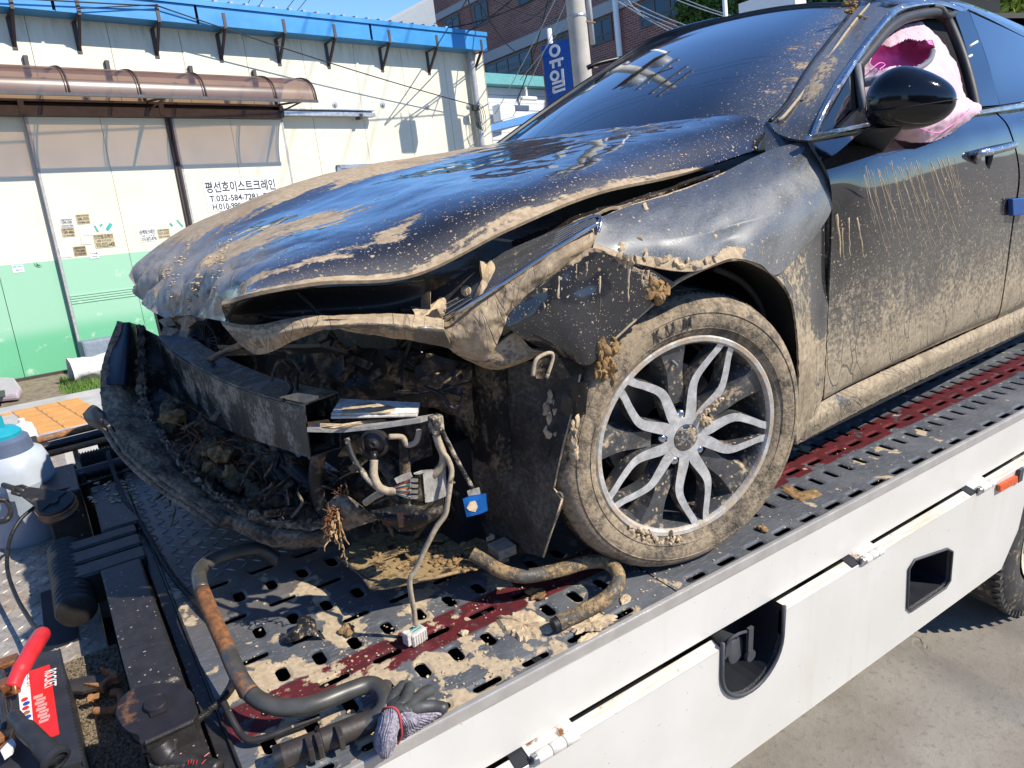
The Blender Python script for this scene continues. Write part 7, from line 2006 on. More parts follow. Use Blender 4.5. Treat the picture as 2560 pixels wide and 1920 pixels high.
# grey clad block behind the warehouse
cb = thing('clad_building', 'grey metal clad block rising behind the blue roof', 'building', WL(18, 34, 0))
dK = 24.0
def Pn(px, py, d): return onplane(px, py, WN, d)
t0, t1 = Pn(970, 55, dK), Pn(1082, -6, dK)
e_ = t1 - t0
for k in range(7):
    o_ = -GG * (k * .95)
    q = [t0 - e_ * 1.5 + o_ - GG * .92, t0 + e_ + o_ - GG * .92, t0 + e_ + o_, t0 - e_ * 1.5 + o_]
    mb = MB(); mb.prism(q, WN * .1); part('cladding_sheet', mb, M_METALCLAD, cb)
mb = MB(); mb.prism([t0 - e_ * 1.5, t0 + e_, t0 + e_ + GG * .10, t0 - e_ * 1.5 + GG * .10], WN * .4 - WN * .12); part('parapet_cap', mb, M_SILL, cb)
# ivy over the near end of the brick building, and trees
def leaves(name, boxes, n, size, mat, parent=None, seed=3):
    r = random.Random(seed); mb = MB()
    for (c, ex, ey, ez, k) in boxes:
        for i in range(int(n * k)):
            p_ = c + ex * r.gauss(0, .42) + ey * r.gauss(0, .42) + ez * r.gauss(0, .42)
            d = nrm(V(r.uniform(-1, 1), r.uniform(-1, 1), r.uniform(-.6, 1))); e = nrm(np.cross(d, V(r.uniform(-1, 1), r.uniform(-1, 1), r.uniform(-1, 1)))); s = size * r.uniform(.6, 1.4)
            mb.add([p_ - d * s, p_ + e * s * .6, p_ + d * s, p_ - e * s * .6], [(0, 1, 2, 3)])
    return part(name, mb, mat, parent)
iv = thing('ivy', 'dark green ivy covering the end of the brick facade', 'ivy', WD * (KB - .3) + WN * 10)
bx_ = []
for k in range(46):
    f = rr_.random(); x = 1740 + 340 * f; y = 30 - 60 * f + rr_.uniform(-60, 60) 
    if x < 1800: y = min(y, 40)
    bx_.append((Pk(x, y, KB - .35), WN * .9, GG * .8, WD * .25, 1))
leaves('ivy_leaves', bx_, 420, .085, M_LEAF, iv)['kind'] = 'stuff'
mb = MB()
for k in range(6):
    p_ = [Pk(1760 + k * 55, 70 - k * 8, KB - .12)]
    for s in range(6): p_.append(p_[-1] + GG * .7 + WN * rr_.uniform(-.3, .3))
    mb.tube(p_, .03, 5)
part('ivy_stem', mb, M_BARK, iv)
def tree(name, label, base, h, crown, n, size, mat, seed):
    t = thing(name, label, 'tree', base)
    mb = MB(); r = random.Random(seed)
    top = base + GG * h
    mb.tube(smooth_path([base, base + GG * h * .3 + WD * .2, base + GG * h * .6, top - GG * h * .2], 5), list(np.linspace(.22, .09, 16)), 8)
    for (c, s) in crown:
        mb.tube(smooth_path([base + GG * h * .5, (base + GG * h * .55 + c) / 2 + GG * .2, c], 4), list(np.linspace(.08, .02, 9)), 6)
    part('trunk', mb, M_BARK, t, smooth=True)
    leaves('crown', [(c, WD * s, WN * s, GG * s * .8, 1) for c, s in crown], n, size, mat, t, seed)
    return t
tb = Pk(2490, 20, 15.0)
base = tb - GG * (hw(tb) + .6)
cr_ = [(Pk(2430 + rr_.uniform(-40, 90), 10 + rr_.uniform(-60, 30), 15.0) + WN * rr_.uniform(-.6, .6), .75) for k in range(16)]
tree('leafy_tree', 'sunlit yellow green tree showing above the rear of the car', base, 4.6, cr_, 900, .06, M_LEAFBRIGHT, 8)
# low house with a teal eave, white signbox, road sign boards
ho = thing('low_house', 'small white sided house with a teal eave right of the warehouse', 'house', WL(15, 20, 0))
dH = 19.0
h_e = Pn(1250, 218, dH); hh_ = hw(h_e); a0 = aw(Pn(1205, 218, dH)) - 1.5; a1 = aw(Pn(1420, 218, dH))
k = 0
while k < 12:
    mb = MB(); mb.obox(WL(a0, dH + .02 * (k % 2), hh_ - .25 * (k + 1)), WD * (a1 - a0), WN * .1, GG * .235); part('siding_board', mb, M_SIDING, ho); k += 1
mb = MB(); mb.obox(WL(a0, dH - .4, hh_), WD * (a1 - a0 + .2), WN * .5, GG * .28); mb.obox(WL(a0, dH - .4, hh_ + .28), WD * (a1 - a0 + .2), WN * 5, GG * .06); part('eave', mb, M_TEALROOF, ho)
mb = MB(); mb.obox(WL(a0, dH + .15, hh_ - 4), WD * (a1 - a0), WN * 4, GG * 4); part('house_core', mb, M_SIDING, ho)
q = Pn(1322, 246, dH - .3); mb = MB(); mb.tube([q - WD * .4, q + WD * .35], .07, 10); mb.tube([q - WD * .1, q - WD * .1 + GG * .5], .05, 10); part('vent_pipe', mb, M_WHITEPRINT, ho)
q = Pn(1262, 282, dH - .6); mb = MB(); mb.prism([q - WD * .2 - GG * .25, q + WD * .5 - GG * .1, q + WD * .5 + GG * .25, q - WD * .2 + GG * .3], WN * .4); part('flood_lamp', mb, M_SIGNWHITE, ho, bevel=.03)
q = [Pn(x, y, 15.5) for x, y in ((1230, 309), (1330, 283), (1330, 330), (1228, 345))]
mb = MB(); mb.prism([Pn(x, y, 15.5) for x, y in ((1225, 312), (1345, 280), (1345, 300), (1227, 328))], WN * 1.5); tag(part('awning', mb, m_simple('blue_awning_sheet', (.10, .26, .55), .5)), 'blue awning just above the far windscreen pillar', 'awning')
sb = thing('blue_sign', 'tall blue upright sign with two white Korean letters beside the pole', 'sign', WL(9, 9.5, 0))
dB = 9.2
c4 = [Pn(x, y, dB) for x, y in ((1353, 115), (1422, 85), (1432, 215), (1365, 260))]
aL, aRt = aw(c4[0]) + .01, aw(c4[1]); hT = .5 * (hw(c4[0]) + hw(c4[1])); hBm = hw(c4[3]) - .6
sgn_right = nrm(c4[1] - c4[0]); 
kS = aw(c4[0])
# the board faces down the street like the brick facade: spans along -WN as it comes nearer
S0 = onplane(1353, 115, WN, 10.3); aS = aw(S0)
def Ps(x, y): return onplane(x, y, nrm(WD * 1.0 + WN * .35), S0 @ nrm(WD * 1.0 + WN * .35))
nS = nrm(WD * 1.0 + WN * .35); rS = nrm(np.cross(nS, GG)); rS = rS if rS @ (Ps(1422, 85) - Ps(1353, 115)) > 0 else -rS
wS = (Ps(1422, 100) - Ps(1353, 130)) @ rS; hS1 = hw(Ps(1353, 115)); hS0 = hw(Ps(1365, 258)) - .5
mb = MB(); o_ = S0 - GG * (hw(S0) - hS0); mb.obox(o_, rS * wS, GG * (hS1 - hS0), nS * .12); part('sign_face', mb, M_SIGNBLUE, sb)
mb = MB(); mb.obox(o_ + rS * (wS + .003), rS * .10, GG * (hS1 - hS0), nS * .16); part('sign_edge', mb, M_SIGNWHITE, sb)
def S2(x, y): return Ps(x, y) - nS * .004                # the two letters, cut from sheet
def sbar(mb, x0, y0, x1, y1, w_):
    a_, b_ = S2(x0, y0), S2(x1, y1); d_ = nrm(b_ - a_); e_2 = np.cross(d_, nS) * w_ / 2
    mb.prism([a_ - e_2, b_ - e_2, b_ + e_2, a_ + e_2], -nS * .012)
def sring(mb, x, y, r, w_):
    c_ = S2(x, y); n_ = 28
    o1 = [c_ + (rS * math.cos(t) + GG * math.sin(t)) * r for t in np.linspace(0, 2 * math.pi, n_, endpoint=False)]
    i1 = [c_ + (q_ - c_) * (1 - w_ / r) for q_ in o1]
    b_ = mb.add(o1 + i1 + [q_ - nS * .012 for q_ in o1 + i1], [])
    for i in range(n_):
        j = (i + 1) % n_
        for f_ in ((2 * n_ + i, 2 * n_ + j, 3 * n_ + j, 3 * n_ + i), (i, j, 2 * n_ + j, 2 * n_ + i), (n_ + j, n_ + i, 3 * n_ + i, 3 * n_ + j)):
            mb.f.append(tuple(b_ + q_ for q_ in f_)); mb.m.append(0)
sw_ = np.linalg.norm(S2(1380, 130) - S2(1380, 137))
mb = MB(); sring(mb, 1387, 127, sw_ * 2.3, sw_); sbar(mb, 1374, 157, 1408, 146, sw_); sbar(mb, 1383, 155, 1384, 171, sw_); sbar(mb, 1398, 150, 1399, 166, sw_); part('lettering', mb, M_WHITEPRINT, sb)
mb = MB(); sring(mb, 1387, 190, sw_ * 2.0, sw_); sbar(mb, 1406, 172, 1408, 197, sw_)
for q_ in ((1381, 210, 1411, 200), (1382, 221, 1412, 211), (1384, 232, 1413, 222)): sbar(mb, *q_, sw_ * .9)
sbar(mb, 1409, 200, 1410, 213, sw_ * .9); sbar(mb, 1384, 219, 1385, 232, sw_ * .9); part('lettering', mb, M_WHITEPRINT, sb)
mb = MB(); q = Ps(1357, 72) + nS * .3; mb.tube([q - GG * 5, q + GG * .05], .05, 8); part('sign_post', mb, M_WHITEPRINT, sb, smooth=True)
mb = MB(); q = Ps(1343, 142) + nS * .3; mb.tube([q - GG * 5, q], .045, 8); part('sign_post', mb, M_RUSTY, sb, smooth=True)
wb = thing('rooftop_signbox', 'white box sign showing above the roofline of the car', 'sign', Pk(1880, 30, 12.0))
q = [Pk(x, y, 12.0) for x, y in ((1848, 52), (1848, 9), (1990, 40), (1990, 75))]
kk0, kk1 = kw(q[0]), kw(Pk(1990, 40, 12.0)); hh0, hh1 = hw(q[0]) - .5, hw(q[1])
mb = MB(); mb.obox(WD * 12.0 + WN * kk0 + GG * hh0, WN * (kk1 - kk0), GG * (hh1 - hh0), WD * .4); part('box', mb, M_SIGNWHITE, wb, bevel=.01)
q = Pk(1812, 10, 14.0); pp = thing('slim_pole', 'slim pale pole in front of the ivy', 'pole', q - GG * 5); mb = MB(); mb.tube([q - GG * 6, q + GG * 3], .05, 8); part('shaft', mb, M_WHITEPRINT, pp, smooth=True)

# ------------------------------------------------------------------ utility pole and overhead wires
up_ = thing('utility_pole', 'weathered concrete utility pole with crossarms beside the blue sign', 'pole', WL(9.05, 8.3, gh(8.3)))
PA, PD = 9.06, 8.3
mb = MB(); mb.tube([WL(PA, PD, gh(PD)), WL(PA, PD, 5.0), WL(PA, PD, 11.2)], [.185, .163, .115], 24); part('pole_shaft', mb, M_POLE, up_, smooth=40)
mb = MB(); mb.tube([WL(PA + .24, PD - .1, 4.0), WL(PA + .23, PD - .1, 5.6)], .045, 8); part('cable_guard', mb, M_PVC, up_, smooth=True)
mb = MB(); mb.lathe([(.172, -.02), (.176, 0), (.172, .02)], WL(PA, PD, 4.45), GG, 24); part('pole_band', mb, M_RAILSTEEL, up_)
for (h, a_, b_) in ((3.6, .25, 0), (4.35, .3, 0), (4.9, -.3, 0), (5.3, .3, 0)):
    mb = MB(); mb.tube([WL(PA, PD - .15, h), WL(PA + a_, PD - .15, h)], .012, 6); part('step_bolt', mb, M_RUSTY, up_)
for h in (8.6, 9.9, 10.7):
    mb = MB(); mb.cbox(WL(PA, PD - .18, h), WD * 2.2, WN * .09, GG * .09); mb.cbox(WL(PA, PD + .18, h - .02), WN * 1.8, WD * .08, GG * .08) if h < 9 else None
    ca = part('crossarm', mb, M_BROWNSTEEL, up_)
    for x in (-1.0, -.55, .55, 1.0):
        mb = MB(); mb.lathe([(.03, 0), (.06, .03), (.035, .06), (.06, .09), (.035, .12), (.05, .15), (0, .17)], WL(PA + x, PD - .18, h + .045), GG, 12); part('insulator', mb, M_CERAMIC, ca, smooth=True)
for (a_, d_) in ((-.62, 0), (.62, 0)):
    mb = MB(); c = WL(PA + a_, PD - .1, 7.3); mb.lathe([(0, 0), (.26, 0), (.27, .03), (.27, .78), (.24, .86), (0, .88)], c, GG, 20); t_ = part('transformer', mb, M_TRAFO, up_, smooth=40)
    for k in range(2): mb = MB(); mb.lathe([(.03, 0), (.05, .04), (.03, .08), (.05, .12), (.02, .2)], c + WD * (.1 - .2 * k) + GG * .88, GG, 10); part('bushing', mb, M_CERAMIC, t_, smooth=True)
mb = MB(); mb.cbox(WL(PA, PD - .1, 7.24), WD * 2.0, WN * .5, GG * .08); part('transformer_platform', mb, M_BROWNSTEEL, up_)
jb = WL(8.0, 8.3, 5.2)
def sag(a, b, s, n=14): return [a * (1 - t) + b * t - GG * s * 4 * t * (1 - t) for t in np.linspace(0, 1, n)]
def wire(name, a, b, s, r, mat, label, grp='overhead cables'):
    mb = MB(); mb.tube(sag(a, b, s), r, 5); return tag(part(name, mb, mat, smooth=True), label, 'cable', grp)
e1_ = WL(PA - .1, PD - .1, 5.5)
bj = thing('junction_box', 'grey junction box hung on the overhead cables left of the pole', 'box', jb)
mb = MB(); mb.cbox(jb, WD * .34, WN * .25, GG * .42); part('box_body', mb, M_TRAFO, bj, bevel=.03)
mb = MB(); mb.tube([jb + WD * .1 + GG * .2, jb + WD * .1 + GG * .42], .012, 5); mb.tube([jb - WD * .1 + GG * .2, jb - WD * .1 + GG * .42], .012, 5); part('box_hanger', mb, M_BROWNSTEEL, bj)
for k, h in enumerate((5.62,)):
    wire('overhead_cable', WL(PA, PD, h), WL(-14, PD - .6, h - .25 + .1 * k), .25 + .12 * k, .014, M_CABLEBLACK, 'black cable running from the pole over the road past the warehouse')
for k, x in enumerate((-1.0, -.55, .55, 1.0)):
    wire('overhead_cable', WL(PA + x, PD - .2, 10.85), WL(PA + x - 3.5, PD - 40, 10.5), .5, .012, M_CABLEBLACK, 'high cable crossing from the top of the pole', 'high cables on the pole')
    wire('overhead_cable', WL(PA + x, PD - .2, 10.85), WL(PA + x + 6.0, PD + 30, 10.8), .5, .012, M_CABLEBLACK, 'high cable crossing from the top of the pole', 'high cables on the pole')
# wire along the eave to the drainpipe
mb = MB(); e0 = WL(aw(fpt(393, 18)), DF - .05, hw(fpt(393, 18))); pe = Pw(1188, 264, D - .2)
mb.tube(sag(e0, pe, .05, 20), .010, 5); mb.tube(sag(e0, WL(-4, DF - .1, hw(fpt(0, 37))), .02), .010, 5); mb.tube(sag(e0 + GG * .02, WL(aw(fpt(193, 28)), DF - .05, hw(fpt(193, 28)) + .02), .0), .008, 5)
tag(part('service_wire', mb, M_CABLEBLACK, smooth=True), 'thin service wire slung from the blue eave down to the drainpipe', 'cable')
# wires in front of the brick facade
def pxwire(p0, p1, d0, d1, s, r, mat, lab, grp):
    wire('overhead_cable', Pn(*p0, d0), Pn(*p1, d1), s, r, mat, lab, grp)
for (p0, p1) in (((1538, 0), (1720, 88)), ((1545, 2), (1704, 92)), ((1560, 6), (1735, 80)), ((1570, 0), (1600, 30)), ((1580, 4), (1752, 76))):
    pxwire(p0, p1, 11.0, 9.0, .04, .011, M_CABLEGREY, 'pale cable slanting down in front of the brick facade', 'pale cables before the brick facade')
for (p0, p1) in (((1680, -5), (1850, 52)), ((1705, -5), (1852, 46))):
    pxwire(p0, p1, 11.0, 9.0, .03, .012, M_CABLEGREY, 'pale cable slanting down in front of the brick facade', 'pale cables before the brick facade')
for (p0, p1) in (((1390, -5), (1238, 285)), ((1420, -5), (1283, 290)), ((1462, -10), (1300, 200))):
    pxwire(p0, p1, 8.3, 11.0, .03, .008, M_CABLEGREY, 'thin pale wire slanting across the blue sign', 'thin wires across the sign')
for (p0, p1) in (((1382, -5), (1280, 60)), ((1340, -5), (1060, 75)), ((1290, -10), (1068, 120)), ((1225, -5), (1400, 40)), ((1170, -5), (1190, 85)), ((1195, 2), (1290, 130)), ((1370, 0), (1290, 255)), ((1170, -8), (1095, 70))):
    pxwire(p0, p1, 9.0, 12.0, .12, .012, M_CABLEBLACK, 'black cable hanging in front of the brick building', 'black cables before the brick building')
# buildings across the street behind the camera, seen only in the paint
sbld = thing('street_building', 'dark building across the street mirrored in the car paint', 'building', (4, -15, -1))
mb = MB(); mb.obox((-16, -24, -1.2), (17, 0, 0), (0, 8, 0), (0, 0, 5.2)); part('facade', mb, M_FARBRICK, sbld)
mb = MB(); mb.obox((1.2, -24, -1.2), (22, 0, 0), (0, 8.5, 0), (0, 0, 4.2)); part('facade', mb, M_FARBRICK, sbld)
mb = MB(); mb.obox((-34, -14, -1.2), (12, 0, 0), (0, 26, 0), (0, 0, 5.0)); tag(part('neighbour_building', mb, M_FARBRICK), 'dark building beyond the front of the truck mirrored in the paint', 'building')
# ------------------------------------------------------------------ loose things on the truck
def pulley(name, label, c, axis, r, shank, par=None):
    t = thing(name, label, 'pulley', c)
    return t
sb1 = thing('snatch_block', 'greasy round snatch block lying by the water bottle', 'pulley', Pz(139, 1270, .03))
c = Pz(140, 1262, .06); ax = nrm(V(-.1, -.25, 1))
mb = MB(); mb.lathe([(0, .018), (.012, .018), (.013, .012), (.050, .012), (.053, .008), (.053, .005), (0, .005)], c, ax, 40); part('cheek_plate', mb, M_OIL, sb1, smooth=40)
mb = MB(); mb.lathe([(.02, .004), (.056, .004), (.057, .001), (.047, -.008), (.057, -.017), (.056, -.020), (.02, -.020)], c, ax, 40); part('sheave', mb, M_RUSTY, sb1, smooth=40)
mb = MB(); mb.lathe([(0, -.022), (.052, -.022), (.052, -.030), (0, -.030)], c, ax, 40); part('cheek_plate', mb, M_OIL, sb1, smooth=40)
mb = MB(); e = Pz(62, 1230, .09); p0 = c + ax * .008; d_ = nrm(e - p0); s_ = np.cross(d_, ax)
mb.prism([p0 + s_ * .045, p0 - s_ * .045, e - s_ * .018, e + s_ * .018], ax * .008); part('shank', mb, M_OIL, sb1, bevel=.003)
e2 = Pz(8, 1212, .10)
mb = MB(); mb.tube([e, e * .5 + e2 * .5, e2], [.010, .009, .008], 10); mb.tube([e + s_ * .014 + d_ * .0, e + d_ * .03 + s_ * .016, e + d_ * .05, e + d_ * .03 - s_ * .016, e - s_ * .014], .006, 8); part('swivel_hook', mb, M_OIL, sb1, smooth=True)
mb = MB(); mb.tube(smooth_path([Pz(-6, 1250, .07), Pz(14, 1252, .06), Pz(26, 1275, .04), Pz(18, 1298, .03), Pz(-6, 1306, .02)], 5), .0085, 10); part('hook', mb, M_OIL, sb1, smooth=True)
mb = MB(); mb.tube(smooth_path([Pz(86, 1268, .05), Pz(50, 1300, .03), Pz(24, 1350, .0), Pz(18, 1420, -.03), Pz(40, 1490, -.05), Pz(75, 1550, -.05), Pz(97, 1585, -.04), Pz(112, 1640, -.05)], 8), .0055, 8); tag(part('steel_cable', mb, M_WIRE, smooth=True), 'thin dark cable running from the round snatch block down past the battery', 'cable')

sb2 = thing('snatch_block', 'rust edged snatch block in the near corner by the bent guard tube', 'pulley', Pz(385, 1800, 0))
ax = nrm(V(-.05, -.1, 1)); c = Pz(388, 1778, .075)
ol = [(288, 1785), (300, 1748), (335, 1720), (385, 1708), (440, 1708), (478, 1728), (487, 1760), (482, 1800), (362, 1858), (345, 1838), (312, 1822)]
pl = [onplane(x, y, ax, c @ ax) for x, y in ol]
pl = smooth_path(pl + [pl[0]], 4)[:-1]
mb = MB(); mb.prism(pl, -ax * .007); part('cheek_plate', mb, M_IRON, sb2, bevel=.0015)
mb = MB(); mb.prism([q * .985 + c * .015 - ax * .030 for q in pl], -ax * .006); part('cheek_plate', mb, M_OIL, sb2)
mb = MB(); mb.lathe([(.02, -.010), (.046, -.010), (.040, -.019), (.046, -.028), (.02, -.028)], c, ax, 32); part('sheave', mb, M_OIL, sb2, smooth=40)
q = onplane(390, 1762, ax, c @ ax)
mb = MB(); mb.lathe([(0, .008), (.019, .008), (.0205, .006), (.0205, 0), (0, 0)], q, ax, 32); mb.prism([onplane(x, y, ax, c @ ax) for x, y in ((372, 1780), (420, 1768), (418, 1780), (378, 1796))], ax * .004); part('axle_boss', mb, M_IRON, sb2, smooth=40)
mb = MB(); a, b = onplane(362, 1858, ax, c @ ax), onplane(484, 1802, ax, c @ ax); mb.tube([a, b], .005, 8)
mb.prism([a, b, b + V(.0, .0, -.05), a + V(0, 0, -.05)], V(0, .012, 0)); part('rope_guard', mb, M_OIL, sb2, bevel=.003)
sw = [Pz(400, 1860, .05), Pz(420, 1890, .03), Pz(455, 1905, .02), Pz(500, 1910, .015), Pz(545, 1925, .015)]
mb = MB(); mb.tube(smooth_path(sw, 6), [.022] * 8 + [.016] * 9 + [.015] * 8, 14); part('swivel', mb, M_OIL, sb2, smooth=True)
lumps('grease_lumps', [(Pz(395 + rr_.uniform(-30, 40), 1855 + rr_.uniform(-15, 15), .045), rr_.uniform(.008, .016)) for k in range(12)], sb2, M_OIL, 61)
mb = MB()
for k in range(7):
    q = Pz(480 + rr_.uniform(-40, 50), 1898 + rr_.uniform(-12, 14), .036); d_ = nrm(V(rr_.uniform(.2, 1), rr_.uniform(.2, 1), 0)) * .010; mb.tube([q, q + d_], .0006, 4)
part('red_threads', mb, M_REDLABEL, sb2, kind='stuff')

# rusty shackle on the mat
sh = thing('shackle', 'rusty shackle with its bolt lying on the brown mat', 'shackle', Pz(260, 1730, -.09))
def t5l(x, y): return (x * .28933, 1440 + y * .28933)
zs = -.10
P_ = lambda x, y, z=zs: Pz(*t5l(x, y), z)
mb = MB(); mb.tube(smooth_path([P_(815, 1165), P_(900, 1165), P_(1000, 1150), P_(1050, 1085), P_(1030, 1010), P_(960, 1010)], 5), .0085, 10); part('bow', mb, M_RUSTY, sh, smooth=True)
mb = MB(); mb.prism([P_(735, 985), P_(900, 1020), P_(960, 945), P_(1035, 930), P_(1030, 870), P_(880, 845), P_(885, 865), P_(970, 890), P_(960, 920), P_(880, 980)], V(0, 0, .02)); part('clevis', mb, M_RUSTY, sh, bevel=.002)
mb = MB(); a, b = P_(745, 1070, zs + .01), P_(810, 1050, zs + .012); d_ = nrm(b - a); mb.lathe([(0, 0), (.005, 0), (.005, .006), (.0095, .006), (.0095, .014), (.007, .014), (.007, .028), (0, .028)], a, d_, 6); part('bolt', mb, M_RUSTY, sh)
mb = MB(); mb.prism([P_(600, 930), P_(780, 890), P_(960, 900), P_(890, 985), P_(720, 1030), P_(610, 1030)], V(0, 0, .012)); part('flat_link', mb, M_SLEEVE, sh, bevel=.003)
mb = MB(); mb.obox((-1.80, .02, -.155), (.60, 0, 0), (0, .835, 0), (0, 0, .035))
mt = tag(part('floor_mat', mb, M_MAT), 'brown coir mat under the battery and shackle', 'mat')
mb = MB()
for k in range(2600):
    q = V(rr_.uniform(-1.36, -1.20), rr_.uniform(.12, .85), -.121); d_ = V(rr_.uniform(-1, 1), rr_.uniform(-1, 1), rr_.uniform(.2, 1.0)) * .008; e = nrm(np.cross(d_, V(rr_.uniform(-1, 1), rr_.uniform(-1, 1), 0) + V(.01, 0, 0))) * .0012
    mb.add([q - e, q + e, q + d_ + e, q + d_ - e], [(0, 1, 2, 3)])
part('mat_fibres', mb, M_MAT, mt, kind='stuff')

# battery with its jump lead clamps
bt = thing('car_battery', 'black car battery with a red and white label and jump clamps', 'battery', Pz(100, 1760, -.13))
zt_ = .03
b0, b1, b2, b3 = Pz(-60, 1655, zt_), Pz(147, 1622, zt_), Pz(206, 1900, zt_), Pz(-20, 1960, zt_)
mb = MB(); mb.prism([b0 - V(0, 0, .15), b3 - V(0, 0, .15), b2 - V(0, 0, .15), b1 - V(0, 0, .15)], V(0, 0, .15)); part('case', mb, M_BATTERY, bt, bevel=.004)
mb = MB()
for k in range(34):
    f = k / 33; q = b1 * (1 - f) + b2 * f; mb.cbox(q + V(.0005, 0, -.006), nrm(b2 - b1) * .0035, V(.004, 0, 0), V(0, 0, .010))
part('case_rib', mb, M_BATTERY, bt, kind='stuff')
def bz(x, y, z=zt_): return Pz(*t5l(x, y), z)
mb = MB(); mb.prism([bz(225, 842), bz(240, 830), bz(430, 768), bz(515, 1368), bz(405, 1410), bz(290, 1312)], V(0, 0, .0012)); lb = part('red_label', mb, M_REDLABEL, bt)
mb = MB(); mb.prism([bz(222, 842), bz(250, 832), bz(292, 1314), bz(180, 1215), bz(160, 1000)], V(0, 0, .0018)); wl = part('white_label', mb, M_WHITEPRINT, bt)
o_ = bz(385, 822, zt_ + .0012); e_ = bz(383, 975, zt_ + .0012); u_ = bz(305, 832, zt_ + .0012)
rt = nrm(e_ - o_); upv = nrm(np.cross(V(0, 0, 1), rt))
o2 = bz(302, 830, zt_ + .0014)
if (o2 - o_) @ upv < 0: upv = -upv
base = o_ if np.cross(rt, upv)[2] > 0 else o_
lettering('ROCKET', bz(385, 830, zt_ + .0012), rt, nrm(np.cross(V(0, 0, 1), rt)), np.linalg.norm(e_ - o_), .022, M_WHITEPRINT, lb, off=.0006)
lettering('CE 01', bz(235, 850, zt_ + .0018), rt, nrm(np.cross(V(0, 0, 1), rt)), .045, .008, M_REDLABEL, wl, off=.0006)
mb = MB()
for k in range(9):
    q = bz(330 + 18 * (k % 2) + 6 * k, 1040 + k * 26, zt_ + .0016); mb.cbox(q, rt * .010, np.cross(V(0, 0, 1), rt) * .016, V(0, 0, .0004))
part('small_print', mb, m_simple('pale_red_print', (.78, .32, .28), .4), lb, kind='stuff')
for k, (x, y, m_) in enumerate(((212, 1068, M_REDLABEL), (228, 1102, M_SIGNBLUE), (222, 1142, M_REDLABEL), (230, 1182, M_RUSTY), (240, 1218, M_SIGNBLUE))):
    mb = MB(); mb.lathe([(0, .0008), (.0060, .0008), (.0062, 0)], bz(x, y, zt_ + .0018), V(0, 0, 1), 18); part('warning_symbol', mb, m_, wl)
# red clamp handle and black clamp handle
cr1 = smooth_path([bz(365, 500, .075), bz(300, 600, .085), bz(220, 740, .085), bz(155, 850, .08), bz(110, 960, .07)], 6)
clr = thing('red_jump_clamp', 'red handled jump lead clamp gripping the battery post', 'clamp', bz(110, 960, .03))
mb = MB(); mb.tube([cr1[0] - (cr1[1] - cr1[0]) * .8] + cr1, [.008, .0165] + [.0175] * 8 + [.0165] * 8 + [.0145] * 8, 16); part('grip', mb, M_RED, clr, smooth=True)
mb = MB()
for k in range(5):
    a = .7 + k * .22; mb.tube([q + V(-.5, -.35, .6) * .014 + np.cross(nrm(cr1[-1] - cr1[0]), V(0, 0, 1)) * (k - 2) * .0045 for q in cr1[1:9]], .0012, 4)
part('grip_rib', mb, M_RED, clr, kind='stuff')
mb = MB(); mb.cbox(bz(90, 950, .065), V(.030, 0, 0), V(0, .028, 0), V(0, 0, .030)); part('jaw', mb, M_COPPER, clr, bevel=.003)
mb = MB(); mb.tube([bz(40, 900, .06), bz(120, 900, .075), bz(130, 1000, .07), bz(70, 1010, .06)], .005, 8); part('jaw_spring', mb, M_COPPER, clr, smooth=True)
mb = MB(); mb.cbox(bz(40, 750, .055), V(.05, 0, 0), V(0, .03, 0), V(0, 0, .012)); part('jaw', mb, M_COPPER, clr, bevel=.003)
clb = thing('black_jump_clamp', 'black handled jump lead clamp lying across the battery label', 'clamp', bz(300, 1400, .03))
cr2 = smooth_path([bz(110, 1200, .085), bz(200, 1300, .085), bz(320, 1420, .08), bz(430, 1530, .072), bz(490, 1590, .066)], 6)
mb = MB(); mb.tube(cr2, [.009] + [.013] * 6 + [.0165] * 8 + [.0185] * 10, 16); part('grip', mb, M_BLACKGRIP, clb, smooth=True)
e = cr2[-1]; d_ = nrm(cr2[-1] - cr2[-3])
mb = MB(); mb.lathe([(.0185, -.012), (.0235, -.008), (.0235, .002), (.019, .004), (.017, .004), (.0165, -.016), (0, -.016)], e, d_, 24); part('grip_collar', mb, M_BLACKGRIP, clb, smooth=40)
mb = MB(); mb.cbox(bz(60, 1370, .05), V(.045, 0, 0), V(0, .022, 0), V(0, 0, .012)); part('jaw', mb, M_COPPER, clb, bevel=.002)
mb = MB(); mb.tube([bz(0, 1500, .04), bz(100, 1420, .05), bz(140, 1320, .06)], .006, 8); part('jaw', mb, M_COPPER, clb, bevel=.002)
mb = MB(); mb.prism([bz(10, 1530, .05), bz(110, 1420, .05), bz(140, 1460, .05), bz(110, 1540, .05), bz(40, 1590, .05)], V(0, 0, .006)); part('paper_tag', mb, M_STICKERW, clb)
mb = MB(); mb.tube(smooth_path([bz(5, 820, .05), bz(35, 900, .06), bz(15, 1000, .06), bz(20, 1100, .06), bz(40, 1250, .055), bz(20, 1350, .05)], 5), .0065, 8); mb.tube([bz(78, 1070, .045), bz(92, 1190, .045)], .0035, 6); tag(part('jump_lead', mb, M_BLACKGRIP, smooth=True), 'black jump lead lying along the left side of the battery', 'cable')

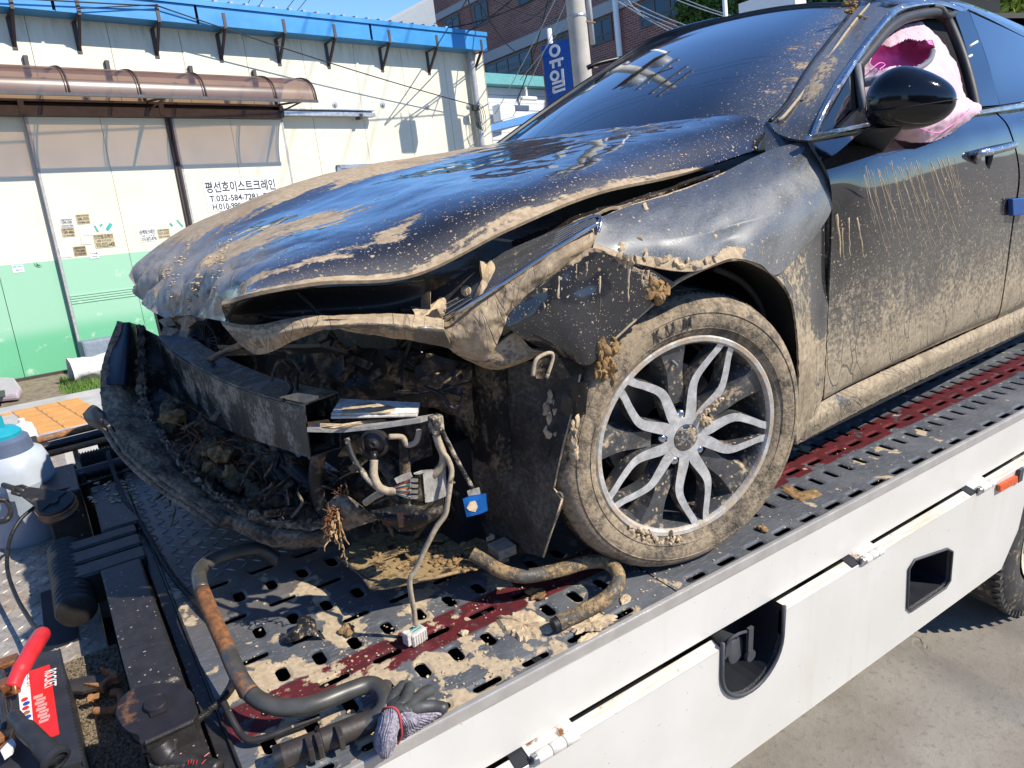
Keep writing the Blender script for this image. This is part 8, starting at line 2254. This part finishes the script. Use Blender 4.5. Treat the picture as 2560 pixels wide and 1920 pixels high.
# spray bottle standing on the floor plate
sp_ = thing('spray_bottle', 'milky pump spray bottle with a slate collar and teal cap', 'bottle', Pz(40, 1330, -.13))
zb = -.13; bc = Pz(80, 1330, zb)
ups = V(0, 0, 1)
bc_x = lambda y: 80 - (1330 - y) * .19
wpx = lambda px: px * float((bc - CAM_P) @ FF) / FPX
def hy(y): 
    q = onplane(bc_x(y), y, nrm(V(FF[0], FF[1], 0)), bc @ nrm(V(FF[0], FF[1], 0))); return q[2] - zb
r0 = wpx(86)
hl = hy(1195)
mb = MB(); mb.lathe([(0, 0), (r0 * .96, 0), (r0, .01), (r0, hl * .5), (r0 * .99, hl)], bc, ups, 40); part('filled_body', mb, M_LIQUID, sp_, smooth=40)
mb = MB(); mb.lathe([(r0 * .99, hl), (r0 * .95, hy(1160)), (r0 * .86, hy(1136)), (r0 * .62, hy(1122))], bc, ups, 40); part('bottle_shoulder', mb, M_BOTTLE, sp_, smooth=40)
mb = MB(); mb.lathe([(r0 * .64, hy(1132)), (r0 * .68, hy(1128)), (r0 * .62, hy(1096)), (r0 * .50, hy(1088)), (0, hy(1088))], bc, ups, 40); part('collar', mb, M_SLATE, sp_, smooth=40)
mb = MB(); mb.lathe([(r0 * .50, hy(1096)), (r0 * .50, hy(1080)), (r0 * .38, hy(1070)), (r0 * .15, hy(1066)), (r0 * .15, hy(1040)), (0, hy(1040))], bc, ups, 32); part('pump_cap', mb, M_TEAL, sp_, smooth=40)
mb = MB(); mb.lathe([(r0 * .14, hy(1066)), (r0 * .16, hy(1048)), (r0 * .22, hy(1042)), (r0 * .22, hy(1026)), (0, hy(1022))], bc - RR * wpx(14), ups, 24); part('pump_knob', mb, M_TEAL, sp_, smooth=40)
q = bc + ups * hy(1116) - FF * r0 * .72 + RR * wpx(4); mb = MB(); mb.lathe([(0, .0), (wpx(9), 0), (wpx(10), .004), (wpx(7), .02), (0, .03)], q, nrm(-FF * np.array([1, 1, 0])), 18); part('nozzle', mb, M_TEAL, sp_, smooth=40)
b2_ = thing('white_bottle', 'small white bottle standing behind the spray bottle', 'bottle', Pz(80, 1120, .0))
c = Pz(79, 1135, -.05); mb = MB(); w_ = wpx(22) * 1.35; mb.lathe([(0, 0), (w_, 0), (w_, .09), (w_ * .8, .125), (w_ * .3, .135), (0, .136)], c, ups, 24); part('bottle_body', mb, M_SIGNWHITE, b2_, smooth=40)
mb = MB(); mb.lathe([(w_ * .28, .13), (w_ * .3, .15), (0, .152)], c, ups, 18); part('bottle_cap', mb, M_SIGNWHITE, b2_, smooth=40)
mb = MB(); mb.prism([Pz(56, 1100, .06), Pz(122, 1115, .05), Pz(92, 1150, .0), Pz(60, 1150, .0)], V(0, .05, 0)); part('gusset_plate', mb, M_BLACKSTEEL, truck)

# work gloves over the edge of the deck
gl = thing('work_gloves', 'pair of grey knit work gloves with dark dipped fingers on the deck edge', 'gloves', Pz(870, 1780, 0))
def t6u(x, y): return (640 + x * .28933, 1440 + y * .28933)
def gz(x, y, z): return Pz(*t6u(x, y), z)
def finger(pts, r0, r1, mat, name='glove_finger'):
    path = smooth_path([gz(*q) for q in pts], 5); n = len(path)
    rs = list(np.linspace(r0, r1, n)); rs[-1] = r1 * .55; rs[-2] = r1 * .9
    mb = MB(); mb.tube(path, rs, 12); return part(name, mb, mat, gl, smooth=True)
finger([(1090, 1130, .035), (1100, 1040, .045), (1115, 970, .04), (1125, 935, .03)], .0125, .0115, M_NITRILE)
finger([(1150, 1130, .045), (1190, 1040, .05), (1250, 970, .045), (1285, 935, .035)], .012, .0095, M_NITRILE)
finger([(1210, 1150, .05), (1270, 1100, .05), (1310, 1020, .05), (1335, 940, .045)], .0125, .011, M_NITRILE)
finger([(1270, 1180, .05), (1340, 1110, .04), (1430, 1030, .03), (1525, 975, .022)], .013, .0115, M_NITRILE)
finger([(1290, 1180, .045), (1400, 1140, .03), (1530, 1130, .022), (1655, 1150, .018)], .0135, .012, M_NITRILE)
finger([(1400, 1090, .02), (1470, 1075, .015), (1560, 1065, .012)], .010, .009, M_NITRILE)
palm = [[gz(1100, 1130, .04), gz(1130, 1050, .05), gz(1200, 1020, .055)], [gz(1160, 1190, .055), gz(1230, 1120, .062), gz(1300, 1080, .055)], [gz(1250, 1200, .05), gz(1320, 1180, .055), gz(1350, 1120, .045)]]
patch('glove_palm', np.array(palm), 16, 16, M_NITRILE, gl, .008, None, lambda S, T, G: .006 * fbm(G.reshape(-1, 3), 25, 2).reshape(S.shape), outward=(0, 0, 1))
def knit(name, rows, nr=34, nc=34, amp=.004):
    return patch(name, np.array(rows), nr, nc, M_KNIT, gl, .004, None, lambda S, T, G: amp * fbm(G.reshape(-1, 3), 35, 3).reshape(S.shape) + .0012 * np.sin(S * 90), outward=(-.3, -.6, .8))
knit('glove_cuff', [[gz(1090, 1180, .045), gz(1110, 1140, .07), gz(1190, 1140, .075), gz(1240, 1200, .065)], [gz(1045, 1290, .03), gz(1090, 1260, .075), gz(1180, 1260, .08), gz(1235, 1300, .05)],
                   [gz(1015, 1400, .012), gz(1060, 1400, .055), gz(1140, 1400, .062), gz(1215, 1420, .03)], [gz(1030, 1500, .005), gz(1065, 1510, .035), gz(1130, 1520, .035), gz(1190, 1510, .008)], [gz(1070, 1560, .004), gz(1090, 1580, .015), gz(1130, 1575, .015), gz(1170, 1550, .004)]])
knit('glove_cuff', [[gz(1215, 1260, .055), gz(1260, 1180, .065), gz(1340, 1170, .055)], [gz(1250, 1310, .04), gz(1320, 1270, .055), gz(1420, 1200, .045)], [gz(1255, 1400, .012), gz(1340, 1330, .03), gz(1580, 1195, .022)], [gz(1265, 1420, .004), gz(1400, 1330, .006), gz(1595, 1210, .006)]])
mb = MB(); mb.tube(smooth_path([gz(1085, 1185, .048), gz(1110, 1142, .072), gz(1190, 1138, .078), gz(1235, 1190, .07), (gz(1255, 1290, .052)), gz(1258, 1380, .03), gz(1225, 1450, .012)], 6), .0022, 6); part('red_cuff_edge', mb, M_REDTHREAD, gl, smooth=True)

# clods, splashes and a torn shard lying on the deck
def splash(name, pts, label, zc=.0008, h=.004, mat=M_MUD, seed=2, cat='mud patch', grp=None):
    """Raised crusty patch of mud with a ragged outline."""
    ctr = np.mean(pts, axis=0); r = random.Random(seed)
    out = []
    P2_ = smooth_path(list(pts) + [pts[0]], 5)[:-1]
    for q in P2_: out.append(ctr + (q - ctr) * (1 + r.uniform(-.14, .14)))
    n = len(out); rings = [1.0, .86, .6, .3]; mb = MB(); vs = []
    for k, s in enumerate(rings):
        for q in out:
            p_ = ctr + (q - ctr) * s; vs.append(p_ * np.array([1, 1, 0]) + V(0, 0, zc + (0 if k == 0 else h * (.6 + .9 * r.random()))))
    vs.append(ctr * np.array([1, 1, 0]) + V(0, 0, zc + h))
    fs = []
    for k in range(3):
        for i in range(n):
            j = (i + 1) % n; fs.append((k * n + i, k * n + j, (k + 1) * n + j, (k + 1) * n + i))
    for i in range(n): fs.append((3 * n + i, 3 * n + (i + 1) % n, 4 * n))
    mb.add(vs, fs); o = part(name, mb, mat, smooth=35)
    return tag(o, label, cat, grp)
def tz7(x, y): return Pz(1280 + x * .28933, 1440 + y * .28933, 0)
splash('mud_patch', [tz7(*q) for q in ((440, 470), (560, 400), (640, 350), (760, 330), (900, 360), (860, 420), (760, 470), (640, 480), (560, 500))], 'crusty mud patch beside the end of the muddy guard tube', h=.006, seed=5)
splash('mud_patch', [tz7(*q) for q in ((-120, 360), (0, 330), (130, 300), (280, 380), (340, 470), (230, 530), (120, 570), (0, 520), (-90, 450))], 'wide crusty mud patch in front of the open tube end', h=.006, seed=6)
splash('mud_patch', [tz7(*q) for q in ((560, 560), (660, 500), (760, 490), (700, 540), (590, 580))], 'small mud patch touching the steel edge trim', h=.003, seed=7)
splash('mud_patch', [tz7(*q) for q in ((930, 200), (980, 160), (1030, 190), (1000, 240), (940, 250))], 'mud patch between two slots near the deck joint', h=.003, seed=8)
splash('mud_patch', [Pz(x, y, 0) for x, y in ((1948, 1218), (1975, 1215), (2000, 1232), (2045, 1225), (2048, 1240), (2015, 1252), (1985, 1248))], 'orange brown mud splash on the slots behind the tyre', h=.003, seed=9, mat=M_SOIL)
cl = thing('mud_clod', 'lumpy clod of mud lying alone near the rear of the front tyre', 'mud clod', Pz(1905, 1322, 0)); lumps('clod', [(Pz(1905 + rr_.uniform(-10, 10), 1322 + rr_.uniform(-5, 4), .006), rr_.uniform(.006, .010)) for k in range(9)], cl, M_SOIL, 71, kind=None)
cl = thing('mud_clod', 'brown clod of mud on the red stripe left of the white plug', 'mud clod', Pz(868, 1575, 0)); lumps('clod', [(Pz(868 + rr_.uniform(-12, 12), 1575 + rr_.uniform(-8, 8), .006), rr_.uniform(.006, .010)) for k in range(9)], cl, M_SOIL, 72, kind=None)
cl = thing('mud_clod', 'brown clod of mud on the red stripe by the open tube end', 'mud clod', Pz(1335, 1485, 0)); lumps('clod', [(Pz(1338 + rr_.uniform(-22, 22), 1484 + rr_.uniform(-9, 9), .006), rr_.uniform(.006, .010)) for k in range(14)], cl, M_SOIL, 73, kind=None)
cl = thing('mud_clod', 'pale clod of mud right of the white plug', 'mud clod', Pz(1163, 1584, 0)); lumps('clod', [(Pz(1163 + rr_.uniform(-7, 7), 1584 + rr_.uniform(-4, 4), .004), rr_.uniform(.005, .008)) for k in range(5)], cl, M_MUD, 74, kind=None)
shd = thing('plastic_shard', 'torn black plastic shard lying among mud drops on the deck', 'shard', Pz(745, 1575, 0))
C = np.array([[t_ for t_ in (gz(215, 500, .004), gz(320, 470, .02), gz(400, 380, .03), gz(455, 370, .02))], [gz(220, 540, .004), gz(320, 500, .035), gz(420, 430, .04), gz(520, 470, .012)], [gz(260, 585, .004), gz(340, 560, .02), gz(440, 510, .02), gz(600, 545, .004)]])
patch('shard_sheet', C, 24, 30, m_muddy('shard_plastic', (.02, .02, .021), .35, rough=.3, spat=.6, scale=40), shd, .003, None, lambda S, T, G: .012 * fbm(G.reshape(-1, 3), 22, 3).reshape(S.shape), outward=(0, 0, 1))
# crumbs scattered over the deck and drops on the front floor
pts = []
for k in range(420):
    x, y = rr_.uniform(-1.0, .0), abs(rr_.gauss(0, .28)) + .02
    pts.append((V(x, y, .001), rr_.uniform(.0012, .0036)))
for k in range(160): pts.append((V(rr_.uniform(-.2, 1.2), abs(rr_.gauss(.12, .12)) + .02, .001), rr_.uniform(.001, .003)))
for k in range(70): pts.append((Pz(290 + rr_.uniform(-70, 60), 1222 + rr_.uniform(-22, 34), .027), rr_.uniform(.0025, .007)))
for k in range(40): pts.append((Pz(335 + rr_.uniform(-18, 22), 1340 + rr_.uniform(-40, 40), .002), rr_.uniform(.0025, .006)))
cr2_ = lumps('mud_crumbs', pts, None, M_MUD, 77, squash=(1, 1, .45), sub=1)
